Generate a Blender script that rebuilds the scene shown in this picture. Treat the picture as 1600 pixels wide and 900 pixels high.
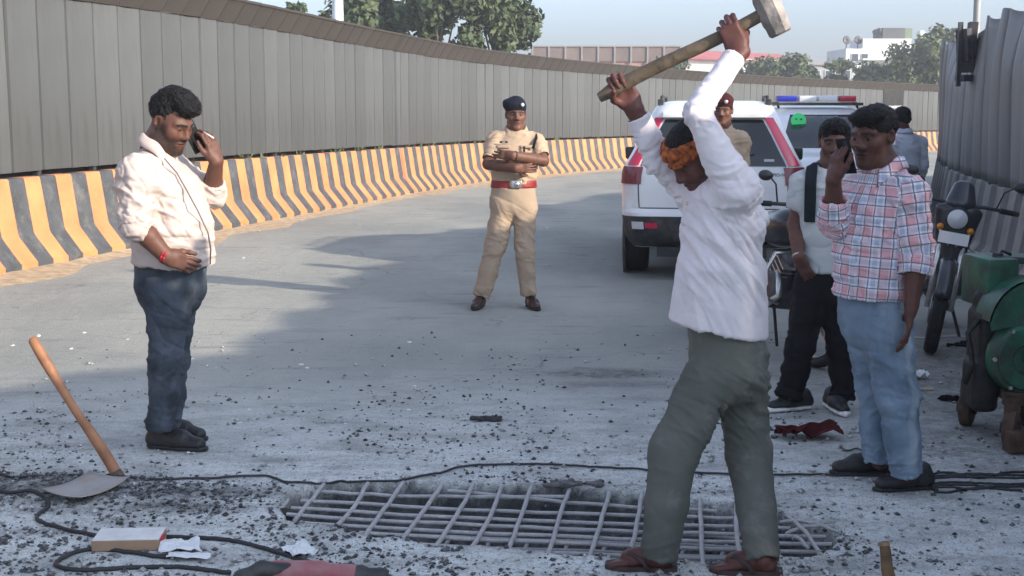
import bpy, bmesh, math, random
import numpy as np
from mathutils import Vector, Matrix

# ------------------------------------------------------------------ camera, sky, sun, exposure
for o in list(bpy.data.objects):
    bpy.data.objects.remove(o, do_unlink=True)
SC = bpy.context.scene
COL = SC.collection
FPX, CAMH, PITCH = 2100.0, 1.70, math.atan(288 / 2100.0)
cam_d = bpy.data.cameras.new('camera')
cam_d.sensor_width = 36.0
cam_d.lens = FPX / 1600 * 36.0
cam_d.clip_end = 5000
cam = bpy.data.objects.new('camera', cam_d)
cam.location = (0, 0, CAMH)
cam.rotation_euler = (math.pi / 2 - PITCH, 0, 0)
COL.objects.link(cam)
SC.camera = cam

SUN_EL = math.radians(20.5)
SUN_H = Vector((0.84, -0.54, 0)).normalized()            # where the sun stands, seen from the road
world = bpy.data.worlds.new('World')
SC.world = world
world.use_nodes = True
wn = world.node_tree.nodes
bg = wn['Background']
sky = wn.new('ShaderNodeTexSky')
sky.sky_type = 'NISHITA'
sky.sun_disc = False
sky.sun_elevation = SUN_EL
sky.sun_rotation = math.atan2(SUN_H.x, SUN_H.y)
sky.air_density = 1.0
sky.dust_density = 2.8
sky.ozone_density = 8.0
hz = wn.new('ShaderNodeHueSaturation')                    # hazy, slightly milky air
hz.inputs['Saturation'].default_value = 0.54
world.node_tree.links.new(sky.outputs[0], hz.inputs['Color'])
world.node_tree.links.new(hz.outputs[0], bg.inputs[0])
bg.inputs[1].default_value = 0.15

sun_d = bpy.data.lights.new('sun', 'SUN')
sun_d.energy = 2.7
sun_d.angle = math.radians(0.9)
sun_d.color = (1.0, 0.86, 0.70)
sun = bpy.data.objects.new('sun', sun_d)
sd = Vector((SUN_H.x * math.cos(SUN_EL), SUN_H.y * math.cos(SUN_EL), math.sin(SUN_EL)))
sun.rotation_euler = (-sd).to_track_quat('-Z', 'Y').to_euler()
sun.location = (20, -10, 15)
COL.objects.link(sun)
SC.view_settings.view_transform = 'Standard'
SC.view_settings.look = 'None'
SC.view_settings.exposure = 1.4
SC.view_settings.gamma = 1.0
SC.view_settings.use_curve_mapping = False
SC.cycles.use_denoising = True

# ------------------------------------------------------------------ helpers
rng = np.random.default_rng(11)
random.seed(5)
A3 = lambda *v: np.array(v, float)

def nrm(v):
    v = np.asarray(v, float)
    return v / max(np.linalg.norm(v), 1e-9)

CT, ST = math.cos(PITCH), math.sin(PITCH)

def P(px, py, Y):
    """a spot of the place: on the sight line of a photo pixel, at its own distance Y along the road"""
    a, b = (px - 800) / FPX, (450 - py) / FPX
    d = A3(a, CT + b * ST, -ST + b * CT)
    return A3(0, 0, CAMH) + d * (Y / d[1])

def gz(y):
    return -0.012 * np.maximum(0, np.asarray(y, float) - 18.0)

def G(px, py):
    """a spot on the (flat, near) ground"""
    a, b = (px - 800) / FPX, (450 - py) / FPX
    d = A3(a, CT + b * ST, -ST + b * CT)
    return A3(0, 0, CAMH) + d * (CAMH / -d[2])

# ---- noise
def _hash(ix, iy, iz, seed):
    h = (ix.astype(np.uint32) * np.uint32(374761393) + iy.astype(np.uint32) * np.uint32(668265263)
         + iz.astype(np.uint32) * np.uint32(2246822519) + np.uint32((seed * 3266489917) & 0xFFFFFFFF))
    h = (h ^ (h >> np.uint32(13))) * np.uint32(1274126177)
    h = h ^ (h >> np.uint32(16))
    return h.astype(np.float64) / 4294967295.0

def vnoise(p, seed=0):
    p = np.asarray(p, float)
    i = np.floor(p).astype(np.int64)
    f = p - i
    f = f * f * (3 - 2 * f)
    out = 0
    for dx in (0, 1):
        wx = f[..., 0] if dx else 1 - f[..., 0]
        for dy in (0, 1):
            wy = f[..., 1] if dy else 1 - f[..., 1]
            for dz in (0, 1):
                wz = f[..., 2] if dz else 1 - f[..., 2]
                out = out + wx * wy * wz * _hash(i[..., 0] + dx, i[..., 1] + dy, i[..., 2] + dz, seed)
    return out

def fbm(p, octs=3, seed=0):
    s, a, t = 0, 1.0, 0
    p = np.asarray(p, float)
    for k in range(octs):
        s = s + a * vnoise(p * 2 ** k + 17.3 * k, seed + k)
        t += a
        a *= 0.5
    return s / t

# ---- object making
def tag(o, label=None, cat=None, group=None, kind=None):
    if label: o['label'] = label
    if cat: o['category'] = cat
    if group: o['group'] = group
    if kind: o['kind'] = kind
    return o

def empty(name, loc, label=None, cat=None, group=None, rz=0.0):
    o = bpy.data.objects.new(name, None)
    o.empty_display_size = 0.2
    o.location = tuple(loc)
    o.rotation_euler = (0, 0, rz)
    COL.objects.link(o)
    return tag(o, label, cat, group)

def link(name, me, parent=None, loc=(0, 0, 0), rot=(0, 0, 0)):
    o = bpy.data.objects.new(name, me)
    COL.objects.link(o)
    o.parent = parent
    o.location = tuple(loc)
    o.rotation_euler = rot
    return o

def mesh_np(name, V, F, mats, smooth=True, fm=None):
    """V (n,3), F list/array of faces -> mesh datablock"""
    me = bpy.data.meshes.new(name)
    V = np.asarray(V, float)
    if isinstance(F, np.ndarray):
        n, k = F.shape
        me.vertices.add(len(V)); me.vertices.foreach_set('co', V.astype(np.float32).ravel())
        me.loops.add(n * k); me.loops.foreach_set('vertex_index', F.astype(np.int32).ravel())
        me.polygons.add(n)
        me.polygons.foreach_set('loop_start', np.arange(0, n * k, k, dtype=np.int32))
        me.update(calc_edges=True)
        me.validate()
    else:
        me.from_pydata([tuple(v) for v in V], [], [tuple(int(i) for i in f) for f in F])
        me.update()
    for m in (mats if isinstance(mats, (list, tuple)) else [mats]):
        me.materials.append(m)
    if smooth:
        me.polygons.foreach_set('use_smooth', np.ones(len(me.polygons), dtype=bool))
    if fm is not None:
        me.polygons.foreach_set('material_index', np.asarray(fm, dtype=np.int32))
    return me

class MB:
    """collects simple solids in one mesh"""
    def __init__(s): s.v, s.f, s.m = [], [], []
    def add(s, V, F, mi=0):
        o = len(s.v)
        s.v += [tuple(map(float, x)) for x in V]
        s.f += [tuple(int(i) + o for i in f) for f in F]
        s.m += [mi] * len(F)
        return s
    def box(s, c, h, R=None, mi=0, bev=0.0):
        c = np.asarray(c, float)
        R = np.eye(3) if R is None else np.asarray(R)
        if bev <= 0:
            V = [c + R @ (np.array([x, y, z]) * h) for x in (-1, 1) for y in (-1, 1) for z in (-1, 1)]
            return s.add(V, [(0, 1, 3, 2), (4, 6, 7, 5), (0, 4, 5, 1), (2, 3, 7, 6), (0, 2, 6, 4), (1, 5, 7, 3)], mi)
        bm = bmesh.new()
        bmesh.ops.create_cube(bm, size=2)
        for v in bm.verts: v.co = Vector((v.co.x * h[0], v.co.y * h[1], v.co.z * h[2]))
        bmesh.ops.bevel(bm, geom=list(bm.edges), offset=bev, segments=2, profile=0.6, affect='EDGES')
        bm.verts.index_update()
        V = [c + R @ np.array(v.co) for v in bm.verts]
        F = [[v.index for v in f.verts] for f in bm.faces]
        bm.free()
        return s.add(V, F, mi)
    def tube(s, pts, r, n=8, mi=0, cap=True, squash=None):
        pts = [np.asarray(p, float) for p in pts]
        rs = r if isinstance(r, (list, tuple, np.ndarray)) else [r] * len(pts)
        V, F = [], []
        up = A3(0, 0, 1)
        t0 = nrm(pts[1] - pts[0])
        if abs(t0 @ up) > 0.9: up = A3(1, 0, 0)
        u = nrm(np.cross(t0, up))
        for i, p in enumerate(pts):
            t = nrm(pts[min(i + 1, len(pts) - 1)] - pts[max(i - 1, 0)])
            u = nrm(u - t * (u @ t))
            w = np.cross(t, u)
            for k in range(n):
                a = 2 * math.pi * k / n
                V.append(p + rs[i] * (math.cos(a) * u + math.sin(a) * w * (squash or 1)))
        for i in range(len(pts) - 1):
            for k in range(n):
                F.append((i * n + k, i * n + (k + 1) % n, (i + 1) * n + (k + 1) % n, (i + 1) * n + k))
        if cap:
            F.append(tuple(range(n))[::-1])
            F.append(tuple(range((len(pts) - 1) * n, len(pts) * n)))
        return s.add(V, F, mi)
    def lathe(s, c, axis, prof, n=24, mi=0, closed=False):
        """prof: (radius, along) pairs"""
        c = np.asarray(c, float); ax = nrm(axis)
        u = nrm(np.cross(ax, A3(0, 0, 1) if abs(ax[2]) < 0.9 else A3(1, 0, 0)))
        w = np.cross(ax, u)
        V, F = [], []
        m = len(prof)
        for k in range(n):
            a = 2 * math.pi * k / n
            for r, h in prof:
                V.append(c + ax * h + r * (math.cos(a) * u + math.sin(a) * w))
        for k in range(n):
            k2 = (k + 1) % n
            for j in range(m if closed else m - 1):
                j2 = (j + 1) % m
                F.append((k * m + j, k2 * m + j, k2 * m + j2, k * m + j2))
        return s.add(V, F, mi)
    def prism(s, poly, z0, z1, fn=None, mi=0):
        """poly (x,y) extruded z0..z1, mapped by fn(x,y,z)"""
        fn = fn or (lambda x, y, z: (x, y, z))
        n = len(poly)
        V = [fn(x, y, z0) for x, y in poly] + [fn(x, y, z1) for x, y in poly]
        F = [tuple(range(n))[::-1], tuple(range(n, 2 * n))]
        F += [(i, (i + 1) % n, n + (i + 1) % n, n + i) for i in range(n)]
        return s.add(V, F, mi)
    def mesh(s, name, mats, smooth=False, angle=None):
        me = mesh_np(name, np.array(s.v), s.f, mats, smooth or angle is not None, s.m)
        bm = bmesh.new(); bm.from_mesh(me)
        bmesh.ops.recalc_face_normals(bm, faces=bm.faces)
        bm.to_mesh(me); bm.free()
        if angle is not None:
            me.set_sharp_from_angle(angle=math.radians(angle))
        return me
    def build(s, name, mats, parent=None, loc=(0, 0, 0), smooth=False, angle=None, off=None):
        if off is not None:
            off = np.asarray(off, float)
            s.v = [tuple(np.array(v) - off) for v in s.v]
        return link(name, s.mesh(name, mats, smooth, angle), parent, loc)

def copy_tree(o, parent=None):
    c = o.copy(); COL.objects.link(c); c.parent = parent
    for ch in list(o.children):
        copy_tree(ch, c)
    return c

def rotz(a):
    c, s_ = math.cos(a), math.sin(a)
    return np.array([[c, -s_, 0], [s_, c, 0], [0, 0, 1]])

def frame(x=None, y=None, z=None):
    """rotation matrix with the given column directions (two of them)"""
    if x is not None and z is not None:
        z = nrm(z); y = nrm(np.cross(z, x)); x = np.cross(y, z)
    elif y is not None and z is not None:
        z = nrm(z); x = nrm(np.cross(y, z)); y = np.cross(z, x)
    else:
        x = nrm(x); z = nrm(np.cross(x, y)); y = np.cross(z, x)
    return np.array([x, y, z]).T

# ------------------------------------------------------------------ materials
MATS = {}
def mat(name, col, rough=0.7, metal=0.0, var=0.0, vscale=6.0, col2=None, bump=0.0, bscale=40.0, spec=0.5,
        coat=0.0, obj_rand=0.0, attr=None, detail=4.0, stretch=None, sheen=0.0, trans=0.0, alpha=1.0, sss=0.0, emit=None):
    if name in MATS: return MATS[name]
    m = bpy.data.materials.new(name); m.use_nodes = True
    nt = m.node_tree; N = nt.nodes; L = nt.links
    b = N['Principled BSDF']
    b.inputs['Roughness'].default_value = rough
    b.inputs['Metallic'].default_value = metal
    b.inputs['Specular IOR Level'].default_value = spec
    b.inputs['Coat Weight'].default_value = coat
    b.inputs['Coat Roughness'].default_value = 0.08
    b.inputs['Transmission Weight'].default_value = trans
    b.inputs['Alpha'].default_value = alpha
    if sheen: b.inputs['Sheen Weight'].default_value = sheen
    if sss:
        b.inputs['Subsurface Weight'].default_value = sss
        b.inputs['Subsurface Radius'].default_value = (0.012, 0.005, 0.003)
    if emit:
        b.inputs['Emission Color'].default_value = (*emit[0], 1); b.inputs['Emission Strength'].default_value = emit[1]
    tc = N.new('ShaderNodeTexCoord')
    src = tc.outputs['Object']
    if stretch:
        mp = N.new('ShaderNodeMapping'); mp.inputs['Scale'].default_value = stretch
        L.new(src, mp.inputs['Vector']); src = mp.outputs[0]
    c4 = (*col, 1)
    base = None
    if attr:
        at = N.new('ShaderNodeAttribute'); at.attribute_name = attr; base = at.outputs['Color']
    if var > 0 or col2:
        nz = N.new('ShaderNodeTexNoise'); nz.inputs['Scale'].default_value = vscale
        nz.inputs['Detail'].default_value = detail; nz.inputs['Roughness'].default_value = 0.54
        L.new(src, nz.inputs['Vector'])
        rp = N.new('ShaderNodeMapRange'); rp.inputs[1].default_value = 0.32; rp.inputs[2].default_value = 0.68
        L.new(nz.outputs['Fac'], rp.inputs[0])
        mx = N.new('ShaderNodeMix'); mx.data_type = 'RGBA'
        L.new(rp.outputs[0], mx.inputs['Factor'])
        if base is None:
            mx.inputs['A'].default_value = (*[c * (1 - var) for c in col], 1)
            mx.inputs['B'].default_value = (*(col2 or [min(1, c * (1 + var)) for c in col]), 1)
            base = mx.outputs['Result']
        else:
            mx.inputs['A'].default_value = (1 - var,) * 3 + (1,)
            mx.inputs['B'].default_value = (1 + var,) * 3 + (1,)
            ml = N.new('ShaderNodeMix'); ml.data_type = 'RGBA'; ml.blend_type = 'MULTIPLY'
            ml.inputs['Factor'].default_value = 1
            L.new(base, ml.inputs['A']); L.new(mx.outputs['Result'], ml.inputs['B'])
            base = ml.outputs['Result']
    if obj_rand > 0:
        oi = N.new('ShaderNodeObjectInfo')
        mr = N.new('ShaderNodeMapRange'); mr.inputs[3].default_value = 1 - obj_rand; mr.inputs[4].default_value = 1 + obj_rand
        L.new(oi.outputs['Random'], mr.inputs[0])
        ml = N.new('ShaderNodeMix'); ml.data_type = 'RGBA'; ml.blend_type = 'MULTIPLY'; ml.inputs['Factor'].default_value = 1
        if base is not None: L.new(base, ml.inputs['A'])
        else: ml.inputs['A'].default_value = c4
        L.new(mr.outputs[0], ml.inputs['B'])
        base = ml.outputs['Result']
    if base is not None: L.new(base, b.inputs['Base Color'])
    else: b.inputs['Base Color'].default_value = c4
    if bump > 0:
        n2 = N.new('ShaderNodeTexNoise'); n2.inputs['Scale'].default_value = bscale; n2.inputs['Detail'].default_value = 5
        L.new(src, n2.inputs['Vector'])
        bp = N.new('ShaderNodeBump'); bp.inputs['Strength'].default_value = min(1, bump)
        bp.inputs['Distance'].default_value = 0.02
        L.new(n2.outputs['Fac'], bp.inputs['Height']); L.new(bp.outputs[0], b.inputs['Normal'])
    MATS[name] = m
    return m

def grime(m, col, scale, lo, hi, fac, stretch=(1, 1, 1)):
    """scuffs and dirt of their own shape over a material"""
    nt = m.node_tree; N, L = nt.nodes, nt.links; b = N['Principled BSDF']
    tc = N.new('ShaderNodeTexCoord'); mp = N.new('ShaderNodeMapping'); mp.inputs['Scale'].default_value = stretch; mp.inputs['Location'].default_value = (3.1, 1.7, .4)
    nz = N.new('ShaderNodeTexNoise'); nz.inputs['Scale'].default_value = scale; nz.inputs['Detail'].default_value = 6; nz.inputs['Roughness'].default_value = .7
    L.new(tc.outputs['Object'], mp.inputs[0]); L.new(mp.outputs[0], nz.inputs['Vector'])
    r = N.new('ShaderNodeMapRange'); r.inputs[1].default_value = lo; r.inputs[2].default_value = hi; r.inputs[4].default_value = fac; L.new(nz.outputs['Fac'], r.inputs[0])
    x = N.new('ShaderNodeMix'); x.data_type = 'RGBA'; L.new(r.outputs[0], x.inputs['Factor']); x.inputs['B'].default_value = (*col, 1)
    if b.inputs['Base Color'].links: L.new(b.inputs['Base Color'].links[0].from_socket, x.inputs['A'])
    else: x.inputs['A'].default_value = b.inputs['Base Color'].default_value
    L.new(x.outputs['Result'], b.inputs['Base Color'])
    return m

# ------------------------------------------------------------------ the road with its broken-out hole
HOLE_PX = [(432, 792), (470, 772), (500, 757), (560, 754), (640, 753), (720, 756), (800, 760), (900, 764), (1000, 772),
           (1100, 784), (1180, 796), (1250, 810), (1300, 826), (1308, 848), (1270, 868), (1160, 882), (1060, 880),
           (960, 872), (860, 866), (760, 858), (680, 854), (600, 840), (520, 824), (455, 812)]
HOLE = np.array([G(*p)[:2] for p in HOLE_PX])

def poly_sd(pts, poly):
    """signed distance to a polygon, negative inside"""
    d = np.full(len(pts), 1e9); ins = np.zeros(len(pts), bool)
    for i in range(len(poly)):
        a, b = poly[i], poly[(i + 1) % len(poly)]
        e = b - a; w = pts - a
        t = np.clip((w @ e) / (e @ e), 0, 1)
        q = w - t[:, None] * e
        d = np.minimum(d, np.einsum('ij,ij->i', q, q))
        c = ((a[1] <= pts[:, 1]) != (b[1] <= pts[:, 1]))
        xi = a[0] + (pts[:, 1] - a[1]) * e[0] / (e[1] if abs(e[1]) > 1e-12 else 1e-12)
        ins ^= c & (pts[:, 0] < xi)
    d = np.sqrt(d)
    return np.where(ins, -d, d)

def sstep(a, b, x):
    t = np.clip((x - a) / (b - a), 0, 1)
    return t * t * (3 - 2 * t)

PILE = [(G(150, 775)[:2], (0.62, 0.22), 0.035), (G(40, 760)[:2], (0.5, 0.2), 0.03), (G(300, 790)[:2], (0.35, 0.12), 0.015)]

def road_z(x, y):
    x = np.atleast_1d(np.asarray(x, float)); y = np.atleast_1d(np.asarray(y, float))
    pt = np.stack([x, y], -1)
    p3 = np.stack([x, y, np.zeros_like(x)], -1)
    z = gz(y).astype(float)
    near = sstep(9.5, 7.0, y)
    z = z + near * (0.012 * (fbm(p3 * 2.3, 3, 3) - 0.5) + 0.007 * (fbm(p3 * 14, 3, 9) - 0.5) + 0.004 * (vnoise(p3 * 45, 21) - 0.5))
    m = (y > 4.0) & (y < 7.2) & (np.abs(x) < 3.0)
    if m.any():
        q = pt[m]; q3 = p3[m]
        sdv = poly_sd(q, HOLE) + 0.09 * (fbm(q3 * 9, 3, 31) - 0.5) + .02 * (vnoise(q3 * 40, 35) - .5)
        depth = sstep(0.008, -0.035, sdv)
        rub = 0.09 * (fbm(q3 * 11, 3, 41) - 0.4) + 0.04 * (vnoise(q3 * 34, 44) - 0.5)
        rim = 0.012 * np.exp(-(sdv - 0.05) ** 2 / 0.004) * (sdv > 0)
        zz = z[m] * (1 - depth) + depth * (-0.16 + rub) + rim
        for c, r, h in PILE:
            g = ((q[:, 0] - c[0]) / r[0]) ** 2 + ((q[:, 1] - c[1]) / r[1]) ** 2
            zz = zz + h * np.exp(-g * 1.4) * (0.6 + 0.8 * vnoise(q3 * 12, 51))
        z[m] = zz
    return z

def lines(segs):
    out = []
    for a, b, st in segs:
        out.append(np.arange(a, b - 1e-6, st))
    out.append([segs[-1][1]])
    return np.concatenate(out)

xs = lines([(-14, -6, 1.0), (-6, -3, 0.15), (-3, 3.2, 0.018), (3.2, 6, 0.15), (6, 40, 1.5)])
ys = lines([(-6, 3.6, 0.6), (3.6, 4.3, .05), (4.3, 6.6, 0.016), (6.6, 9.4, 0.035), (9.4, 14, 0.2), (14, 80, 1.0)])
gx, gy = np.meshgrid(xs, ys, indexing='xy')
nx, ny = len(xs), len(ys)
rz = road_z(gx.ravel(), gy.ravel())
V = np.stack([gx.ravel(), gy.ravel(), rz], -1)
ii = np.arange(nx * ny).reshape(ny, nx)
F = np.stack([ii[:-1, :-1], ii[:-1, 1:], ii[1:, 1:], ii[1:, :-1]], -1).reshape(-1, 4)

def road_material():
    m = bpy.data.materials.new('dusty_road'); m.use_nodes = True
    nt = m.node_tree; N, L = nt.nodes, nt.links
    b = N['Principled BSDF']; b.inputs['Roughness'].default_value = 0.93
    b.inputs['Specular IOR Level'].default_value = 0.25
    tc = N.new('ShaderNodeTexCoord'); O = tc.outputs['Object']
    def noise(scale, detail=5, rough=0.6, stretch=None):
        n = N.new('ShaderNodeTexNoise'); n.inputs['Scale'].default_value = scale
        n.inputs['Detail'].default_value = detail; n.inputs['Roughness'].default_value = rough
        if stretch:
            mp = N.new('ShaderNodeMapping'); mp.inputs['Scale'].default_value = stretch
            L.new(O, mp.inputs[0]); L.new(mp.outputs[0], n.inputs['Vector'])
        else: L.new(O, n.inputs['Vector'])
        return n.outputs['Fac']
    def rng_(v, a, b_, c=0.0, d=1.0):
        r = N.new('ShaderNodeMapRange'); r.interpolation_type = 'SMOOTHSTEP'
        L.new(v, r.inputs[0])
        for i, q in enumerate((a, b_, c, d)): r.inputs[i + 1].default_value = q
        return r.outputs[0]
    def mix(f, a, b_, blend='MIX'):
        x = N.new('ShaderNodeMix'); x.data_type = 'RGBA'; x.blend_type = blend
        for s, v in (('Factor', f), ('A', a), ('B', b_)):
            if isinstance(v, (tuple, float, int)): x.inputs[s].default_value = v
            else: L.new(v, x.inputs[s])
        return x.outputs['Result']
    def math_(op, a, b_):
        x = N.new('ShaderNodeMath'); x.operation = op
        for i, v in enumerate((a, b_)):
            if isinstance(v, (float, int)): x.inputs[i].default_value = v
            else: L.new(v, x.inputs[i])
        return x.outputs[0]
    at = N.new('ShaderNodeAttribute'); at.attribute_name = 'mask'
    sp = N.new('ShaderNodeSeparateColor'); L.new(at.outputs['Color'], sp.inputs[0])
    dust, dark, pit = sp.outputs
    c = mix(rng_(noise(0.55, 5, 0.6, (1.0, 0.45, 1)), 0.35, 0.65), (0.275, 0.285, 0.262, 1), (0.365, 0.37, 0.33, 1))
    c = mix(rng_(noise(1.7, 6, 0.65, (0.5, 1.6, 1)), 0.55, 0.75, 0, 0.55), c, (0.22, 0.22, 0.22, 1))
    c = mix(math_('MULTIPLY', rng_(noise(9, 5, 0.7, (0.45, 1.3, 1)), 0.56, 0.7), 0.45), c, (0.19, 0.19, 0.19, 1))
    c = mix(math_('MULTIPLY', rng_(noise(3.0, 6, 0.7, (0.28, 2.2, 1)), 0.56, 0.70), 0.55), c, (0.15, 0.15, 0.152, 1))
    c = mix(math_('MULTIPLY', rng_(noise(24, 4, 0.7, (0.6, 1.5, 1)), 0.60, 0.70), 0.40), c, (0.16, 0.16, 0.16, 1))
    vo = N.new('ShaderNodeTexVoronoi'); vo.feature = 'DISTANCE_TO_EDGE'; vo.inputs['Scale'].default_value = 0.55
    wv = N.new('ShaderNodeTexNoise'); wv.inputs['Scale'].default_value = 2.2; wv.inputs['Detail'].default_value = 5; L.new(O, wv.inputs['Vector'])
    ad = N.new('ShaderNodeVectorMath'); ad.operation = 'ADD'; L.new(O, ad.inputs[0]); L.new(wv.outputs['Color'], ad.inputs[1]); L.new(ad.outputs[0], vo.inputs['Vector'])
    ck = math_('MULTIPLY', rng_(vo.outputs['Distance'], 0.010, 0.0), rng_(noise(0.9, 3), 0.5, 0.62))
    c = mix(math_('MULTIPLY', ck, 0.6), c, (0.09, 0.09, 0.092, 1))
    # pale concrete dust, laid in drifts
    df = math_('MULTIPLY', dust, rng_(noise(3.2, 6, 0.7, (0.7, 1.4, 1)), 0.30, 0.62, 0.15, 1.0))
    c = mix(df, c, (0.68, 0.71, 0.68, 1))
    # fine speckle of grit
    c = mix(math_('MULTIPLY', rng_(noise(75, 3, 0.7), 0.57, 0.66), math_('ADD', math_('MULTIPLY', dust, 0.6), 0.16)), c, (0.075, 0.077, 0.08, 1))
    c = mix(math_('MULTIPLY', rng_(noise(52, 2, 0.6), 0.62, 0.7), 0.35), c, (0.5, 0.5, 0.49, 1))
    c = mix(math_('MULTIPLY', rng_(noise(28, 6, 0.8), 0.50, 0.64), math_('MULTIPLY', dust, 0.62)), c, (0.20, 0.205, 0.205, 1))
    c = mix(math_('MULTIPLY', rng_(noise(140, 3, 0.8), 0.52, 0.62), math_('MULTIPLY', dust, 0.5)), c, (0.13, 0.13, 0.135, 1))
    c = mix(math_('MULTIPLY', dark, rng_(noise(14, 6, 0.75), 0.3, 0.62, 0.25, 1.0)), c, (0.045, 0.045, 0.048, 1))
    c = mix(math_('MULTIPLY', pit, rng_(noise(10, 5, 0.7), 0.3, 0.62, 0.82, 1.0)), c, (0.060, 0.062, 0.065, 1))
    L.new(c, b.inputs['Base Color'])
    bp = N.new('ShaderNodeBump'); bp.inputs['Strength'].default_value = 0.6; bp.inputs['Distance'].default_value = 0.02
    hs = math_('ADD', noise(60, 4, 0.7), math_('MULTIPLY', noise(9, 5, 0.6), 1.5))
    L.new(hs, bp.inputs['Height']); L.new(bp.outputs[0], b.inputs['Normal'])
    return m

road_me = mesh_np('road', V, F, road_material(), True)
pt = V[:, :2]; p3 = np.stack([pt[:, 0], pt[:, 1], 0 * pt[:, 0]], -1)
sdh = np.full(len(V), 9.0)
mm = (V[:, 1] > 4) & (V[:, 1] < 7.5) & (np.abs(V[:, 0]) < 3.1)
sdh[mm] = poly_sd(pt[mm], HOLE) + 0.05 * (fbm(p3[mm] * 9, 3, 31) - 0.5)
dust = sstep(9.0, 6.0, V[:, 1]) * 0.85 + 0.35 * np.exp(-(np.maximum(sdh, 0) / 0.5) ** 2)
dust = np.clip(dust, 0, 1) * sstep(-3.6, -2.2, V[:, 0] + 0.3 * V[:, 1] * 0.2)
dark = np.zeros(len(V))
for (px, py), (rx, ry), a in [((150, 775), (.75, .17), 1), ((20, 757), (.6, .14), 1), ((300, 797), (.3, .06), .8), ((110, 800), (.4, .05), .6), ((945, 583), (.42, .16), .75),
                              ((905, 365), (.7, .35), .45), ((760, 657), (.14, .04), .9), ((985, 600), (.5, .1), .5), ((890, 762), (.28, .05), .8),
                              ((1490, 700), (.6, .5), .5), ((1530, 600), (1.1, 1.6), .62), ((1260, 585), (.7, .25), .45), ((440, 795), (.1, .06), .8)]:  # wide patch far right: shade near the wall darkened into the road colour
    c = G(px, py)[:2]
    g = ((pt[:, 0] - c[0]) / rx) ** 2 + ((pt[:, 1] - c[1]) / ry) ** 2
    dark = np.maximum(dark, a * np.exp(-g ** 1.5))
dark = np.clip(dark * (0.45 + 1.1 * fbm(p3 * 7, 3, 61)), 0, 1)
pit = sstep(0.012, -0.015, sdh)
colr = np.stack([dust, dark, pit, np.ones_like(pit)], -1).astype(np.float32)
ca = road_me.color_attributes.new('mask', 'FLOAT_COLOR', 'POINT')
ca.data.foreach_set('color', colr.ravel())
tag(link('road', road_me), kind='structure')

gm = MB(); gm.box((0, 150, -1.6), (300, 300, 0.1))
tag(gm.build('ground', mat('dry_ground', (0.23, 0.19, 0.14), 0.95, var=0.25, vscale=0.05)), kind='structure')

# ------------------------------------------------------------------ curves of the two road edges
def resample(pts, step, t_end=None):
    pts = np.array(pts, float)
    q = [pts[0] * 2 - pts[1]] + list(pts) + [pts[-1] * 2 - pts[-2]]
    fine = []
    for i in range(1, len(q) - 2):
        p0, p1, p2, p3_ = q[i - 1], q[i], q[i + 1], q[i + 2]
        for t in np.linspace(0, 1, 60, endpoint=False):
            fine.append(0.5 * (2 * p1 + (p2 - p0) * t + (2 * p0 - 5 * p1 + 4 * p2 - p3_) * t * t + (3 * p1 - p0 - 3 * p2 + p3_) * t ** 3))
    fine.append(q[-2]); fine = np.array(fine)
    s = np.concatenate([[0], np.cumsum(np.linalg.norm(np.diff(fine, axis=0), axis=1))])
    u = np.arange(0, s[-1], step)
    out = np.stack([np.interp(u, s, fine[:, k]) for k in range(2)], -1)
    return out, u

EDGE_L = [(-7.6, 3.0), (-6.5, 8.0), (-5.22, 13.7), (-4.62, 16.0), (-3.72, 20.0), (-2.35, 26.5), (-0.5, 33.3), (3.6, 42.3), (10.6, 53.5), (20.5, 65.5), (31, 76)]
EDGE_R = [(3.45, -4.0), (3.42, 0.0), (3.5, 4.0), (3.85, 8.0), (4.35, 11.2), (5.45, 17.0), (7.9, 24.0), (13.6, 33), (24.5, 45)]

def tangents(p):
    t = np.gradient(p, axis=0)
    return t / np.linalg.norm(t, axis=1)[:, None]

# ------------------------------------------------------------------ striped crash barriers
def barrier(name, edge, side, step, mats, label, prof, smin_=0, hj=0.0):
    """prof: (distance towards the road from the front line, height)"""
    SUB = 1
    p, u = resample(edge, step)
    t = tangents(p)
    nr = np.stack([t[:, 1], -t[:, 0]], -1) * side            # towards the road
    root = empty(name, (p[0][0], p[0][1], 0), label, 'barrier')
    Vv, Ff, Fm = [], [], []
    r = random.Random(3)
    m = len(prof)
    rows = []
    for i in range(len(p)):
        jit = [r.uniform(-.004, .004) for _ in range(m)]
        row = []
        for j, (d, z) in enumerate(prof):
            q = p[i] + nr[i] * d + t[i] * jit[j]
            row.append((q[0] - p[0][0], q[1] - p[0][1], z + float(gz(q[1]))))
        rows.append(row)
    for i in range(len(p) - 1):
        o = len(Vv)
        Vv += rows[i] + rows[i + 1]
        for j in range(m - 1):
            Ff.append((o + j, o + m + j, o + m + j + 1, o + j + 1)); Fm.append(i % 2)
    me = mesh_np('concrete_body', np.array(Vv), Ff, mats, False, Fm)
    bm = bmesh.new(); bm.from_mesh(me); bmesh.ops.remove_doubles(bm, verts=bm.verts, dist=1e-5)
    bmesh.ops.recalc_face_normals(bm, faces=bm.faces); bm.to_mesh(me); bm.free()
    link('concrete_body', me, root)
    return root, p, t, nr

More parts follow.
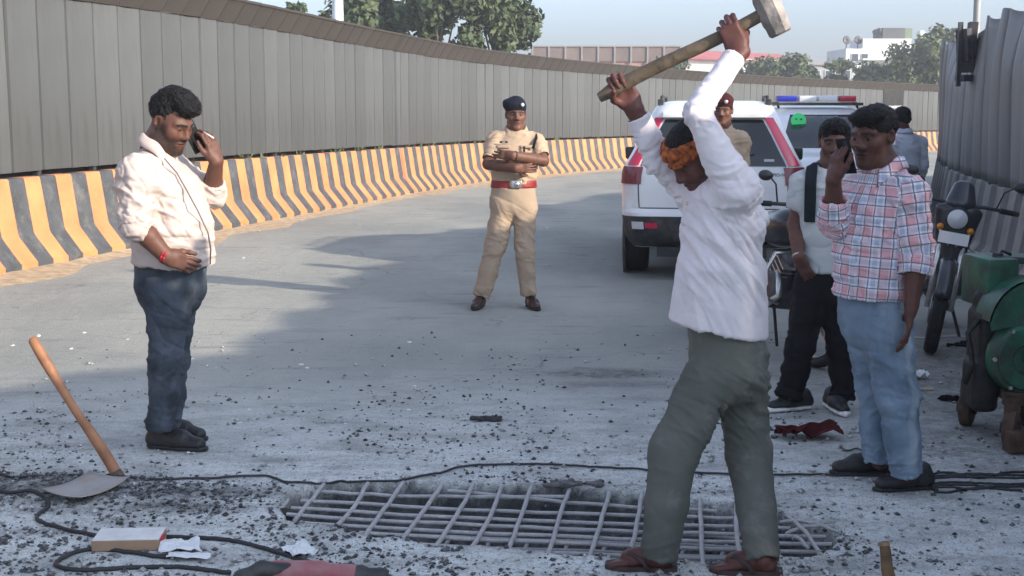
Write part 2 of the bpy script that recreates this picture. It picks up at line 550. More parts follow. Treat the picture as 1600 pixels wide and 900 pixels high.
M_YEL = mat('yellow_barrier_paint', (0.60, 0.218, 0.082), 0.75, var=0.16, vscale=3, bump=0.25, bscale=30)
M_BLK = mat('black_barrier_paint', (0.060, 0.064, 0.068), 0.7, var=0.25, vscale=5, bump=0.25, bscale=30)
grime(M_YEL, (.34, .20, .11), 4.0, .54, .72, .45, (1, 1, .8)); grime(M_YEL, (.16, .13, .10), 22, .60, .70, .6); grime(M_BLK, (.20, .185, .16), 5.0, .52, .70, .5); grime(M_BLK, (.30, .28, .24), 25, .62, .70, .5)
PROF = [(0.30, -0.05), (0.30, 0.085), (0.285, 0.10), (0.10, 0.33), (0.085, 0.36), (0.0, 0.915), (-0.012, 0.93), (-0.17, 0.93), (-0.18, 0.91), (-0.36, -0.3)]
barL, pL, tL, nL = barrier('striped_barrier', EDGE_L, 1, 0.285, [M_YEL, M_BLK], 'yellow and black striped concrete barrier curving along the sunlit road edge', PROF)
M_G1 = mat('dusty_shade_grey_paint', (0.24, 0.225, 0.20), 0.85, var=0.2, vscale=4, bump=0.3, bscale=25)  # same stripe paint, greyed for dirt and with the wall's shade in the colour
M_G2 = mat('dirty_shade_dark_paint', (0.11, 0.11, 0.11), 0.85, var=0.25, vscale=4, bump=0.3, bscale=25)
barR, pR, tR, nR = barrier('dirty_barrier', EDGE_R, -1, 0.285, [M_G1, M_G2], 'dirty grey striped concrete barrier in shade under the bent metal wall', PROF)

# sand drifted against the lit barrier
def drift(name, edge, side, d0, w, label):
    p, u = resample(edge, 0.22)
    t = tangents(p); nr = np.stack([t[:, 1], -t[:, 0]], -1) * side
    Vv, Ff = [], []
    K = 6
    for i in range(len(p)):
        ww = w * (0.55 + 0.9 * float(vnoise(np.array([u[i] * 0.9, 3.1, 0]), 5)))
        for k in range(K):
            f = k / (K - 1)
            q = p[i] + nr[i] * (d0 + f * ww)
            h = 0.03 * (1 - f) ** 1.5 * (0.5 + float(vnoise(np.array([q[0] * 6, q[1] * 6, 0]), 8))) + 0.005 - 0.006 * (k == K - 1)
            Vv.append((q[0], q[1], h + float(gz(q[1]))))
    for i in range(len(p) - 1):
        for k in range(K - 1):
            Ff.append((i * K + k, i * K + k + 1, (i + 1) * K + k + 1, (i + 1) * K + k))
    o = link(name, mesh_np(name, np.array(Vv), Ff, mat('drifted_sand', (0.40, 0.31, 0.20), 0.95, var=0.25, vscale=9, bump=0.5, bscale=60)))
    return tag(o, label, 'sand', kind='stuff')
drift('sand_drift', EDGE_L[1:], 1, 0.29, 0.42, 'pale sand drifted along the foot of the striped barrier')

# ------------------------------------------------------------------ metal panel wall behind the lit barrier
M_PAN = mat('grey_wall_panel', (0.080, 0.083, 0.080), 0.6, var=0.13, vscale=1.6, obj_rand=0.12, bump=0.06, bscale=7, stretch=(1, 1, 0.35), spec=0.35)
M_CAP = mat('brown_grey_cap', (0.056, 0.048, 0.041), 0.7, var=0.15, vscale=2.5, obj_rand=0.05, spec=0.3)
grime(M_PAN, (.050, .047, .042), 5.0, .50, .72, .6, (2.0, 2.0, .18)); grime(M_PAN, (.13, .128, .12), 16, .62, .74, .5, (1.5, 1.5, .25))
M_DARKSTEEL = mat('dark_steel', (0.045, 0.045, 0.047), 0.6, 0.3, var=0.3, vscale=8)
PW = 0.545
pw, uw = resample([(-7.6 - .42, 3.0), (-6.5 - .3, 8.0)] + [(x - 0.10, y + 0.02) for x, y in EDGE_L[2:]], PW)
wallL = empty('panel_wall', (pw[0][0], pw[0][1], 0), 'tall grey metal panel wall with brown overhanging cap behind striped barrier', 'wall')
PH = 1.87
def panel_mesh():
    b = MB()
    w, h = PW / 2 - 0.007, PH
    # a folded tray: face slightly dished, edges turned back
    xs_ = [-w, -w + 0.012, 0, w - 0.012, w]
    dy = [0.03, 0.0, 0.012, 0.0, 0.03]
    Vv = []
    for z in (0, 0.02, h - 0.02, h):
        for x, y in zip(xs_, dy):
            Vv.append((x, y + (0.006 if z in (0, h) else 0), z))
    Ff = [(r * 5 + k, r * 5 + k + 1, r * 5 + k + 6, r * 5 + k + 5) for r in range(3) for k in range(4)]
    o = len(Vv)
    Vv += [(x, 0.05, z) for z in (0, h) for x in (-w, w)]
    Ff += [(o, o + 1, o + 3, o + 2)]
    b.add(Vv, Ff)
    return b.mesh('panel', M_PAN, angle=20)
def cap_mesh():
    b = MB()
    w = PW / 2 - 0.004
    prof = [(0.04, 0.0), (-0.012, -0.01), (-0.20, 0.28), (-0.215, 0.275), (-0.22, 0.31), (0.03, 0.33)]
    Vv = [(x, y, z) for x in (-w, w) for y, z in prof]
    n = len(prof)
    Ff = [(k, (k + 1) % n, n + (k + 1) % n, n + k) for k in range(n)] + [tuple(range(n))[::-1], tuple(range(n, 2 * n))]
    b.add(Vv, Ff)
    return b.mesh('cap_piece', M_CAP)
pan_me, cap_me = panel_mesh(), cap_mesh()
pb = MB(); pb.box((0, 0.09, 1.5), (0.035, 0.035, 1.6)); post_me = pb.mesh('post', M_DARKSTEEL)
r = random.Random(8)
for i in range(len(pw) - 1):
    a, b2 = pw[i], pw[i + 1]
    c = (a + b2) / 2; d = b2 - a
    ang = math.atan2(d[1], d[0])        # local -y faces the road
    z0 = float(gz(c[1])) + 0.985
    loc = (c[0] - pw[0][0], c[1] - pw[0][1], z0 + r.uniform(-.006, .006))
    link('panel', pan_me, wallL, loc, (r.uniform(-.006, .006), r.uniform(-.004, .004), ang + r.uniform(-.02, .02)))
    link('cap_piece', cap_me, wallL, (loc[0], loc[1], z0 + PH + 0.004), (0, r.uniform(-.006, .006), ang))
    if i % 2 == 0:
        link('post', post_me, wallL, (a[0] - pw[0][0], a[1] - pw[0][1], z0 - 0.985), (0, 0, ang))
# rail closing the wall behind and bits of weed in the gap
wb = MB()
off = np.stack([-tangents(pw)[:, 1], tangents(pw)[:, 0]], -1) * 0.16
for z in (1.2, 2.6):
    wb.tube([(x + ox, y + oy, z + float(gz(y))) for (x, y), (ox, oy) in zip(pw, off)], 0.03, 4)
wb.build('back_rail', M_DARKSTEEL, wallL, off=(pw[0][0], pw[0][1], 0))
gs = MB(); V = []  # added dark strip, stands in for the shade in the gap under the panels
for (x, y), (ox, oy) in zip(pw, off):
    for k in (1.25, 1.4):
        V += [(x + ox * k, y + oy * k, .45 + float(gz(y))), (x + ox * k, y + oy * k, 1.10 + float(gz(y)))]
n_ = len(pw)
gs.add(V, [f_ for i in range(n_ - 1) for f_ in ((4 * i, 4 * i + 4, 4 * i + 5, 4 * i + 1), (4 * i + 2, 4 * i + 3, 4 * i + 7, 4 * i + 6), (4 * i + 1, 4 * i + 5, 4 * i + 7, 4 * i + 3))])
gs.build('gap_shade_strip', mat('dark_gap_shade', (.03, .03, .028), .8, var=.3, vscale=4), wallL, off=(pw[0][0], pw[0][1], 0))
wd = MB(); r = random.Random(4)
for i in range(12, len(pw) - 30):
    if r.random() < 0.55:
        base = pw[i] + (pw[i + 1] - pw[i]) * r.random()
        for k in range(r.randint(4, 14)):
            bx, by = base[0] + r.gauss(0.02, .05), base[1] + r.gauss(0, .09)
            z = 0.92 + float(gz(by)); h = r.uniform(.04, .12); an = r.uniform(0, 6.28); w = r.uniform(.008, .02)
            ex, ey = r.gauss(0.02, .04), r.gauss(0, .04)
            wd.add([(bx - w * math.cos(an), by - w * math.sin(an), z), (bx + w * math.cos(an), by + w * math.sin(an), z),
                    (bx + ex + w * math.cos(an), by + ey + w * math.sin(an), z + h * .7), (bx + ex * 1.6, by + ey * 1.6, z + h)], [(0, 1, 2, 3)])
M_LEAFW = mat('weed_green', (0.09, 0.13, 0.045), 0.7, var=0.4, vscale=12)
tag(wd.build('weeds', M_LEAFW), 'green weeds growing in the gap above the striped barrier', 'weeds', kind='stuff')

# ------------------------------------------------------------------ bent metal wall on the shaded side
M_PANR = mat('dull_bent_sheet', (0.15, 0.145, 0.138), 0.5, 0.25, var=0.22, vscale=1.8, obj_rand=0.16, bump=0.12, bscale=5, stretch=(1, 1, 0.3))
pr_, ur_ = resample([(x + 0.12, y) for x, y in EDGE_R], 0.50)
wallR = empty('bent_panel_wall', (pr_[0][0], pr_[0][1], 0), 'damaged dark metal sheet wall with bent tops on the shaded side', 'wall')
wm_, ws_ = resample([(x + 0.06, y) for x, y in EDGE_R], 0.05)
wt_ = tangents(wm_); wn_ = np.stack([-wt_[:, 1], wt_[:, 0]], -1)              # towards the road
def wall_pt(s_, v):
    """one continuous dented sheet wall: s_ metres along, v 0..1 up"""
    x, y = np.interp(s_, ws_, wm_[:, 0]), np.interp(s_, ws_, wm_[:, 1])
    nx_, ny_ = np.interp(s_, ws_, wn_[:, 0]), np.interp(s_, ws_, wn_[:, 1])
    ph = (s_ / 0.5) % 1.0; k = int(s_ / 0.5)
    H = 1.60 + .035 * math.sin(s_ * 1.9) + .02 * math.sin(s_ * 5.3) + 0.46 * float(np.interp(y, [1.6, 2.2, 3.4, 5.5], [.5, 1, 1, 0])) + .08 * math.exp(-((y - 12) / .6) ** 2)  # stretch beside the camera, out of view, raised for the shade it casts
    top = max(0, v - .62) / .38
    bend = .07 + .05 * math.sin(s_ * 1.3) + .22 * math.exp(-((y - 16.3) / 1.1) ** 2)
    H -= .10 * math.exp(-((y - 16.3) / 1.1) ** 2)
    rib = (.045 + .018 * math.sin(k * 2.1)) * math.sin(math.pi * ph) ** .6 * (1 - .4 * top * abs(math.sin(k * 1.3)))
    d = rib + .015 * math.sin(v * 4 + s_ * .7) + .02 * math.sin(s_ * .9) + .035 * top * math.sin(s_ * 7.1) * (.5 + .5 * math.sin(s_ * .8)) - bend * top ** 1.7
    z = .915 + float(gz(y)) + v * (H + .04) - .35 * bend * top ** 2 + .03 * top * math.sin(s_ * 6.3)
    return (x + nx_ * d, y + ny_ * d, z)
i = 0
while True:
    s0 = i * .5
    c = np.array([np.interp(s0 + .25, ws_, wm_[:, 0]), np.interp(s0 + .25, ws_, wm_[:, 1])])
    if c[1] > 34: break
    nu, nv = 8, 14
    Vv = np.array([wall_pt(s0 + .003 + .494 * k / nu, j / nv) for j in range(nv + 1) for k in range(nu + 1)]) - A3(pr_[0][0], pr_[0][1], 0)
    Ff = [(j * (nu + 1) + k, j * (nu + 1) + k + 1, (j + 1) * (nu + 1) + k + 1, (j + 1) * (nu + 1) + k) for j in range(nv) for k in range(nu)]
    cc_ = Vv.mean(0)
    o = link('sheet', mesh_np('sheet', Vv - cc_, Ff, M_PANR, True), wallR, cc_)
    md = o.modifiers.new('thickness', 'SOLIDIFY'); md.thickness = 0.008; md.offset = 0
    if i % 3 == 0:
        pb = MB(); pb.box((0, 0, 1.15), (0.03, 0.03, 1.2))
        link('post', pb.mesh('post', M_DARKSTEEL), wallR, (c[0] - pr_[0][0] + 0.16, c[1] - pr_[0][1], float(gz(c[1]))))
    i += 1

# torn bracket hanging at the wall's far end
bk = empty('torn_bracket', P(1500, 130, 14.6), 'black torn bracket with upright rod on the bent metal wall', 'bracket')
o0 = P(1500, 130, 14.6)
b = MB(); b.box(P(1499, 85, 14.6), (0.022, 0.022, 0.34)); b.build('rod', M_DARKSTEEL, bk, off=o0)
b = MB()
b.box(P(1512, 122, 14.6), (0.10, 0.09, 0.035), rotz(.2), bev=0.01)
for q, (x, y, s_) in enumerate([(1508, 70, .3), (1514, 88, .5), (1518, 60, -.2)]):
    b.box(P(x, y, 14.62), (0.045, 0.10, 0.17), rotz(s_) @ frame(x=A3(1, 0, .2 * s_), z=A3(-.3 * s_, 0, 1)), bev=0.006)
b.build('crumpled_plate', mat('black_rubbery_plate', (0.03, 0.03, 0.032), 0.65, var=.4, vscale=10), bk, off=o0)

# ------------------------------------------------------------------ modelling with distance fields
class Field:
    def __init__(s): s.ops = []
    def cone(s, a, b, ra, rb, k=0.02, u=None, sa=1.0, sb=None, cut=False, hollow=None, cutn=None, sub=False):
        s.ops.append(('cone', np.asarray(a, float), np.asarray(b, float), ra, rb, k, None if u is None else nrm(u), sa, sa if sb is None else sb, cut, hollow, cutn, sub)); return s
    def ell(s, c, r, R=None, k=0.02, sub=False):
        s.ops.append(('ell', np.asarray(c, float), np.asarray(r, float), np.eye(3) if R is None else R, k, sub)); return s
    def box(s, c, h, R=None, rd=0.01, k=0.01, sub=False):
        s.ops.append(('box', np.asarray(c, float), np.asarray(h, float), np.eye(3) if R is None else R, rd, k, sub)); return s
    def chain(s, pts, rs, k=0.02, **kw):
        for i in range(len(pts) - 1): s.cone(pts[i], pts[i + 1], rs[i], rs[i + 1], k, **kw)
        return s
    def _bb(s, op):
        if op[0] == 'cone':
            _, a, b, ra, rb, k, u, sa, sb, *_r = op
            r = max(ra, rb) * max(1, sa, sb)
            return np.minimum(a, b) - r, np.maximum(a, b) + r, k, op[12]
        r = np.linalg.norm(op[2]) if op[0] == 'box' else op[2].max()
        return op[1] - r, op[1] + r, op[5] if op[0] == 'box' else op[4], op[-1]
    def _d(s, op, X, Y, Z):
        if op[0] == 'cone':
            _, a, b, ra, rb, k, u, sa, sb, cut, hollow, cutn, sub = op
            ba = b - a; L2 = max(ba @ ba, 1e-9)
            x, y, z = X - a[0], Y - a[1], Z - a[2]
            al = (x * ba[0] + y * ba[1] + z * ba[2]) / L2
            t = np.clip(al, 0, 1)
            vx, vy, vz = x - t * ba[0], y - t * ba[1], z - t * ba[2]
            q = vx * vx + vy * vy + vz * vz
            if u is not None:
                c = vx * u[0] + vy * u[1] + vz * u[2]
                su = sa + (sb - sa) * t
                q = q - c * c + (c / su) ** 2
            rad = np.sqrt(np.maximum(q, 0))
            d = rad - (ra + (rb - ra) * t)
            if cut:
                if cutn is None:
                    pl = (al - 1) * math.sqrt(L2)
                else:
                    n_ = nrm(cutn); pl = (X - b[0]) * n_[0] + (Y - b[1]) * n_[1] + (Z - b[2]) * n_[2]
                if hollow:
                    th, dep = hollow
                    inner = np.maximum(rad - (ra + (rb - ra) * t - th), -pl - dep)
                    d = np.maximum(d, -inner)
                d = np.maximum(d, pl)
            return d
        R = op[3]; c = op[1]
        x, y, z = X - c[0], Y - c[1], Z - c[2]
        p = [R[0, i] * x + R[1, i] * y + R[2, i] * z for i in range(3)]
        if op[0] == 'ell':
            r = op[2]
            k0 = np.sqrt(sum((p[i] / r[i]) ** 2 for i in range(3)))
            k1 = np.sqrt(sum((p[i] / r[i] ** 2) ** 2 for i in range(3))) + 1e-9
            return k0 * (k0 - 1) / k1
        h, rd = op[2], op[4]
        qs = [np.abs(p[i]) - (h[i] - rd) for i in range(3)]
        return np.sqrt(sum(np.maximum(q, 0) ** 2 for q in qs)) + np.minimum(np.maximum(np.maximum(qs[0], qs[1]), qs[2]), 0) - rd
    def grid(s, h, pad=0.03, lo=None, hi=None):
        bbs = [s._bb(o) for o in s.ops if not s._bb(o)[3]]
        lo = np.min([b[0] for b in bbs], 0) - pad if lo is None else np.asarray(lo)
        hi = np.max([b[1] for b in bbs], 0) + pad if hi is None else np.asarray(hi)
        n = np.ceil((hi - lo) / h).astype(int) + 1
        ax = [(lo[i] + h * np.arange(n[i])).astype(np.float32) for i in range(3)]
        f = np.full(n, 1.0, np.float32)
        for op in s.ops:
            a, b, k, sub = s._bb(op)
            m = k + 2.5 * h + 0.025
            i0 = np.clip(np.floor((a - m - lo) / h).astype(int), 0, n); i1 = np.clip(np.ceil((b + m - lo) / h).astype(int) + 1, 0, n)
            if (i1 <= i0).any(): continue
            sl = tuple(slice(i0[i], i1[i]) for i in range(3))
            d = s._d(op, ax[0][sl[0]][:, None, None], ax[1][sl[1]][None, :, None], ax[2][sl[2]][None, None, :])
            g = f[sl]
            if sub:
                e = -d
                hh = np.maximum(k - np.abs(g - e), 0) / max(k, 1e-6)
                f[sl] = np.maximum(g, e) + hh * hh * k * .25
            else:
                hh = np.maximum(k - np.abs(g - d), 0) / max(k, 1e-6)
                f[sl] = np.minimum(g, d) - hh * hh * k * .25
        return f, lo, h, ax
    def surf(s, h, off=0.0, planes=None, pad=0.03, lo=None, hi=None):
        f, lo, h, ax = s.grid(h, pad + max(off, 0), lo, hi)
        if off: f = f - off
        if planes:
            for c, n in planes:
                c = np.asarray(c, float); n = nrm(n)
                f = np.maximum(f, ((ax[0] - c[0]) * n[0])[:, None, None] + ((ax[1] - c[1]) * n[1])[None, :, None] + ((ax[2] - c[2]) * n[2])[None, None, :])
        return nets(f, lo, h)

def nets(f, lo, h):
    """naive surface nets"""
    f = f.astype(np.float32)
    f[0], f[-1], f[:, 0], f[:, -1], f[:, :, 0], f[:, :, -1] = (np.maximum(f[0], 1e-3), np.maximum(f[-1], 1e-3), np.maximum(f[:, 0], 1e-3),
                                                             np.maximum(f[:, -1], 1e-3), np.maximum(f[:, :, 0], 1e-3), np.maximum(f[:, :, -1], 1e-3))
    ins = f < 0
    n = np.array(f.shape)
    c = np.zeros(n - 1, np.uint8)
    for dx in (0, 1):
        for dy in (0, 1):
            for dz in (0, 1):
                c += ins[dx:n[0] - 1 + dx, dy:n[1] - 1 + dy, dz:n[2] - 1 + dz]
    act = (c > 0) & (c < 8)
    I = np.argwhere(act)
    idx = np.full(act.shape, -1, np.int64)
    idx[act] = np.arange(len(I))
    acc = np.zeros((len(I), 3)); cnt = np.zeros(len(I))
    cor = [(x, y, z) for x in (0, 1) for y in (0, 1) for z in (0, 1)]
    vals = {q: f[I[:, 0] + q[0], I[:, 1] + q[1], I[:, 2] + q[2]] for q in cor}
    for a in cor:
        for ax in range(3):
            if a[ax] == 0:
                b = list(a); b[ax] = 1; b = tuple(b)
                va, vb = vals[a], vals[b]
                m = (va < 0) != (vb < 0)
                t = np.where(m, va / np.where(m, va - vb, 1), 0)
                pos = np.tile(np.array(a, float), (len(I), 1)); pos[:, ax] = t
                acc += np.where(m[:, None], pos, 0); cnt += m
    V = np.asarray(lo) + h * (I + acc / np.maximum(cnt, 1)[:, None])
    Fs = []
    for ax in range(3):
        o1, o2 = [(1, 2), (2, 0), (0, 1)][ax]
        sl0 = [slice(None)] * 3; sl1 = [slice(None)] * 3
        sl0[ax] = slice(0, n[ax] - 1); sl1[ax] = slice(1, n[ax])
        a, b = ins[tuple(sl0)], ins[tuple(sl1)]
        E = np.argwhere(a != b)
        E = E[(E[:, o1] > 0) & (E[:, o2] > 0) & (E[:, o1] < n[o1] - 1) & (E[:, o2] < n[o2] - 1)]
        if not len(E): continue
        fl = a[E[:, 0], E[:, 1], E[:, 2]]
        def at(d1, d2):
            q = E.copy(); q[:, o1] -= d1; q[:, o2] -= d2
            return idx[q[:, 0], q[:, 1], q[:, 2]]
        q = np.stack([at(1, 1), at(0, 1), at(0, 0), at(1, 0)], -1)
        q[~fl] = q[~fl][:, ::-1]
        Fs.append(q)
    return V, np.concatenate(Fs)

def vnormals(V, F):
    n = np.cross(V[F[:, 2]] - V[F[:, 0]], V[F[:, 3]] - V[F[:, 1]])
    N = np.zeros_like(V)
    for k in range(4):
        for ax in range(3):
            N[:, ax] += np.bincount(F[:, k], n[:, ax], len(V))
    return N / np.maximum(np.linalg.norm(N, axis=1), 1e-9)[:, None]

def ridged(q, seed):
    w = q + 0.28 * (np.stack([vnoise(q * 0.7 + 5, seed + 7), vnoise(q * 0.7 + 9, seed + 8), vnoise(q * 0.7 + 2, seed + 9)], -1) - .5) * 2
    n = vnoise(w, seed)
    r1 = 1 - np.abs(2 * n - 1)
    n2 = vnoise(w * 1.9 + 3, seed + 3)
    r2 = 1 - np.abs(2 * n2 - 1)
    v = 1.9 * r1 ** 3.4 + 0.75 * r2 ** 3.0
    n3 = vnoise(w * 1.35 + 11, seed + 5)
    return v - .55 - 1.0 * (1 - np.abs(2 * n3 - 1)) ** 9

FOLD = 1.25
def folds(V, F, specs, seed=0):
    """specs: (centre or None, radius, axis across which folds repeat, wavelength, stretch, amplitude)"""
    N = vnormals(V, F)
    d = np.zeros(len(V))
    for i, (c, R, ax, wl, st, amp) in enumerate(specs):
        ax = nrm(ax)
        al = V @ ax
        q = (V - al[:, None] * ax) / (wl * st) + (al / wl)[:, None] * ax
        v = ridged(q, seed + 13 * i) * amp
        if c is not None:
            g = np.linalg.norm(V - np.asarray(c), axis=1) / R
            v = v * np.exp(-g ** 2 * 1.2)
        d += v
    return V + N * (FOLD * d)[:, None]

def field_obj(name, parts, mats, parent, off, cols=None, smooth=True):
    """parts: list of (V,F); joined into ONE mesh"""
    Vs, Fs, o = [], [], 0
    for V, F in parts:
        Vs.append(V); Fs.append(F + o); o += len(V)
    V = np.concatenate(Vs) - np.asarray(off); F = np.concatenate(Fs)
    me = mesh_np(name, V, F, mats, smooth)
    if cols is not None:
        c = np.concatenate(cols)
        c = np.concatenate([c, np.ones((len(c), 1))], 1) if c.shape[1] == 3 else c
        a = me.color_attributes.new('Col', 'FLOAT_COLOR', 'POINT')
        a.data.foreach_set('color', c.astype(np.float32).ravel())
    return link(name, me, parent)

# ------------------------------------------------------------------ people
M_SKIN = mat('skin', (.2, .1, .06), 0.5, attr='Col', var=0.08, vscale=60, bump=0.10, bscale=170, spec=0.28)

def head_axes(Fw, up=(0, 0, 1), tilt=0.0):
    Fw = nrm(Fw); U = nrm(np.asarray(up, float) - Fw * (np.asarray(up, float) @ Fw))
    L = np.cross(U, Fw)
    if tilt:
        U2 = U * math.cos(tilt) + L * math.sin(tilt); L = np.cross(U2, Fw); U = U2
    return np.array([L, Fw, U]).T            # columns: person's left, forward, up

def head_field(c, R, neck, s=1.0, neck_r=0.058, fat=0.0, earless=False):
    f = Field()
    w = lambda *v: np.asarray(c) + R @ (np.array(v, float) * s)
    E = lambda p, r, k=.02, **kw: f.ell(w(*p), np.array(r) * s, R, k * s, **kw)
    E((0, -.014, .035), (.076, .097, .082))
    E((0, .022, -.025), (.064 + fat, .072, .085), .03)
    E((0, .045, -.07), (.046 + fat, .045, .05), .03)
    f.cone(w(-.052 - fat, .0, -.062), w(-.018, .072, -.104), .02 * s, .016 * s, .03 * s)
    f.cone(w(.052 + fat, .0, -.062), w(.018, .072, -.104), .02 * s, .016 * s, .03 * s)
    E((0, .082, -.104), (.022, .016, .016), .02)
    for q in (-1, 1):
        E((q * .043, .058, -.022), (.022 + fat * .5, .022, .02), .03)
        f.cone(w(q * .012, .088, .026), w(q * .048, .07, .024), .011 * s, .010 * s, .016 * s)
        E((q * .033, .104, .006), (.017, .018, .011), .016, sub=True)
        E((q * .032, .074, .005), (.015, .0135, .0125), .004)
        if not earless:
            Re = R @ rotz(q * 0.35)
            f.ell(w(q * .079, -.008, .0), np.array((.008, .02, .033)) * s, Re, .008 * s)
            f.ell(w(q * .083, -.004, .004), np.array((.006, .009, .016)) * s, Re, .006 * s, sub=True)
        E((q * .014, .096, -.03), (.010, .011, .009), .01)
    f.cone(w(0, .088, .02), w(0, .108, -.022), .0085 * s, .0125 * s, .016 * s)
    E((0, .092, -.056), (.026, .012, .008), .008)
    E((0, .088, -.070), (.023, .012, .009), .008)
    E((0, .108, -.0635), (.03, .016, .0022), .006, sub=True)
    f.cone(w(0, -.022, -.06), neck, neck_r * s, (neck_r + .006) * s, .03)
    nk = np.asarray(neck)
    f.cone(nk, nk - nrm(w(0, 0, 0) - nk) * .06, (neck_r + .006) * s, (neck_r + .006), .03)
    return f

def head_cols(V, c, R, s, skin, beard=0.0, must=0.0, stubble=0.0, brow=1.0, eye=1.0):
    q = ((V - np.asarray(c)) @ R) / s
    l, fw, u = q[:, 0], q[:, 1], q[:, 2]
    al = np.abs(l)
    col = np.tile(np.array(skin, float), (len(V), 1))
    def blend(m, c2):
        nonlocal col
        col = col * (1 - m[:, None]) + np.array(c2) * m[:, None]
    dark = np.array((.012, .010, .009))
    n = vnoise(q * 140, 3)
    # cheeks and nose a touch warmer, lips
    blend(.25 * np.exp(-(((al - .045) / .03) ** 2 + ((u + .03) / .03) ** 2)) * (fw > .03), np.array(skin) * np.array((1.25, .95, .9)))
    lip = sstep(1.15, .8, np.sqrt((l / .027) ** 2 + ((u + .063) / .0165) ** 2)) * (fw > .07)
    blend(lip * .8, np.array(skin) * np.array((.85, .62, .62)))
    jaw = sstep(-.028, -.052, u + .25 * (np.maximum(fw, -.02) - .06) * -.6) * sstep(-.035, .0, fw) * sstep(-.142, -.115, u - .5 * np.minimum(fw - .03, 0))
    jaw = jaw * (1 - sstep(1.25, .95, np.sqrt((l / .03) ** 2 + ((u + .063) / .019) ** 2)))
    side = sstep(.040, .055, al) * sstep(.022, -.01, u) * sstep(-.016, .004, fw) * sstep(.062, .035, fw)
    bm = np.clip(np.maximum(jaw, side), 0, 1) * (0.65 + .35 * n)
    if beard: blend(bm * beard, dark)
    if stubble: blend(bm * stubble, dark * 2)
    ms = sstep(1.1, .75, np.sqrt((l / .031) ** 2 + ((u + .045) / .0095) ** 2)) * (fw > .07)
    if must: blend(ms * must * (0.7 + .3 * n), dark)
    bl = u - (.029 - 3.2 * (al - .03) ** 2 - .004 * (al > .045))
    blend(sstep(.0075, .004, np.abs(bl)) * sstep(.006, .012, al) * sstep(.058, .052, al) * (fw > .045) * brow, dark)
    ey = np.sqrt(((al - .032) / .0145) ** 2 + ((u - .0035) / (.0068 * eye)) ** 2)
    on = (fw > .055)
    blend(sstep(1.45, 1.0, ey) * on * .55, np.array(skin) * .45)
    blend(sstep(1.0, .8, ey) * on * min(1, eye * 1.2), (.11, .09, .08))
    ir = np.sqrt(((al - .032) / .0068) ** 2 + ((u - .0035) / .0066) ** 2)
    blend(sstep(1.1, .85, ir) * (ey < 1.15) * on, (.010, .007, .006))
    return np.clip(col, 0, 1)

def hand_field(f, wrist, D, N, side, curl, s=1.0, thumb=None, fore=None, fore_r=(.036, .026), spread=1.0):
    """D along the palm, N out of the palm side, side=+1 thumb on N x D side; curl: 4 values in radians per joint (or triples)"""
    D = nrm(D); N = nrm(np.asarray(N, float) - D * (np.asarray(N, float) @ D)); S = np.cross(N, D) * side
    w = lambda d, t, n: np.asarray(wrist) + (D * d + S * t + N * n) * s
    if fore is not None:
        f.cone(fore, np.asarray(wrist) - D * .01 * s, fore_r[0], fore_r[1], .01, u=S, sa=1.05, sb=1.22)
    f.cone(w(-.012, 0, 0), w(.02, 0, 0), .0225 * s, .0225 * s, .02, u=S, sa=1.25, sb=1.4)
    f.box(w(.05, 0, -.001), np.array((.041, .037, .0125)) * s, np.array([D, S, N]).T, .011 * s, .02)
    f.ell(w(.035, .026, .010), np.array((.032, .018, .014)) * s, np.array([D, S, N]).T, .015)
    base = [(.089, .030), (.094, .0105), (.089, -.0105), (.080, -.029)]
    lens = [(.042, .025, .021), (.046, .029, .022), (.043, .027, .022), (.034, .020, .019)]
    for i in range(4):
        p = w(base[i][0], base[i][1], 0)
        cu = curl[i]; cu = (cu, cu, cu * .75) if np.isscalar(cu) else cu
        a = 0
        sp = (.06 - .04 * i) * spread
        r0 = (.0098, .0100, .0095, .0085)[i]
        for j in range(3):
            a += cu[j]
            d = nrm((D + S * sp) * math.cos(a) + N * math.sin(a))
            q = p + d * lens[i][j] * s
            f.cone(p, q, r0 * s * (1 - .07 * j), r0 * s * (.93 - .08 * j), .004)
            p = q
    th = thumb or ((.6, .75, .35), (.75, .35, .5), (.85, .0, .55))
    p = w(.018, .028, .008)
    for j, (d_, s_, n_) in enumerate(th):
        d = nrm(D * d_ + S * s_ + N * n_)
        q = p + d * (.038, .032, .026)[j] * s
        f.cone(p, q, (.0145, .0115, .0105)[j] * s, (.012, .0108, .009)[j] * s, .008)
        p = q
    return f

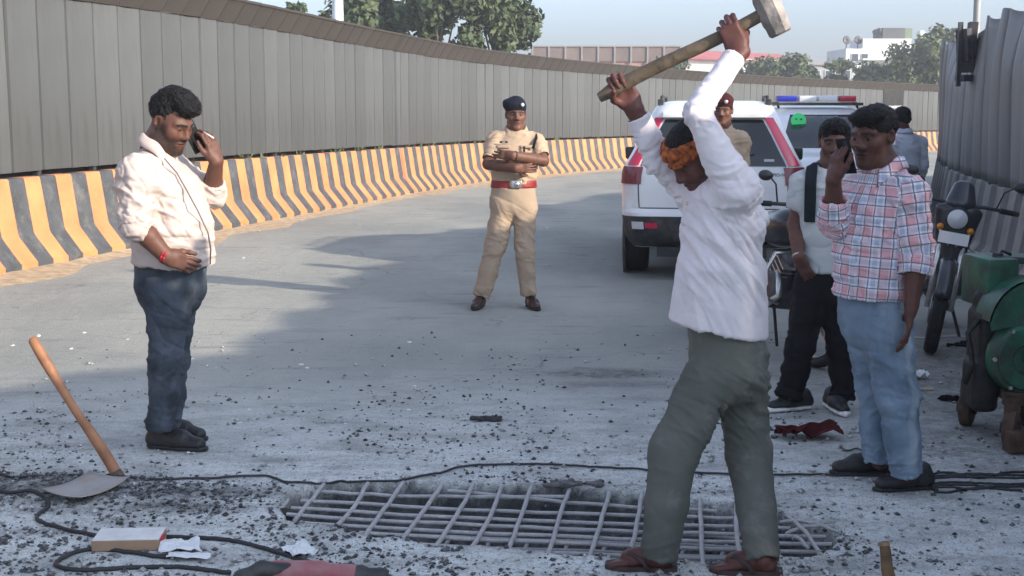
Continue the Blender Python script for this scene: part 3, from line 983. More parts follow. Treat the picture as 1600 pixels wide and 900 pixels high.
def shoe(parent, off, heel, toe, mats, name='shoe', lift=0.0, high=0.0, w=.047, sole=.028, h=0.0042):
    heel = np.asarray(heel, float); toe = np.asarray(toe, float)
    D = nrm((toe - heel) * A3(1, 1, 0)); L = np.linalg.norm((toe - heel)[:2]); S = np.cross(D, A3(0, 0, 1)); Z = A3(0, 0, 1)
    R = np.array([D, S, Z]).T
    at = lambda d, sd, z: heel + D * d * L + S * sd + Z * z
    k = L / .29
    f = Field()
    f.cone(at(.17, 0, .055), at(.20, 0, .085 + high), .040 * k, .040 * k, .02, u=D, sa=1.15)
    f.cone(at(.13, 0, .045), at(.55, 0, .045), .042 * k, .043 * k, .02)
    f.cone(at(.5, 0, .043), at(.885, .004, .034), .042 * k, .030 * k, .025, u=S, sa=1.05, sb=1.25)
    f.cone(at(.22, 0, .088), at(.62, 0, .06), .030 * k, .028 * k, .03)
    f.box(at(.5, 0, -.05), (L, .2, .05 + sole - .004), R, .002, .002, sub=True)
    V, F = f.surf(h)
    V = folds(V, F, [(at(.62, 0, .06), .08, D, .03, 3, .0012)], 4)
    o1 = field_obj(name, [(V, F)], mats[0], parent, off)
    g = Field()
    z = sole / 2
    st = [(.035, .022), (.10, .038), (.3, .041), (.6, .046), (.8, .044), (.93, .034), (1.0, .016)]
    for (d0, w0_), (d1, w1_) in zip(st[:-1], st[1:]):
        g.cone(at(d0, 0, z), at(d1, .003, z), sole / 2, sole / 2, .004, u=S, sa=w0_ * k / (sole / 2), sb=w1_ * k / (sole / 2))
    g.box(at(.5, 0, -.05), (L, .2, .05), R, .001, .001, sub=True)
    V, F = g.surf(h * .9)
    field_obj('sole', [(V, F)], mats[1], o1, off)
    return o1

def band(name, field, h, off_, c, n, half, mats, parent, off, fold=None, extra=None, lo=None, hi=None):
    """a belt-like slice: the garment's skin pushed out and kept between two planes"""
    n = nrm(n); c = np.asarray(c, float)
    V, F = field.surf(h, off_, [(c + n * half, n), (c - n * half, -n)] + (extra or []), lo=lo, hi=hi)
    if fold: V = folds(V, F, *fold)
    return field_obj(name, [(V, F)], mats, parent, off)

def collar(parent, off, c, up, fwd, r, mats, h=.036, flap=.050, gap=.5, spread=1.0, name='collar', rx=1.0):
    up = nrm(up); fwd = nrm(np.asarray(fwd, float) - up * (np.asarray(fwd, float) @ up)); L = np.cross(up, fwd)
    n = 40
    rows = [(1.0, -.012, 0), (1.02, h * .6, 0), (1.05, h, 0), (1.12, h * .85, 0), (1.22, h - flap * .55, .3), (1.30, h - flap, 1.0)]
    Vv, Ff = [], []
    for i in range(n + 1):
        a = gap + (2 * math.pi - 2 * gap) * i / n
        fr = max(0, math.cos(a))
        for j, (rr, z, sp) in enumerate(rows):
            drop = -.05 * fr ** 2 - (0.028 * sp * fr ** 6 * spread)
            ex = 1 + .16 * fr * sp * spread
            p = np.asarray(c) + fwd * math.cos(a) * r * rr * ex + L * math.sin(a) * r * rr * rx + up * (z + drop + .004 * math.sin(5 * a))
            Vv.append(p - np.asarray(off))
    m = len(rows)
    for i in range(n):
        for j in range(m - 1):
            Ff.append((i * m + j, (i + 1) * m + j, (i + 1) * m + j + 1, i * m + j + 1))
    me = mesh_np(name, np.array(Vv), np.array(Ff), mats, True)
    o = link(name, me, parent)
    md = o.modifiers.new('cloth', 'SOLIDIFY'); md.thickness = .004; md.offset = 0
    return o

def hair_obj(parent, off, c, R, s, blobs, cuts, m, h=.0045, amp=.010, freq=55, name='hair', seed=2, stretch=(1, 1, 1)):
    f = Field()
    w = lambda *v: np.asarray(c) + R @ (np.array(v, float) * s)
    for p, r in blobs: f.ell(w(*p), np.array(r) * s, R, .014 * s)
    for p, r in cuts: f.ell(w(*p), np.array(r) * s, R, .010 * s, sub=True)
    V, F = f.surf(h)
    N = vnormals(V, F)
    q = (V - np.asarray(c)) @ R / s * np.array(stretch)
    d = (fbm(q * freq, 3, seed) - .5) * 2 * amp + (1 - np.abs(2 * vnoise(q * freq * 1.7, seed + 5) - 1) - .5) * amp * .8
    V = V + N * d[:, None]
    # loose strands that break up the outline
    rs = np.random.default_rng(seed + 3); k = min(len(V), 1800); pick = rs.choice(len(V), k, replace=False)
    flow = nrm(R @ A3(0, .5, -.25)); n_ = N[pick]; dr = n_ * rs.uniform(.35, 1.0, (k, 1)) + flow * .5 + rs.normal(0, .35, (k, 3)); dr /= np.linalg.norm(dr, axis=1)[:, None]
    sd_ = np.cross(dr, rs.normal(size=(k, 3))); sd_ /= np.linalg.norm(sd_, axis=1)[:, None]
    L_ = rs.uniform(.004, .013, (k, 1)) * s; b0 = V[pick] - n_ * .003
    SV = np.stack([b0 - sd_ * .0011, b0 + sd_ * .0011, b0 + dr * L_ + sd_ * .0004, b0 + dr * L_ - sd_ * .0004], 1).reshape(-1, 3)
    return field_obj(name, [(V, F), (SV, np.arange(k * 4).reshape(k, 4))], m, parent, off)

def cloth_mat(name, col, var=.08, rough=.88, bump=.15, bscale=420, vscale=5, col2=None, sheen=.15):
    if name in MATS: return MATS[name]
    m = mat(name, col, rough, var=var, vscale=vscale, bump=bump, bscale=bscale, col2=col2, spec=.15)
    nt = m.node_tree; N, L = nt.nodes, nt.links                # sharp small creases over the modelled folds
    b = N['Principled BSDF']; old = b.inputs['Normal'].links[0].from_socket
    tc = N.new('ShaderNodeTexCoord'); mp = N.new('ShaderNodeMapping'); mp.inputs['Rotation'].default_value = (.5, .4, .3); mp.inputs['Scale'].default_value = (1, 1, 2.0)
    nz = N.new('ShaderNodeTexNoise'); nz.noise_type = 'RIDGED_MULTIFRACTAL'; nz.inputs['Scale'].default_value = 7.0; nz.inputs['Detail'].default_value = 2.5; nz.inputs['Distortion'].default_value = .6
    L.new(tc.outputs['Object'], mp.inputs[0]); L.new(mp.outputs[0], nz.inputs['Vector'])
    bp = N.new('ShaderNodeBump'); bp.inputs['Strength'].default_value = .35; bp.inputs['Distance'].default_value = .006
    L.new(nz.outputs['Fac'], bp.inputs['Height']); L.new(old, bp.inputs['Normal']); L.new(bp.outputs[0], b.inputs['Normal'])
    return m

M_HAIR = mat('black_hair', (0.0045, 0.004, 0.004), 0.6, var=.5, vscale=60, bump=.6, bscale=120, spec=.25)

def person(label, base, S, group=None):
    off = np.asarray(base, float)
    root = empty('person', off, label, 'person', group)
    u = nrm(S['u']); Fb = nrm(S['F']); h = S.get('h', .008)
    sec = S['sections']
    # ---------- garment: upper body
    f = Field()
    n = len(sec)
    for i in range(n - 1):
        (a, wa, da), (b, wb_, db) = sec[i], sec[i + 1]
        last = i == n - 2 and S.get('hem', True)
        f.cone(a, b, da, db, .035 if not last else .02, u=u, sa=wa / da, sb=wb_ / db, cut=last, hollow=(.010, .035) if last else None, cutn=S.get('hemn') if last else None)
    nk = np.asarray(S['head']['neck'], float); t0 = np.asarray(sec[0][0], float)
    ct = t0 + (nk - t0) * S.get('yoke', .80)
    f.cone(t0, ct, sec[0][2] * 1.0, S.get('yr', .072), .05, cut=True, hollow=(.008, .02))
    core = Field()
    for i in range(n - 1):
        (a, wa, da), (b, wb_, db) = sec[i], sec[i + 1]
        core.cone(a, b, da * .82, db * (.8 if i < n - 2 else .55), .03, u=u, sa=wa / da)
    skin_parts, skin_cols = [], []
    skin = np.array(S['skin'])
    foldsp = []
    for side in ('l', 'r'):
        A = S['arm_' + side]
        sh, el, wr = A['sh'], A['el'], A['wr']
        r0, r1, r2 = A['r']
        t = A['t']
        top = np.asarray(sec[0][0])
        f.cone(top + (sh - top) * .45, sh, sec[0][2] * .8, r0, .04)
        if t <= 1:
            end = sh + (el - sh) * t
            f.cone(sh, end, r0, r2, .03, cut=True, hollow=(.010, .03))
        else:
            end = el + (wr - el) * (t - 1)
            f.cone(sh, el, r0, r1, .03)
            f.cone(el, end, r1, r2, .02, cut=True, hollow=(.009, .02))
            foldsp += [(el, .13, nrm(wr - el) + nrm(el - sh) * .5, A.get('fw', .035), 2.4, A.get('fa', .006))]
        foldsp += [(sh, .16, nrm(el - sh) + .4 * u, .05, 2.5, .006)]
        A['end'] = end
        # ---------- bare forearm and hand, one surface
        hf = Field()
        fr = A.get('fr', (.044, .040, .027))
        if t < 1: hf.cone(sh + (el - sh) * max(0, t - .35), el, fr[0] * 1.08, fr[0], .02)
        core.cone(sh, el, fr[0] * .95, fr[0] * .9, .02); core.cone(el, wr, fr[1] * .9, fr[2] * .8, .02); core.cone(top, sh, .05, .05, .03)
        H = A['hand']
        mid = el + (wr - el) * .35
        hf.cone(el, mid, fr[0] * .98, fr[1] * 1.04, .02)
        hand_field(hf, wr, H['D'], H['N'], H.get('side', 1), H['curl'], H.get('s', 1.0), H.get('thumb'), mid, (fr[1] * 1.04, fr[2]))
        V, F = hf.surf(S.get('hh', .0042))
        skin_parts.append((V, F))
        c = np.tile(skin, (len(V), 1)) * (0.92 + .16 * vnoise(V * 30, 4)[:, None])
        skin_cols.append(c)
    V, F = f.surf(h)
    V = folds(V, F, S.get('folds', []) + foldsp + [(None, 1, A3(.35, .2, 1), .12, 2.2, S.get('famp', .004))], S.get('seed', 0))
    shirt = field_obj(S.get('shirt_name', 'shirt'), [(V, F)], S['shirt_m'], root, off)
    # ---------- trousers
    g = Field()
    (pa, pwa, pda), (pb_, pwb, pdb) = S['pelvis']
    g.cone(pa, pb_, pda, pdb, .03, u=u, sa=pwa / pda, sb=pwb / pdb)
    pf = []
    for side in ('l', 'r'):
        Lg = S['leg_' + side]
        hp, kn, an = Lg['hip'], Lg['kn'], Lg['an']; r0, r1, r2 = Lg['r']
        md = (kn + an) / 2 + Lg.get('bow', np.zeros(3))
        g.cone(hp, kn, r0, r1, .03); g.cone(kn, md, r1, (r1 + r2) / 2 * Lg.get('calf', 1.0), .03)
        g.cone(md, an, (r1 + r2) / 2 * Lg.get('calf', 1.0), r2, .02, cut=True, hollow=(.012, .05), cutn=Lg.get('cutn'))
        core.cone(hp, kn, r0 * .7, r1 * .7, .03); core.cone(kn, an, r1 * .62, r2 * .55, .03)
        pf += [(kn, .16, A3(.55 if side == 'l' else -.45, .3, 1), Lg.get('kw', .055), 2.2, Lg.get('ka', .005)), (an, .15, A3(-.4 if side == 'l' else .35, .2, 1), .05, 2.2, Lg.get('aa', .006)),
               ((hp + kn) / 2, .22, A3(.5, .2, 1), .075, 2.4, .005 * S.get('pamp', 1))]
    core.cone(pa, pb_, pda * .8, pdb * .8, .03, u=u, sa=1.15)
    V, F = g.surf(h)
    V = folds(V, F, pf + S.get('pfolds', []) + [(None, 1, A3(.6, .3, .8), .15, 2.6, .004 * S.get('pamp', 1))], 40 + S.get('seed', 0))
    pants = field_obj(S.get('pants_name', 'trousers'), [(V, F)], S['pants_m'], root, off)
    # ---------- head
    H = S['head']
    R = head_axes(H['F'], H.get('up', (0, 0, 1)), H.get('tilt', 0)); s = H['s']
    hfld = head_field(H['c'], R, H['neck'], s, H.get('nr', .056), H.get('fat', 0))
    V, F = hfld.surf(S.get('hd', .0042))
    skin_parts.append((V, F)); skin_cols.append(head_cols(V, H['c'], R, s, skin * H.get('tone', 1.0), H.get('beard', 0), H.get('must', 0), H.get('stub', 0), H.get('brow', 1), H.get('eye', .8)))
    V, F = core.surf(.016)
    skin_parts.append((V, F)); skin_cols.append(np.tile(skin, (len(V), 1)))
    for (V, F) in S.get('feet', []):
        skin_parts.append((V, F)); skin_cols.append(np.tile(skin * .9, (len(V), 1)))
    field_obj('body', skin_parts, M_SKIN, root, off, skin_cols)
    if 'hair' in H:
        hair_obj(root, off, H['c'], R, s, H['hair'][0], H['hair'][1], M_HAIR, H.get('hh', .0045), H.get('hamp', .008), H.get('hfreq', 55), stretch=H.get('hst', (1, 1, 1)))
    return dict(root=root, off=off, shirt=shirt, pants=pants, sf=f, pf=g, R=R, u=u, F=Fb, S=S, h=h, hc=np.asarray(H['c']), s=s)

HAIR_STD = ([((0, -.020, .042), (.084, .100, .084)), ((0, .03, .085), (.066, .062, .044))],
            [((0, .125, -.02), (.092, .068, .082)), ((0, .03, -.125), (.13, .13, .10)), ((.092, .018, -.03), (.034, .03, .045)), ((-.092, .018, -.03), (.034, .03, .045))])
CU_REL = [(.25, .35, .25), (.3, .4, .3), (.35, .45, .3), (.4, .5, .3)]
CU_GRIP = [(.95, 1.45, .9), (1.0, 1.5, .9), (1.05, 1.5, .9), (1.1, 1.5, .9)]
CU_PHONE = [(.35, .75, .5), (.4, .8, .5), (.45, .85, .5), (.5, .9, .5)]
TH_IN = ((.75, .5, .5), (.75, .0, .75), (.8, -.3, .7))

def pts_btn(b, c, n, r=.006):
    n = nrm(n); b.lathe(c, n, [(0, .003), (r * .8, .003), (r, .0), (r, -.004)], 8)

# ============ man in the pale shirt on the left, talking on the phone
Y = 6.5
FA = nrm(A3(.93, -.36, 0)); LA = A3(.36, .93, 0); LA = nrm(LA)
M_JEAN_D = cloth_mat('dark_blue_jeans', (.026, .036, .050), .35, vscale=6, col2=(.075, .092, .115))
grime(M_JEAN_D, (.13, .15, .18), 5, .52, .72, .5, (1, 1, .6))
M_SHIRT_A = cloth_mat('pale_peach_shirt', (.50, .42, .375), .05)
M_BLACKSHOE = mat('black_shoe', (.014, .014, .015), .55, var=.3, vscale=30, bump=.2, bscale=90)
M_BLACKSOLE = mat('black_rubber_sole', (.022, .022, .023), .8, var=.3, vscale=30)
cA = P(243, 262, Y)
phA, phN, phD = P(303, 214, Y + .03), nrm(A3(.70, -.66, .2)), nrm(A3(-.22, -.12, .95))
S = dict(h=.0065, u=LA, F=FA, skin=(.115, .052, .035), seed=1, shirt_m=M_SHIRT_A, pants_m=M_JEAN_D, pants_name='jeans',
    sections=[(cA, .16, .085), (P(257, 300, Y), .195, .150), (P(269, 355, Y), .20, .190), (P(271, 411, Y), .205, .198)], hemn=A3(-.06, 0, -1),
    arm_r=dict(sh=P(213, 273, Y - .19), el=P(214, 352, Y - .27), wr=P(262, 401, Y - .25), r=(.088, .072, .066), t=1.08, fr=(.05, .047, .031),
               hand=dict(D=A3(.85, .1, -.35), N=A3(-.2, .95, -.1), side=-1, curl=[(.5, .7, .4), (.55, .75, .4), (.6, .8, .4), (.6, .9, .5)], s=1.05, thumb=((.8, .45, .3), (.95, .2, .1), (.95, .1, .1)))),
    arm_l=dict(sh=P(272, 268, Y + .19), el=P(331, 302, Y + .16), wr=phA - phN * -.032 - phD * .118 + A3(.050, .02, 0), r=(.085, .066, .058), t=1.35, fr=(.046, .042, .029),
               hand=dict(D=phD, N=-phN, side=-1, curl=[(.3, .75, .6), (.35, .85, .6), (.4, .9, .6), (.45, .95, .6)], thumb=((.8, .55, .1), (.95, .25, .15), (1, .05, .1)))),
    pelvis=[(P(268, 404, Y), .178, .165), (P(267, 445, Y), .18, .160)],
    leg_r=dict(hip=P(263, 450, Y - .08), kn=P(260, 560, Y - .08), an=P(250, 668, Y - .06), r=(.114, .078, .062)),
    leg_l=dict(hip=P(272, 450, Y + .09), kn=P(272, 560, Y + .10), an=P(262, 664, Y + .08), r=(.112, .076, .060)),
    head=dict(c=P(267, 191, Y), F=A3(.85, -.44, -.46), s=1.09, neck=P(248, 226, Y), nr=.062, fat=.006, beard=.93, must=.9, eye=.45, hamp=.010, hfreq=42,
              hair=([((0, -.025, .050), (.083, .096, .082)), ((0, -.01, .105), (.068, .085, .05)), ((0, .065, .105), (.062, .05, .042)), ((0, .02, .125), (.06, .07, .035))], HAIR_STD[1])),
    folds=[(P(225, 300, Y - .2), .2, A3(.6, 0, .8), .06, 2.6, .010), (P(290, 380, Y - .1), .25, A3(.1, 0, 1), .09, 3, .008), (P(262, 330, Y - .15), .22, A3(.7, 0, .7), .07, 3, .008)])
pA = person('heavyset man in a pale peach shirt and dark jeans holding a phone to his ear', G(265, 698), S)
rA, oA = pA['root'], pA['off']
collar(pA['shirt'], oA, P(247, 229, Y), nrm(P(266, 190, Y) - P(243, 255, Y)), FA, .083, M_SHIRT_A, gap=.35, spread=1.3)
band('rolled_cuff', pA['sf'], .008, .009, S['arm_r']['end'] - nrm(S['arm_r']['end'] - S['arm_r']['sh']) * .035, S['arm_r']['el'] - S['arm_r']['sh'] + A3(.02, 0, 0), .030, M_SHIRT_A, pA['shirt'], oA,
     (([(None, 1, A3(.3, .2, 1), .03, 3, .006)], 5)), extra=[(P(236, 352, Y - .2), A3(1, 0, 0)), (P(262, 352, Y - .10), A3(0, 1, 0))])
M_DARKBELT = mat('dark_leather', (.02, .018, .017), .5, var=.2, vscale=20)
band('belt', pA['pf'], .009, .006, P(268, 409, Y), A3(0, 0, 1), .019, M_DARKBELT, pA['pants'], oA)
# shirt front edge, hanging open line
fr = []
for px, py in [(262, 246), (283, 268), (300, 295), (318, 325), (331, 360), (336, 385), (336, 408)]:
    fr.append(P(px, py, Y))
b = MB(); b.tube([p + A3(.012, -.11 - .02 * i, 0) * (0.6 if i > 3 else 1) for i, p in enumerate(fr)], [.003, .004, .004, .004, .004, .004, .003], 6)
b.build('front_placket', cloth_mat('shirt_placket_seam', (.20, .17, .16), .1), pA['shirt'], off=oA, smooth=True)
b = MB()
w0, w1 = S['arm_r']['wr'], nrm(S['arm_r']['hand']['D'])
uu = nrm(np.cross(w1, A3(0, 0, 1))); vv = np.cross(w1, uu)
for q in range(2):
    b.tube([w0 + w1 * (-.012 - .012 * q) + (uu * math.cos(a) * .036 + vv * math.sin(a) * .033) for a in np.linspace(0, 2 * math.pi, 17)], .0055, 6)
b.build('red_wrist_thread', mat('red_thread', (.35, .015, .03), .8, var=.3, vscale=40), rA, off=oA, smooth=True)
for hx, tx in ((G(231, 699), G(322, 705)), (G(240, 682), G(322, 689))):
    o = shoe(rA, oA, hx, tx, (M_BLACKSHOE, M_BLACKSOLE), w=.05, high=.02)
    b = MB(); D = nrm((tx - hx) * A3(1, 1, 0))
    for q in range(3):
        c = hx + D * (.13 + .035 * q) + A3(0, 0, .112 - .014 * q)
        sd_ = np.cross(D, A3(0, 0, 1))
        b.tube([c + sd_ * x + A3(0, 0, -.012 * (x / .03) ** 2) for x in np.linspace(-.03, .03, 7)], .0026, 5)
    c = hx + D * .12 + A3(0, 0, .125)
    for sg in (-1, 1):
        b.tube([c, c + A3(.01, -.02 * sg, .02), c + A3(.03, -.03 * sg, .018), c + A3(.025, -.01 * sg, -.002), c], .0032, 5)
    b.build('laces', mat('black_lace', (.03, .03, .03), .9), o, off=oA, smooth=True)

def phone(c, D, N, label, w=.037, hh=.078):
    """D along its length, N out of its back"""
    D = nrm(D); N = nrm(np.asarray(N, float) - D * (np.asarray(N, float) @ D)); Rm = np.array([np.cross(D, N), N, D]).T
    root = empty('mobile_phone', c, label, 'phone')
    b = MB(); b.box((0, 0, 0), (w, .0042, hh), Rm, bev=.0035); b.build('case', mat('phone_case', (.010, .010, .011), .75, spec=.15), root, smooth=True)
    b = MB(); b.box(-Rm[:, 1] * .0046, (w * .94, .0006, hh * .96), Rm); b.build('screen', mat('phone_glass', (.006, .006, .008), .08), root)
    b = MB(); b.box(Rm[:, 1] * .0046 + Rm[:, 2] * (hh * .72) + Rm[:, 0] * w * .45, (.011, .001, .013), Rm, bev=.0008); b.build('camera_bump', mat('phone_lens', (.03, .03, .035), .15), root)
    return root
phone(phA, A3(-.40, -.1, .9), phN, 'black mobile phone in the hand of the man in the pale peach shirt')
b = MB(); b.tube([P(318, 206, Y - .03), P(334, 216, Y - .05)], [.004, .0035], 6)
o = b.build('white_stylus', mat('white_plastic', (.7, .7, .68), .4), smooth=True)
tag(o, 'thin white stick between the fingers of the man in the peach shirt', 'stick')

# ============ policeman with folded arms
M_KHAKI = cloth_mat('khaki_uniform', (.42, .315, .22), .06)
M_KHAKI_P = cloth_mat('khaki_trousers', (.37, .285, .205), .06)
M_NAVY = cloth_mat('navy_felt', (.010, .012, .022), .2)
M_MAROON = cloth_mat('maroon_felt', (.05, .012, .014), .2)
M_BROWNSHOE = mat('dark_brown_leather', (.035, .016, .012), .4, var=.25, vscale=25, spec=.5)
M_REDBELT = mat('red_leather_belt', (.22, .012, .012), .5, var=.1, vscale=20)
M_STEEL = mat('bright_steel', (.55, .55, .53), .3, .9, var=.15, vscale=30)
M_BLACKCLOTH = cloth_mat('black_cloth', (.010, .010, .012), .2)

def beret(pp, m, tilt=.2, name='beret', badge=True):
    c, R, s = pp['hc'], pp['R'], pp['s']
    w = lambda *v: c + R @ (np.array(v, float) * s)
    f = Field()
    ct, st = math.cos(tilt), math.sin(tilt)
    Rt = R @ np.array([[ct, 0, st], [0, 1, 0], [-st, 0, ct]])
    f.ell(w(-.012, -.01, .085), np.array((.098, .112, .044)) * s, Rt, .02)
    f.ell(w(-.055, -.005, .070), np.array((.05, .085, .036)) * s, Rt, .03)
    f.cone(w(0, -.012, .045), w(0, -.012, .075), .083 * s, .085 * s, .02, u=R[:, 1], sa=1.22)
    f.ell(w(0, .02, -.01), np.array((.12, .16, .055)) * s, R, .004, sub=True)
    V, F = f.surf(.006)
    o = field_obj(name, [(V, F)], m, pp['root'], pp['off'])
    if badge:
        b = MB(); b.lathe(w(.045, .102, .088), R @ A3(.35, 1, .1), [(0, .006), (.012, .005), (.017, .0), (.014, -.008)], 12)
        b.build('badge', mat('silver_badge', (.6, .6, .58), .4, .6), o, off=pp['off'], smooth=True)
    return o

def uniform_bits(pp, sh_l, sh_r, top, chest_c, F_, w=.2):
    """epaulettes, pockets, name plate"""
    off = pp['off']; L = nrm(np.cross(A3(0, 0, 1), F_))
    for sg, sh in ((1, sh_l), (-1, sh_r)):
        a = top + (sh - top) * .42 + A3(0, 0, .072); c = top + (sh - top) * .98 + A3(0, 0, .062)
        d = nrm(c - a)
        b = MB(); b.box((a + c) / 2 + A3(0, 0, .006), (np.linalg.norm(c - a) / 2, .024, .005), frame(x=d, z=A3(0, 0, 1)), bev=.003)
        o = b.build('epaulette', M_KHAKI, pp['shirt'], off=off, smooth=True)
        b = MB()
        for q in (.25, .55, .8):
            b.lathe(a + (c - a) * q + A3(0, 0, .011), A3(0, -.3, 1), [(0, .004), (.009, .002), (.011, -.004)], 6)
        b.build('rank_star', mat('brass_star', (.45, .30, .08), .35, .8), o, off=off)
    return L

Y = 11.2
FB = nrm(A3(.06, -1, 0)); LB = nrm(np.cross(A3(0, 0, 1), FB))
cB = P(806, 218, Y)
S = dict(u=LB, F=FB, skin=(.135, .062, .041), seed=7, h=.008, hh=.006, hd=.005, shirt_m=M_KHAKI, pants_m=M_KHAKI_P, shirt_name='uniform_shirt', hem=False,
    sections=[(cB, .165, .085), (P(806, 238, Y), .195, .125), (P(804, 265, Y), .183, .135), (P(803, 286, Y), .176, .132)],
    arm_r=dict(sh=P(775, 222, Y), el=P(763, 256, Y - .10), wr=P(808, 263, Y - .26), r=(.075, .07, .068), t=.80, fr=(.047, .044, .030),
               hand=dict(D=A3(1, .12, .02), N=A3(0, 1, .1), side=1, curl=CU_REL)),
    arm_l=dict(sh=P(837, 222, Y), el=P(849, 251, Y - .11), wr=P(799, 243, Y - .27), r=(.075, .07, .068), t=.80, fr=(.047, .044, .030),
               hand=dict(D=A3(-1, .25, .12), N=A3(.15, 1, 0), side=-1, curl=CU_REL)),
    pelvis=[(P(803, 286, Y), .176, .128), (P(802, 318, Y), .198, .130)],
    leg_r=dict(hip=P(786, 328, Y), kn=P(773, 390, Y - .02), an=P(753, 461, Y), r=(.104, .076, .068), ka=.006, aa=.007, calf=1.04),
    leg_l=dict(hip=P(819, 328, Y), kn=P(820, 390, Y - .03), an=P(826, 460, Y - .02), r=(.102, .074, .066), ka=.006, aa=.007),
    head=dict(c=P(806, 180, Y), F=A3(.10, -1, -.03), s=1.0, neck=P(806, 202, Y), must=.75, eye=.7, nr=.060, hh=.006, hamp=.003,
              hair=([((0, -.022, .02), (.082, .098, .075))], HAIR_STD[1])),
    folds=[(P(806, 275, Y - .1), .14, A3(.2, 0, 1), .05, 3, .007)])
pB = person('policeman in khaki uniform and navy beret standing with arms folded', G(788, 478), S)
beret(pB, M_NAVY, .28)
oB = pB['off']
collar(pB['shirt'], oB, P(806, 204, Y), A3(0, -.12, 1), FB, .079, M_KHAKI, gap=.4, spread=1.2)
uniform_bits(pB, S['arm_l']['sh'], S['arm_r']['sh'], cB, cB, FB)
o = band('belt', pB['pf'], .008, .010, P(803, 287, Y), A3(0, 0, 1), .033, M_REDBELT, pB['pants'], oB)
bc = P(807, 288, Y - .145)
b = MB(); b.box(bc, (.044, .008, .032), bev=.005); b.lathe(bc + A3(0, -.008, 0), A3(0, -1, 0), [(0, .005), (.02, .004), (.023, 0)], 16)
b.build('buckle', M_STEEL, o, off=oB, smooth=True, angle=None)
b = MB(); b.box(P(787, 222, Y - .135), (.033, .003, .008), rotz(-.1)); b.build('name_plate', mat('black_plate', (.015, .015, .015), .3), pB['shirt'], off=oB)
b = MB(); b.box(P(787, 222, Y - .1385), (.012, .0008, .0025), rotz(-.1)); b.build('name_lettering', mat('white_print', (.6, .6, .6), .5), pB['shirt'], off=oB)
b = MB(); b.box(P(819, 234, Y - .15), (.009, .004, .028), bev=.002); b.build('pen', mat('black_plastic', (.012, .012, .012), .35), pB['shirt'], off=oB)
b = MB(); b.tube([P(838, 210, Y - .03), P(838, 216, Y - .09), P(835, 224, Y - .12), P(833, 232, Y - .13)], .011, 6); b.build('shoulder_cord', M_BLACKCLOTH, pB['shirt'], off=oB, smooth=True)
for px in (787, 823):
    b = MB(); b.box(P(px, 229, Y - .125), (.052, .006, .012), rotz(-.06 if px < 800 else .06), bev=.004); b.build('pocket_flap', M_KHAKI, pB['shirt'], off=oB, smooth=True)
b = MB(); wv = nrm(S['arm_l']['el'] - S['arm_l']['wr']); uu = nrm(np.cross(wv, A3(0, 0, 1))); vv = np.cross(wv, uu)
b.tube([S['arm_l']['wr'] + wv * .03 + uu * math.cos(a) * .036 + vv * math.sin(a) * .034 for a in np.linspace(0, 2 * math.pi, 17)], .009, 6)
b.build('wrist_watch', mat('black_plastic', (.012, .012, .012), .35), pB['root'], off=oB, smooth=True)
b = MB()
for px, py in ((844, 226), ): b.box(P(px, py, Y - .06), (.004, .03, .035), rotz(-.5), bev=.002)
b.build('arm_patch', mat('red_patch', (.25, .03, .02), .8, col2=(.4, .25, .03), vscale=60), pB['shirt'], off=oB)
sol = mat('dark_sole', (.02, .015, .013), .8)
for hx_, d_ in ((A3(P(753, 461, Y)[0], Y + .06, 0), nrm(A3(-.22, -1, 0))), (A3(P(826, 460, Y)[0], Y + .04, 0), nrm(A3(.28, -1, 0)))):
    shoe(pB['root'], oB, hx_, hx_ + d_ * .275, (M_BROWNSHOE, sol), h=.0055)

# ============ second policeman, behind the worker
Y = 11.7
FF = nrm(A3(-.28, -1, 0)); LF = nrm(np.cross(A3(0, 0, 1), FF))
cF = P(1130, 215, Y)
S = dict(u=LF, F=FF, skin=(.13, .062, .042), seed=9, h=.010, hh=.007, hd=.005, shirt_m=M_KHAKI, pants_m=M_KHAKI_P, shirt_name='uniform_shirt', hem=False,
    sections=[(cF, .165, .085), (P(1130, 235, Y), .19, .12), (P(1130, 262, Y), .175, .125), (P(1130, 282, Y), .170, .125)],
    arm_r=dict(sh=P(1100, 220, Y + .05), el=P(1095, 265, Y + .05), wr=P(1096, 306, Y - .05), r=(.075, .07, .066), t=.85, fr=(.047, .044, .030),
               hand=dict(D=A3(0, -.2, -1), N=A3(.9, 0, 0), side=1, curl=CU_REL)),
    arm_l=dict(sh=P(1157, 221, Y - .04), el=P(1161, 266, Y - .04), wr=P(1157, 306, Y - .12), r=(.075, .07, .066), t=.85, fr=(.047, .044, .030),
               hand=dict(D=A3(0, -.2, -1), N=A3(-.9, 0, 0), side=1, curl=CU_REL)),
    pelvis=[(P(1130, 282, Y), .17, .125), (P(1130, 312, Y), .185, .125)],
    leg_r=dict(hip=P(1114, 322, Y), kn=P(1111, 388, Y - .02), an=P(1108, 454, Y), r=(.10, .08, .066)),
    leg_l=dict(hip=P(1146, 322, Y), kn=P(1148, 388, Y - .03), an=P(1150, 454, Y), r=(.10, .08, .066)),
    head=dict(c=P(1130, 173, Y), F=A3(-.35, -1, -.1), s=.98, neck=P(1132, 199, Y), must=.8, eye=.6, hh=.006, hamp=.003,
              hair=([((0, -.022, .02), (.082, .098, .075))], HAIR_STD[1])))
pF = person('policeman in khaki and maroon beret, half hidden behind the worker', (*(P(1129, 460, Y)[:2]), 0), S)
beret(pF, M_MAROON, -.1)
oF = pF['off']
collar(pF['shirt'], oF, P(1128, 201, Y), A3(0, -.1, 1), FF, .076, M_KHAKI, gap=.4)
uniform_bits(pF, S['arm_l']['sh'], S['arm_r']['sh'], cF, cF, FF)
band('belt', pF['pf'], .010, .010, P(1130, 283, Y), A3(0, 0, 1), .03, M_REDBELT, pF['pants'], oF)
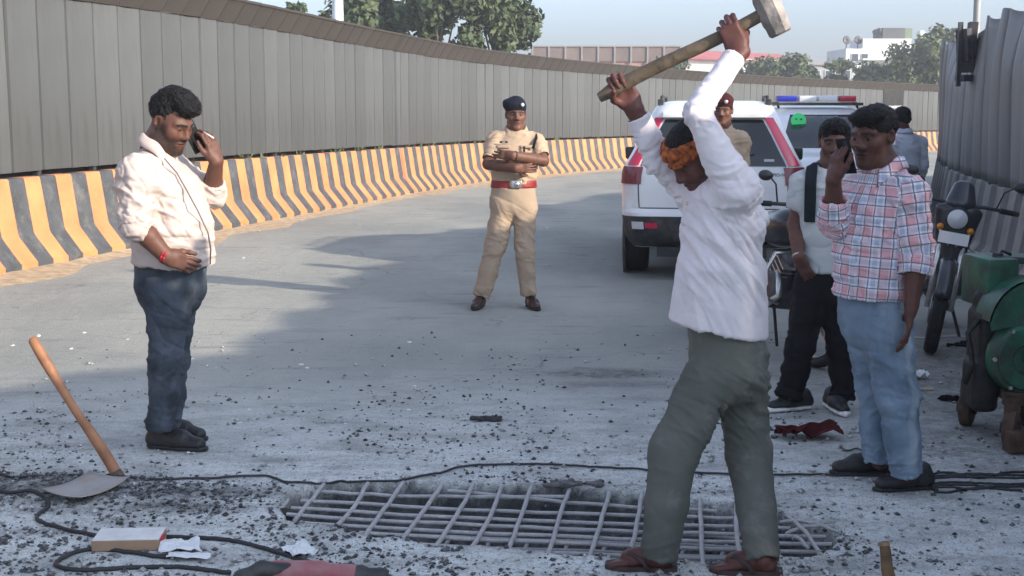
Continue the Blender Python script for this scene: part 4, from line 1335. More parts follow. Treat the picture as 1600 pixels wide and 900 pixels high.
b = MB(); n_ = nrm(A3(.55, -.85, 0)); c = P(1160, 236, Y - .09)
b.prism([(-.03, .04), (.03, .04), (.03, -.01), (0, -.04), (-.03, -.01)], -.003, .003, lambda x, y, z: tuple(c + np.cross(A3(0, 0, 1), n_) * x + A3(0, 0, 1) * y + n_ * z))
b.build('arm_patch', mat('red_patch', (.25, .03, .02), .8, col2=(.4, .25, .03), vscale=60), pF['shirt'], off=oF)
for px in (1108, 1150):
    hg = np.array([P(px, 460, Y)[0], Y + .05, 0]); shoe(pF['root'], oF, hg, hg + A3(0, -.28, 0), (M_BROWNSHOE, sol), h=.007)

# ============ man seen from behind, far by the wall
Y = 15.5
FG = nrm(A3(-.5, .85, 0)); LG = nrm(np.cross(A3(0, 0, 1), FG))
S = dict(u=LG, F=FG, skin=(.10, .047, .034), seed=12, h=.011, hh=.008, hd=.007, shirt_m=cloth_mat('pale_blue_shirt', (.50, .53, .60), .06), pants_m=M_BLACKCLOTH,
    sections=[(P(1416, 219, Y), .165, .085), (P(1416, 232, Y), .19, .12), (P(1416, 258, Y), .18, .125), (P(1416, 290, Y), .18, .13)],
    arm_r=dict(sh=P(1438, 224, Y + .08), el=P(1442, 258, Y + .05), wr=P(1438, 285, Y + .15), r=(.075, .06, .05), t=1.7, hand=dict(D=A3(0, .2, -1), N=A3(-.9, 0, 0), side=1, curl=CU_REL)),
    arm_l=dict(sh=P(1393, 224, Y - .08), el=P(1389, 258, Y - .05), wr=P(1386, 285, Y + .1), r=(.075, .06, .05), t=1.7, hand=dict(D=A3(0, .2, -1), N=A3(.9, 0, 0), side=1, curl=CU_REL)),
    pelvis=[(P(1416, 284, Y), .165, .12), (P(1416, 305, Y), .175, .12)],
    leg_r=dict(hip=P(1427, 308, Y), kn=P(1428, 348, Y), an=P(1428, 389, Y), r=(.095, .075, .06)),
    leg_l=dict(hip=P(1405, 308, Y), kn=P(1404, 348, Y), an=P(1403, 389, Y), r=(.095, .075, .06)),
    head=dict(c=P(1408, 184, Y), F=A3(-.55, .8, -.15), s=1.02, neck=P(1413, 205, Y), hh=.007, hair=([((0, -.022, .035), (.086, .102, .088)), ((0, -.04, -.02), (.078, .08, .06))], HAIR_STD[1])))
pG = person('man in a pale blue shirt seen from behind near the far vehicle', (*(P(1416, 395, Y)[:2]), 0), S)
collar(pG['shirt'], pG['off'], P(1413, 206, Y), A3(0, 0, 1), FG, .076, S['shirt_m'], gap=.4)
for px in (1403, 1428):
    hg = np.array([P(px, 395, Y)[0], Y, 0]); shoe(pG['root'], pG['off'], hg, hg + FG * .28, (M_BLACKSHOE, M_BLACKSOLE), h=.009)

# ============ man in the grey polo with a backpack
Y = 7.35
FE = nrm(A3(-.28, -1, 0)); LE = nrm(np.cross(A3(0, 0, 1), FE))
M_POLO = cloth_mat('pale_grey_polo', (.48, .50, .49), .05)
M_BLACKJEAN = cloth_mat('black_jeans', (.010, .010, .012), .3)
cE = P(1296, 286, Y)
S = dict(u=LE, F=FE, skin=(.115, .052, .038), seed=15, h=.008, hh=.005, hd=.0045, shirt_m=M_POLO, pants_m=M_BLACKJEAN, shirt_name='polo_shirt', pants_name='jeans',
    sections=[(cE, .155, .08), (P(1294, 315, Y), .17, .115), (P(1291, 370, Y), .158, .12), (P(1289, 424, Y), .163, .122)],
    arm_r=dict(sh=P(1257, 292, Y), el=P(1243, 352, Y + .03), wr=P(1250, 405, Y - .10), r=(.072, .07, .066), t=.58, fr=(.044, .040, .028),
               hand=dict(D=A3(.45, .1, -.85), N=A3(.6, .7, .2), side=1, curl=CU_REL)),
    arm_l=dict(sh=P(1336, 292, Y), el=P(1348, 352, Y + .03), wr=P(1343, 405, Y - .08), r=(.072, .07, .066), t=.58, fr=(.044, .040, .028),
               hand=dict(D=A3(-.3, .1, -.95), N=A3(-.6, .7, .2), side=-1, curl=CU_REL)),
    pelvis=[(P(1289, 418, Y), .150, .115), (P(1288, 448, Y), .165, .115)],
    leg_r=dict(hip=P(1270, 458, Y), kn=P(1252, 535, Y - .02), an=P(1234, 618, Y - .02), r=(.098, .076, .066), aa=.012),
    leg_l=dict(hip=P(1306, 458, Y), kn=P(1313, 535, Y), an=P(1318, 622, Y + .02), r=(.098, .074, .062), aa=.012),
    head=dict(c=P(1304, 222, Y), F=A3(-.22, -1, -.16), s=1.0, neck=P(1299, 260, Y), must=.8, stub=.35, eye=.6, hair=HAIR_STD))
pE = person('man in a pale grey polo and black jeans with backpack strap and hand in pocket', G(1275, 640), S)
oE = pE['off']
collar(pE['shirt'], oE, P(1298, 264, Y), A3(0, -.1, 1), FE, .076, M_POLO, gap=.4)
band('sleeve_trim', pE['sf'], .007, .004, S['arm_r']['end'] - nrm(S['arm_r']['el'] - S['arm_r']['sh']) * .012, S['arm_r']['el'] - S['arm_r']['sh'], .010,
     cloth_mat('white_trim', (.75, .76, .75), .03), pE['shirt'], oE, extra=[(P(1268, 320, Y), A3(1, 0, 0))])
M_STRAP = cloth_mat('dark_teal_strap', (.012, .018, .022), .2)
bp = pE['sf']
V, F = bp.surf(.006, .024, [(P(1277, 290, Y), LE), (P(1259, 290, Y), -LE), (P(1290, 345, Y), A3(0, 0, -1))])
o = field_obj('backpack_strap', [(V, F)], M_STRAP, None, oE)
bpk = empty('backpack', P(1292, 350, Y + .2), 'dark backpack worn by the man in the grey polo, its strap over his shoulder', 'backpack')
o.parent = bpk; o.location = tuple(oE - P(1292, 350, Y + .2))
b = MB(); b.box((0, .05, 0), (.14, .08, .21), bev=.04); b.build('bag_body', M_STRAP, bpk, smooth=True)
b = MB(); b.box((0, .14, -.05), (.11, .03, .12), bev=.02); b.build('front_pocket', M_STRAP, bpk, smooth=True)
b = MB(); wv = nrm(S['arm_r']['el'] - S['arm_r']['wr']); uu = nrm(np.cross(wv, A3(0, 0, 1))); vv = np.cross(wv, uu)
b.tube([S['arm_r']['wr'] + wv * .02 + uu * math.cos(a) * .036 + vv * math.sin(a) * .034 for a in np.linspace(0, 2 * math.pi, 17)], .006, 6)
b.build('bracelet', M_STEEL, pE['root'], off=oE, smooth=True)
ws = mat('white_sole', (.72, .72, .70), .6, var=.1, vscale=20)
t1 = G(1199, 645); d1 = nrm(A3(.93, .35, 0)); shoe(pE['root'], oE, t1 + d1 * .285, t1, (M_BLACKSHOE, ws), sole=.034)
t1 = G(1322, 652); d1 = nrm(A3(-.12, 1, 0)); shoe(pE['root'], oE, t1 + d1 * .285, t1, (M_BLACKSHOE, ws), sole=.034)

# ============ the worker swinging a sledgehammer
Y = 4.88
FC = nrm(A3(-.93, -.37, 0)); LC = nrm(np.cross(A3(0, 0, 1), FC))
M_SHIRT_C = cloth_mat('dusty_white_shirt', (.66, .62, .635), .06, vscale=4, col2=(.74, .70, .715))
M_PANTS_C = cloth_mat('grey_green_trousers', (.115, .122, .105), .18, vscale=4)
grime(M_SHIRT_C, (.22, .19, .18), 16, .66, .74, .55); grime(M_SHIRT_C, (.52, .46, .45), 3.5, .5, .72, .5)
grime(M_PANTS_C, (.30, .30, .285), 6, .54, .75, .4); grime(M_PANTS_C, (.06, .063, .055), 4, .55, .75, .45)
hA, hB = P(936, 153, 4.96), P(1192, 21, 4.86)                # hammer handle, its end and its head
hd_ = nrm(hB - hA)
def grip(px, nY):
    t = (px - 936) / (1192 - 936.0); hc = hA + (hB - hA) * t
    D = nrm(A3(0, 0, 1) - hd_ * hd_[2]); N = nrm(np.cross(D, hd_)); N = N if N[1] * nY > 0 else -N
    return hc - N * .031 - D * .078, D, N
wl, Dl, Nl = grip(1141, 1)
wr_, Dr, Nr = grip(973, -1)
elL, elR = P(1089, 174, 4.70), P(1030, 252, 5.00)
def bare_foot(heel, toe):
    D = nrm((toe - heel) * A3(1, 1, 0)); Sd = np.cross(D, A3(0, 0, 1)); f = Field()
    at = lambda d, s_, z: heel + D * d + Sd * s_ + A3(0, 0, z)
    f.cone(at(.045, 0, .042), at(.06, 0, .085), .028, .028, .02)
    f.cone(at(.035, 0, .038), at(.15, 0, .042), .028, .030, .03, u=Sd, sa=1.0, sb=1.3)
    f.cone(at(.07, 0, .075), at(.17, .0, .045), .026, .02, .03)
    for i in range(5):
        s_ = (-.036 + .018 * i)
        f.cone(at(.15, s_ * .7, .032), at(.225 - .010 * abs(i - 1) * (i > 1), s_, .022), .013, .0095 if i else .013, .008)
    return f.surf(.0045)
fl_h, fl_t = G(1052, 892), G(952, 887)
fr_h, fr_t = G(1216, 898), G(1118, 893)
S = dict(u=LC, F=FC, skin=(.105, .042, .034), seed=20, h=.0058, pamp=.5, hh=.0036, hd=.004, shirt_m=M_SHIRT_C, pants_m=M_PANTS_C, yoke=.8, yr=.068, famp=.0015,
    sections=[(P(1118, 308, Y), .150, .085), (P(1128, 352, Y), .172, .128), (P(1127, 430, Y), .172, .148), (P(1120, 512, Y), .178, .184)], hemn=nrm(A3(-.20, 0, -1)),
    arm_l=dict(sh=P(1150, 296, Y - .15), el=elL, wr=wl, r=(.074, .043, .042), t=1.88, fr=(.042, .036, .026), fa=.0045, hand=dict(D=Dl, N=Nl, side=1, curl=CU_GRIP, s=1.06, thumb=((.6, .45, .55), (.5, -.1, .9), (.35, -.5, .8)))),
    arm_r=dict(sh=P(1090, 300, Y + .14), el=elR, wr=wr_, r=(.076, .050, .045), t=1.80, fr=(.042, .036, .026), fa=.007, hand=dict(D=Dr, N=Nr, side=1, curl=CU_GRIP, s=1.06, thumb=((.6, .45, .55), (.5, -.1, .9), (.35, -.5, .8)))),
    pelvis=[(P(1130, 488, Y), .140, .128), (P(1138, 575, Y), .165, .138)],
    leg_l=dict(hip=P(1112, 590, Y - .07), kn=P(1053, 702, Y - .10), an=P(1029, 872, Y - .13), r=(.104, .088, .065), kw=.12, ka=.002, aa=.003),
    leg_r=dict(hip=P(1158, 590, Y + .08), kn=P(1170, 706, Y + .06), an=P(1192, 876, 4.70), r=(.098, .080, .061), kw=.12, ka=.002, aa=.003),
    pfolds=[(P(1146, 635, Y - .05), .2, A3(.6, .2, .8), .05, 5, .009), (P(1185, 590, Y), .15, A3(.3, 0, 1), .05, 3, .008)],
    head=dict(c=P(1090, 243, Y), F=A3(-.70, -.26, -.62), s=1.03, neck=P(1112, 292, Y), must=.4, stub=.5, eye=.5),
    feet=[bare_foot(fl_h, fl_t), bare_foot(fr_h, fr_t)],
    folds=[(P(1168, 385, Y - .1), .20, A3(.8, .1, .6), .050, 8, .011), (P(1165, 320, Y - .1), .12, A3(.4, .1, .9), .045, 5, .006), (P(1110, 345, Y - .12), .18, A3(1, .1, .45), .06, 8, .008), (P(1140, 440, Y - .14), .28, A3(.9, 0, .45), .085, 8, .007),
           (P(1090, 480, Y - .12), .2, A3(1, .1, .2), .07, 6, .004)])
pC = person('worker in a dusty white shirt and grey-green trousers swinging a sledgehammer overhead', (G(1125, 893)), S)
oC = pC['off']
collar(pC['shirt'], oC, P(1110, 294, Y), nrm(P(1094, 240, Y) - P(1118, 306, Y)), FC, .076, M_SHIRT_C, gap=.5)
# head cloth and the hair above it
R, s = pC['R'], pC['s']; hc = pC['hc']
w = lambda *v: hc + R @ (np.array(v, float) * s)
f = Field(); f.ell(w(0, -.015, .062), np.array((.086, .104, .072)) * s, R, .02); f.ell(w(0, -.05, .005), np.array((.074, .06, .06)) * s, R, .02)
f.ell(w(0, .13, -.02), np.array((.09, .07, .085)) * s, R, .006, sub=True)
V, F = f.surf(.0045); N = vnormals(V, F); V = V + N * ((fbm((V - hc) * 60, 3, 3) - .5) * .012)[:, None]
field_obj('hair', [(V, F)], M_HAIR, pC['root'], oC)
f = Field()
f.ell(w(0, -.014, .050), np.array((.089, .108, .046)) * s, R, .01)
for k, (uu_, ph) in enumerate([(.030, 0), (.055, 1.2), (.076, 2.6)]):
    ring = [w(.083 * math.sin(a) * (1 - .08 * (k == 2)), -.012 + .103 * math.cos(a) * (1 - .08 * (k == 2)), uu_ + .014 * math.sin(a + ph)) for a in np.linspace(0, 2 * math.pi, 25)]
    f.chain(ring, [(.012 + .002 * math.sin(3 * q + k)) * s for q in np.linspace(0, 6.28, 25)], .012)
f.ell(w(0, -.02, .135), np.array((.075, .09, .052)) * s, R, .012, sub=True)
f.ell(w(-.03, -.118, .035), np.array((.028, .022, .028)) * s, R, .015)
f.cone(w(-.03, -.12, .03), w(-.05, -.125, -.06), .018 * s, .010 * s, .01)
V, F = f.surf(.0042); V = folds(V, F, [(None, 1, R[:, 2] + .25 * R[:, 1], .020, 6, .003)], 9)
field_obj('head_cloth', [(V, F)], mat('orange_print_cloth', (.10, .012, .006), .85, var=.3, vscale=55, col2=(.50, .13, .02), detail=3, bump=.2, bscale=200), pC['root'], oC)
# placket, buttons, stain
b = MB()
pl = [P(1079, 318, Y - .08), P(1073, 350, Y - .06)]
for p in pl:
    b = MB(); pts_btn(b, p + FC * .015, FC, .007); b.build('button', mat('shirt_button', (.5, .47, .4), .4), pC['shirt'], off=oC)
M_SLIP = mat('worn_brown_rubber', (.045, .025, .022), .75, var=.3, vscale=25)
for hx, tx in ((fl_h, fl_t), (fr_h, fr_t)):
    D = nrm((tx - hx) * A3(1, 1, 0)); Sd = np.cross(D, A3(0, 0, 1))
    b = MB(); pol = [(-.015, .028), (.02, .038), (.1, .036), (.17, .046), (.22, .042), (.25, .022), (.25, -.022), (.22, -.042), (.17, -.046), (.1, -.036), (.02, -.038), (-.015, -.028)]
    b.prism(pol, .002, .020, lambda x, y, z: tuple(hx + D * x + Sd * y + A3(0, 0, z)))
    o = b.build('slipper', M_SLIP, pC['root'], off=oC)
    b = MB()
    for sg in (-1, 1):
        b.tube([hx + D * .195 + A3(0, 0, .03), hx + D * .16 + Sd * .022 * sg + A3(0, 0, .066), hx + D * .11 + Sd * .040 * sg + A3(0, 0, .045), hx + D * .09 + Sd * .041 * sg + A3(0, 0, .012)], [.007, .012, .011, .009], 8)
    b.build('strap', M_SLIP, o, off=oC, smooth=True)

# the sledgehammer
hm = empty('sledgehammer', hB, 'long-handled sledgehammer with dusty steel head held overhead by the worker', 'hammer')
b = MB(); ts = np.linspace(0, 1.10, 16)
b.tube([hA - hB + (hB - hA) * t + A3(0, 0, .006 * math.sin(6 * t)) for t in ts], [.018] + [.0265 - .0035 * t for t in ts[1:]], 14)
b.build('handle', mat('weathered_wood', (.105, .078, .05), .8, var=.35, vscale=5, stretch=(1, 1, 1), bump=.4, bscale=30), hm, smooth=True, angle=50)
ax = nrm(P(1207, 58, 4.86) - P(1186, -8, 4.86)); ax = nrm(ax - hd_ * (ax @ hd_) * .8)
b = MB(); v8 = []
u1 = nrm(np.cross(ax, hd_)); u2 = np.cross(ax, u1)
prof = [(-.095, .034), (-.088, .042), (-.060, .043), (-.045, .047), (.045, .047), (.060, .043), (.088, .042), (.095, .034)]
Vv, Ff = [], []
for al, r_ in prof:
    for k in range(8):
        a = math.pi / 8 + k * math.pi / 4
        Vv.append(ax * al + (u1 * math.cos(a) + u2 * math.sin(a)) * r_ * 1.06)
for i in range(len(prof) - 1):
    for k in range(8): Ff.append((i * 8 + k, i * 8 + (k + 1) % 8, (i + 1) * 8 + (k + 1) % 8, (i + 1) * 8 + k))
Ff += [tuple(range(8))[::-1], tuple(range(56, 64))]
b.add([v + hd_ * .028 for v in Vv], Ff)
b.build('hammer_head', mat('dusty_worn_steel', (.20, .195, .185), .65, .35, var=.35, vscale=14, col2=(.34, .31, .28), bump=.35, bscale=40), hm, angle=35)

# ============ man in the checked shirt on the phone
Y = 5.85
FD = nrm(A3(-.8, -.6, 0)); LD = nrm(np.cross(A3(0, 0, 1), FD))
def plaid_mat():
    m = bpy.data.materials.new('pink_blue_plaid'); m.use_nodes = True
    nt = m.node_tree; N, L = nt.nodes, nt.links; b = N['Principled BSDF']
    b.inputs['Roughness'].default_value = .9; b.inputs['Specular IOR Level'].default_value = .15
    at = N.new('ShaderNodeAttribute'); at.attribute_name = 'uvw'
    sp = N.new('ShaderNodeSeparateXYZ'); L.new(at.outputs['Vector'], sp.inputs[0])
    def M(op, a, b_=None):
        x = N.new('ShaderNodeMath'); x.operation = op
        for i, v in enumerate((a, b_)):
            if v is None: continue
            if isinstance(v, (int, float)): x.inputs[i].default_value = v
            else: L.new(v, x.inputs[i])
        return x.outputs[0]
    def stripe(co, per, ph, wd):
        t = M('FRACT', M('ADD', M('DIVIDE', co, per), ph))
        return M('LESS_THAN', M('ABSOLUTE', M('SUBTRACT', t, .5)), wd / per / 2)
    def mixc(f, a, c):
        x = N.new('ShaderNodeMix'); x.data_type = 'RGBA'
        L.new(f, x.inputs['Factor'])
        if isinstance(a, tuple): x.inputs['A'].default_value = a
        else: L.new(a, x.inputs['A'])
        x.inputs['B'].default_value = c
        return x.outputs['Result']
    u_, v_ = sp.outputs[0], sp.outputs[1]
    c = (.78, .77, .79, 1)
    pk = M('MULTIPLY', M('ADD', stripe(u_, .088, .2, .034), stripe(v_, .088, .2, .034)), .5)
    c = mixc(pk, c, (.66, .36, .38, 1))
    bl = M('MULTIPLY', M('ADD', stripe(u_, .088, .72, .020), stripe(v_, .088, .72, .020)), .34)
    c = mixc(bl, c, (.22, .30, .46, 1))
    ln = M('MINIMUM', M('ADD', stripe(u_, .044, .45, .0055), stripe(v_, .044, .45, .0055)), 1.0)
    c = mixc(M('MULTIPLY', ln, .78), c, (.06, .07, .13, 1))
    L.new(c, b.inputs['Base Color'])
    n = N.new('ShaderNodeTexNoise'); n.inputs['Scale'].default_value = 400
    bp_ = N.new('ShaderNodeBump'); bp_.inputs['Strength'].default_value = .15; L.new(n.outputs['Fac'], bp_.inputs['Height']); L.new(bp_.outputs[0], b.inputs['Normal'])
    return m
M_PLAID = plaid_mat()
def plaid_uv(me, off, bones, u, F_):
    """cloth coordinates: round and along the nearest limb"""
    n = len(me.vertices); co = np.empty(n * 3, np.float32); me.vertices.foreach_get('co', co); V = co.reshape(-1, 3).astype(float) + off
    best = np.full(n, 9e9); out = np.zeros((n, 3))
    for a, b_, rad, ref in bones:
        ax = b_ - a; Ln = np.linalg.norm(ax); ax = ax / Ln
        t = np.clip((V - a) @ ax, 0, Ln); q = V - a - t[:, None] * ax
        r = np.linalg.norm(q, axis=1); d = r / rad
        x1 = nrm(ref - ax * (ref @ ax)); y1 = np.cross(ax, x1)
        an = np.arctan2(q @ y1, q @ x1)
        m = d < best
        best[m] = d[m]
        out[m, 0] = an[m] * rad * 1.0; out[m, 1] = ((V - a) @ ax)[m]
    at = me.attributes.new('uvw', 'FLOAT_VECTOR', 'POINT'); at.data.foreach_set('vector', out.astype(np.float32).ravel())
M_JEAN_L = cloth_mat('light_blue_jeans', (.125, .185, .25), .22, vscale=5, col2=(.22, .30, .38))
grime(M_JEAN_L, (.36, .43, .50), 4, .50, .72, .55, (1.5, 1.5, .5)); grime(M_JEAN_L, (.07, .10, .14), 5, .56, .75, .5, (1, 1, .5))
cD = P(1380, 291, Y)
S = dict(u=LD, F=FD, skin=(.095, .040, .030), seed=30, h=.0062, hh=.004, hd=.004, shirt_m=M_PLAID, pants_m=M_JEAN_L, pants_name='jeans', famp=.005,
    sections=[(cD, .150, .085), (P(1371, 330, Y), .172, .128), (P(1363, 400, Y), .172, .150), (P(1361, 462, Y), .176, .154)], hemn=nrm(A3(-.05, 0, -1)),
    arm_l=dict(sh=P(1420, 303, Y - .13), el=P(1434, 398, Y - .17), wr=P(1424, 480, Y - .22), r=(.078, .066, .062), t=1.36, fr=(.045, .042, .029),
               hand=dict(D=A3(-.12, -.15, -1), N=A3(-.9, .3, 0), side=-1, curl=[(.15, .35, .25)] * 4, s=1.05)),
    arm_r=dict(sh=P(1340, 302, Y + .12), el=P(1303, 348, Y - .02), wr=P(1303, 277, Y - .10), r=(.076, .064, .060), t=1.50, fr=(.045, .041, .029),
               hand=dict(D=A3(.12, -.1, 1), N=A3(.88, .35, -.1), side=1, curl=CU_PHONE, s=1.05, thumb=((.8, .5, .2), (.95, .2, .2), (1, .0, .1)))),
    pelvis=[(P(1363, 458, Y), .160, .135), (P(1366, 498, Y), .165, .135)],
    leg_r=dict(hip=P(1356, 512, Y + .07), kn=P(1371, 612, Y + .07), an=P(1374, 722, Y + .05), r=(.104, .080, .068), aa=.008),
    leg_l=dict(hip=P(1386, 512, Y - .07), kn=P(1402, 622, Y - .10), an=P(1417, 742, Y - .10), r=(.108, .086, .070), aa=.008),
    head=dict(c=P(1365, 213, Y), F=A3(-.74, -.64, -.16), s=1.05, neck=P(1381, 260, Y), must=.75, stub=.2, eye=.55, hamp=.006, hst=(1, .5, 1),
              hair=([((0, -.022, .045), (.085, .102, .084)), ((.0, .05, .085), (.07, .055, .035)), ((.02, .03, .10), (.06, .07, .03))], HAIR_STD[1])),
    folds=[(P(1330, 420, Y - .1), .25, A3(.3, 0, 1), .08, 3, .007), (P(1400, 330, Y - .15), .18, A3(.8, 0, .5), .06, 3, .007)])
pD = person('man in a pink and blue checked shirt and light jeans talking on a phone', G(1380, 755), S)
oD = pD['off']; a_ = S['arm_l']; r_ = S['arm_r']
bonesD = [(cD + A3(0, 0, .1), P(1361, 475, Y), .165, FD), (a_['sh'], a_['el'], .075, A3(0, -1, 0)), (a_['el'], a_['end'], .075, A3(0, -1, 0)),
          (r_['sh'], r_['el'], .075, A3(0, -1, 0)), (r_['el'], r_['end'], .07, A3(0, -1, 0))]
plaid_uv(pD['shirt'].data, oD, bonesD, LD, FD)
o = collar(pD['shirt'], oD, P(1380, 261, Y), nrm(P(1370, 215, Y) - cD), FD, .082, M_PLAID, gap=.4, spread=1.2)
plaid_uv(o.data, oD, [(P(1376, 300, Y), P(1376, 250, Y), .085, FD)], LD, FD)
o = band('rolled_cuff', pD['sf'], .007, .008, a_['end'] - nrm(a_['wr'] - a_['el']) * .03, a_['wr'] - a_['el'], .026, M_PLAID, pD['shirt'], oD, extra=[(P(1404, 430, Y - .1), A3(-1, 0, 0))])
plaid_uv(o.data, oD, bonesD, LD, FD)
for t1, d1 in ((G(1299, 741), nrm(A3(.97, .06, 0))), (G(1367, 768), nrm(A3(.97, .18, 0)))):
    shoe(pD['root'], oD, t1 + d1 * .275, t1, (M_BLACKSHOE, M_BLACKSOLE), sole=.022)
phone(P(1322, 244, Y - .12), A3(-.28, -.1, .95), A3(-.75, -.5, -.1), 'black mobile phone held by the man in the checked shirt')

# pocket of the worker's trousers, pockets of the jeans, breast pocket and buttons of the checked shirt
V, F = pC['pf'].surf(.006, .004, [(P(1072, 545, Y), A3(0, 0, 1)), (P(1060, 590, Y), A3(0, 0, -1)), (P(1073, 560, Y), nrm(A3(1, 0, .5))), (P(1066, 560, Y), nrm(A3(-1, 0, -.5)))])
field_obj('pocket_welt', [(V, F)], cloth_mat('trouser_welt', (.06, .064, .056), .1), pC['pants'], oC)
V, F = pA['pf'].surf(.006, .004, [(P(240, 425, 6.5), A3(0, 0, 1)), (P(240, 470, 6.5), A3(0, 0, -1)), (P(238, 440, 6.4), A3(1, 0, 0)), (P(240, 440, 6.52), A3(0, 1, 0))])
field_obj('back_pocket', [(V, F)], M_JEAN_D, pA['pants'], oA)
V, F = pD['sf'].surf(.006, .010, [(cD + FD * .0 + LD * .013, LD), (cD - LD * .013, -LD), (cD + FD * .05, -FD), (P(1360, 459, 5.85), A3(0, 0, -1)), (P(1360, 285, 5.85), A3(0, 0, 1))])
V = folds(V, F, S['folds'], 30)
o = field_obj('front_placket', [(V, F)], M_PLAID, pD['shirt'], oD); plaid_uv(o.data, oD, bonesD, LD, FD)

# ------------------------------------------------------------------ vehicles
M_WHITE = mat('white_car_paint', (.70, .72, .72), .3, var=.04, vscale=3, spec=.5, coat=.5)
M_BLKPL = mat('black_bumper_plastic', (.022, .024, .026), .6, var=.2, vscale=12)
grime(M_WHITE, (.42, .38, .32), 3.0, .55, .75, .35); grime(M_BLKPL, (.12, .11, .095), 6.0, .45, .7, .6)
M_GLASS = mat('tinted_car_glass', (.012, .018, .020), .06, spec=.6)
M_TYRE = mat('tyre_rubber', (.014, .014, .015), .85, var=.3, vscale=20, bump=.2, bscale=60)
M_ALLOY = mat('alloy', (.42, .42, .42), .35, .8, var=.15, vscale=14)
M_REDL = mat('red_lamp', (.55, .012, .06), .2, spec=.6, coat=.3)
M_REDLD = mat('dark_red_lamp', (.16, .006, .015), .2, spec=.6, coat=.3)
M_CLEARL = mat('clear_lamp', (.6, .6, .6), .15, spec=.6)

class CarShell:
    """horizontal outlines stacked by height; rear at y=0, front towards +y"""
    def __init__(s, lev): s.l = np.array(lev, float)
    def at(s, z): return [np.interp(z, s.l[:, 0], s.l[:, k]) for k in range(1, 5)]
    def pt(s, q, z, off=0.0):
        hw, yr, yf, rc = s.at(z)
        sg = 1 if q >= 0 else -1; q = abs(q); w = hw - rc
        if q < 1: p = (q * w, yr); n = (0, -1)
        elif q < 2: a = (q - 1) * math.pi / 2; p = (w + rc * math.sin(a), yr + rc - rc * math.cos(a)); n = (math.sin(a), -math.cos(a))
        elif q < 3: t = q - 2; p = (hw, yr + rc + t * (yf - yr - 2 * rc)); n = (1, 0)
        elif q < 4: a = (q - 3) * math.pi / 2; p = (w + rc * math.cos(a), yf - rc + rc * math.sin(a)); n = (math.cos(a), math.sin(a))
        else: p = ((5 - q) * w, yf); n = (0, 1)
        return np.array([sg * (p[0] + n[0] * off), p[1] + n[1] * off, z])
    def body(s, z0, z1, nz, off=0.0, cap=True, name='body_shell', zl=None):
        qs = np.concatenate([np.linspace(-5, -4, 7)[:-1], np.linspace(-4, -3, 7)[:-1], np.linspace(-3, -2, 13)[:-1], np.linspace(-2, -1, 7)[:-1], np.linspace(-1, 1, 13)[:-1],
                             np.linspace(1, 2, 7)[:-1], np.linspace(2, 3, 13)[:-1], np.linspace(3, 4, 7)[:-1], np.linspace(4, 5, 7)[:-1]])
        zs = np.linspace(z0, z1, nz) if zl is None else zl
        b = MB(); n = len(qs)
        V = [s.pt(q, z, off) for z in zs for q in qs]
        F = [(i * n + k, i * n + (k + 1) % n, (i + 1) * n + (k + 1) % n, (i + 1) * n + k) for i in range(len(zs) - 1) for k in range(n)]
        if cap: F += [tuple(range(n))[::-1], tuple(range((len(zs) - 1) * n, len(zs) * n))]
        return b.add(V, F)
    def patch(s, f0, f1, z0, z1, off=.006, th=.012, nq=10, nz=8, b=None):
        """q runs f0(z)..f1(z)"""
        g = lambda f, z: f(z) if callable(f) else f
        b = b or MB(); V, F = [], []
        for o in (off, off - th):
            for i in range(nz + 1):
                z = z0 + (z1 - z0) * i / nz
                for k in range(nq + 1):
                    q = g(f0, z) + (g(f1, z) - g(f0, z)) * k / nq
                    V.append(s.pt(q, z, o))
        m = nq + 1; h = m * (nz + 1)
        for i in range(nz):
            for k in range(nq):
                F.append((i * m + k, i * m + k + 1, (i + 1) * m + k + 1, (i + 1) * m + k))
                F.append((h + i * m + k, h + (i + 1) * m + k, h + (i + 1) * m + k + 1, h + i * m + k + 1))
        for i in range(nz):
            for k in (0, nq): F.append((i * m + k, (i + 1) * m + k, h + (i + 1) * m + k, h + i * m + k))
        for k in range(nq):
            for i in (0, nz): F.append((i * m + k, i * m + k + 1, h + i * m + k + 1, h + i * m + k))
        return b.add(V, F)

def wheel(parent, c, r=.37, w=.12, side=1):
    root = None
    b = MB(); b.lathe(c, A3(1, 0, 0), [(r - .11, -w), (r - .03, -w), (r - .006, -w * .8), (r, -w * .5), (r, w * .5), (r - .006, w * .8), (r - .03, w), (r - .11, w), (r - .12, 0)], 36, closed=True)
    t = b.build('tyre', M_TYRE, parent, smooth=True, angle=40)
    b = MB(); b.lathe(c, A3(side, 0, 0), [(.0, w * .55), (.05, w * .6), (.06, w * .4), (r - .13, w * .3), (r - .115, w * .9), (r - .105, w * .9), (r - .105, -w * .8)], 30)
    for k in range(5):
        a = k * 2 * math.pi / 5
        d = A3(0, math.cos(a), math.sin(a))
        b.box(np.asarray(c) + A3(side * w * .55, 0, 0) + d * r * .38, (.012, .03, r * .33), frame(x=A3(1, 0, 0), z=d))
    b.build('rim', M_ALLOY, t, smooth=True, angle=40)

LEV = [(.34, .80, .12, 4.45, .16), (.42, .86, .04, 4.52, .20), (.52, .90, .0, 4.58, .22), (.66, .915, -.01, 4.60, .22), (.70, .92, .0, 4.60, .20), (.74, .92, .045, 4.58, .18),
       (.95, .925, .055, 4.54, .17), (1.08, .915, .065, 4.40, .17), (1.14, .905, .075, 4.1, .17), (1.20, .885, .09, 3.45, .17), (1.30, .83, .115, 3.25, .17), (1.45, .755, .165, 2.98, .17),
       (1.60, .685, .22, 2.68, .18), (1.70, .640, .27, 2.45, .19), (1.77, .60, .33, 2.2, .20), (1.815, .52, .46, 1.95, .22), (1.83, .42, .75, 1.7, .2)]

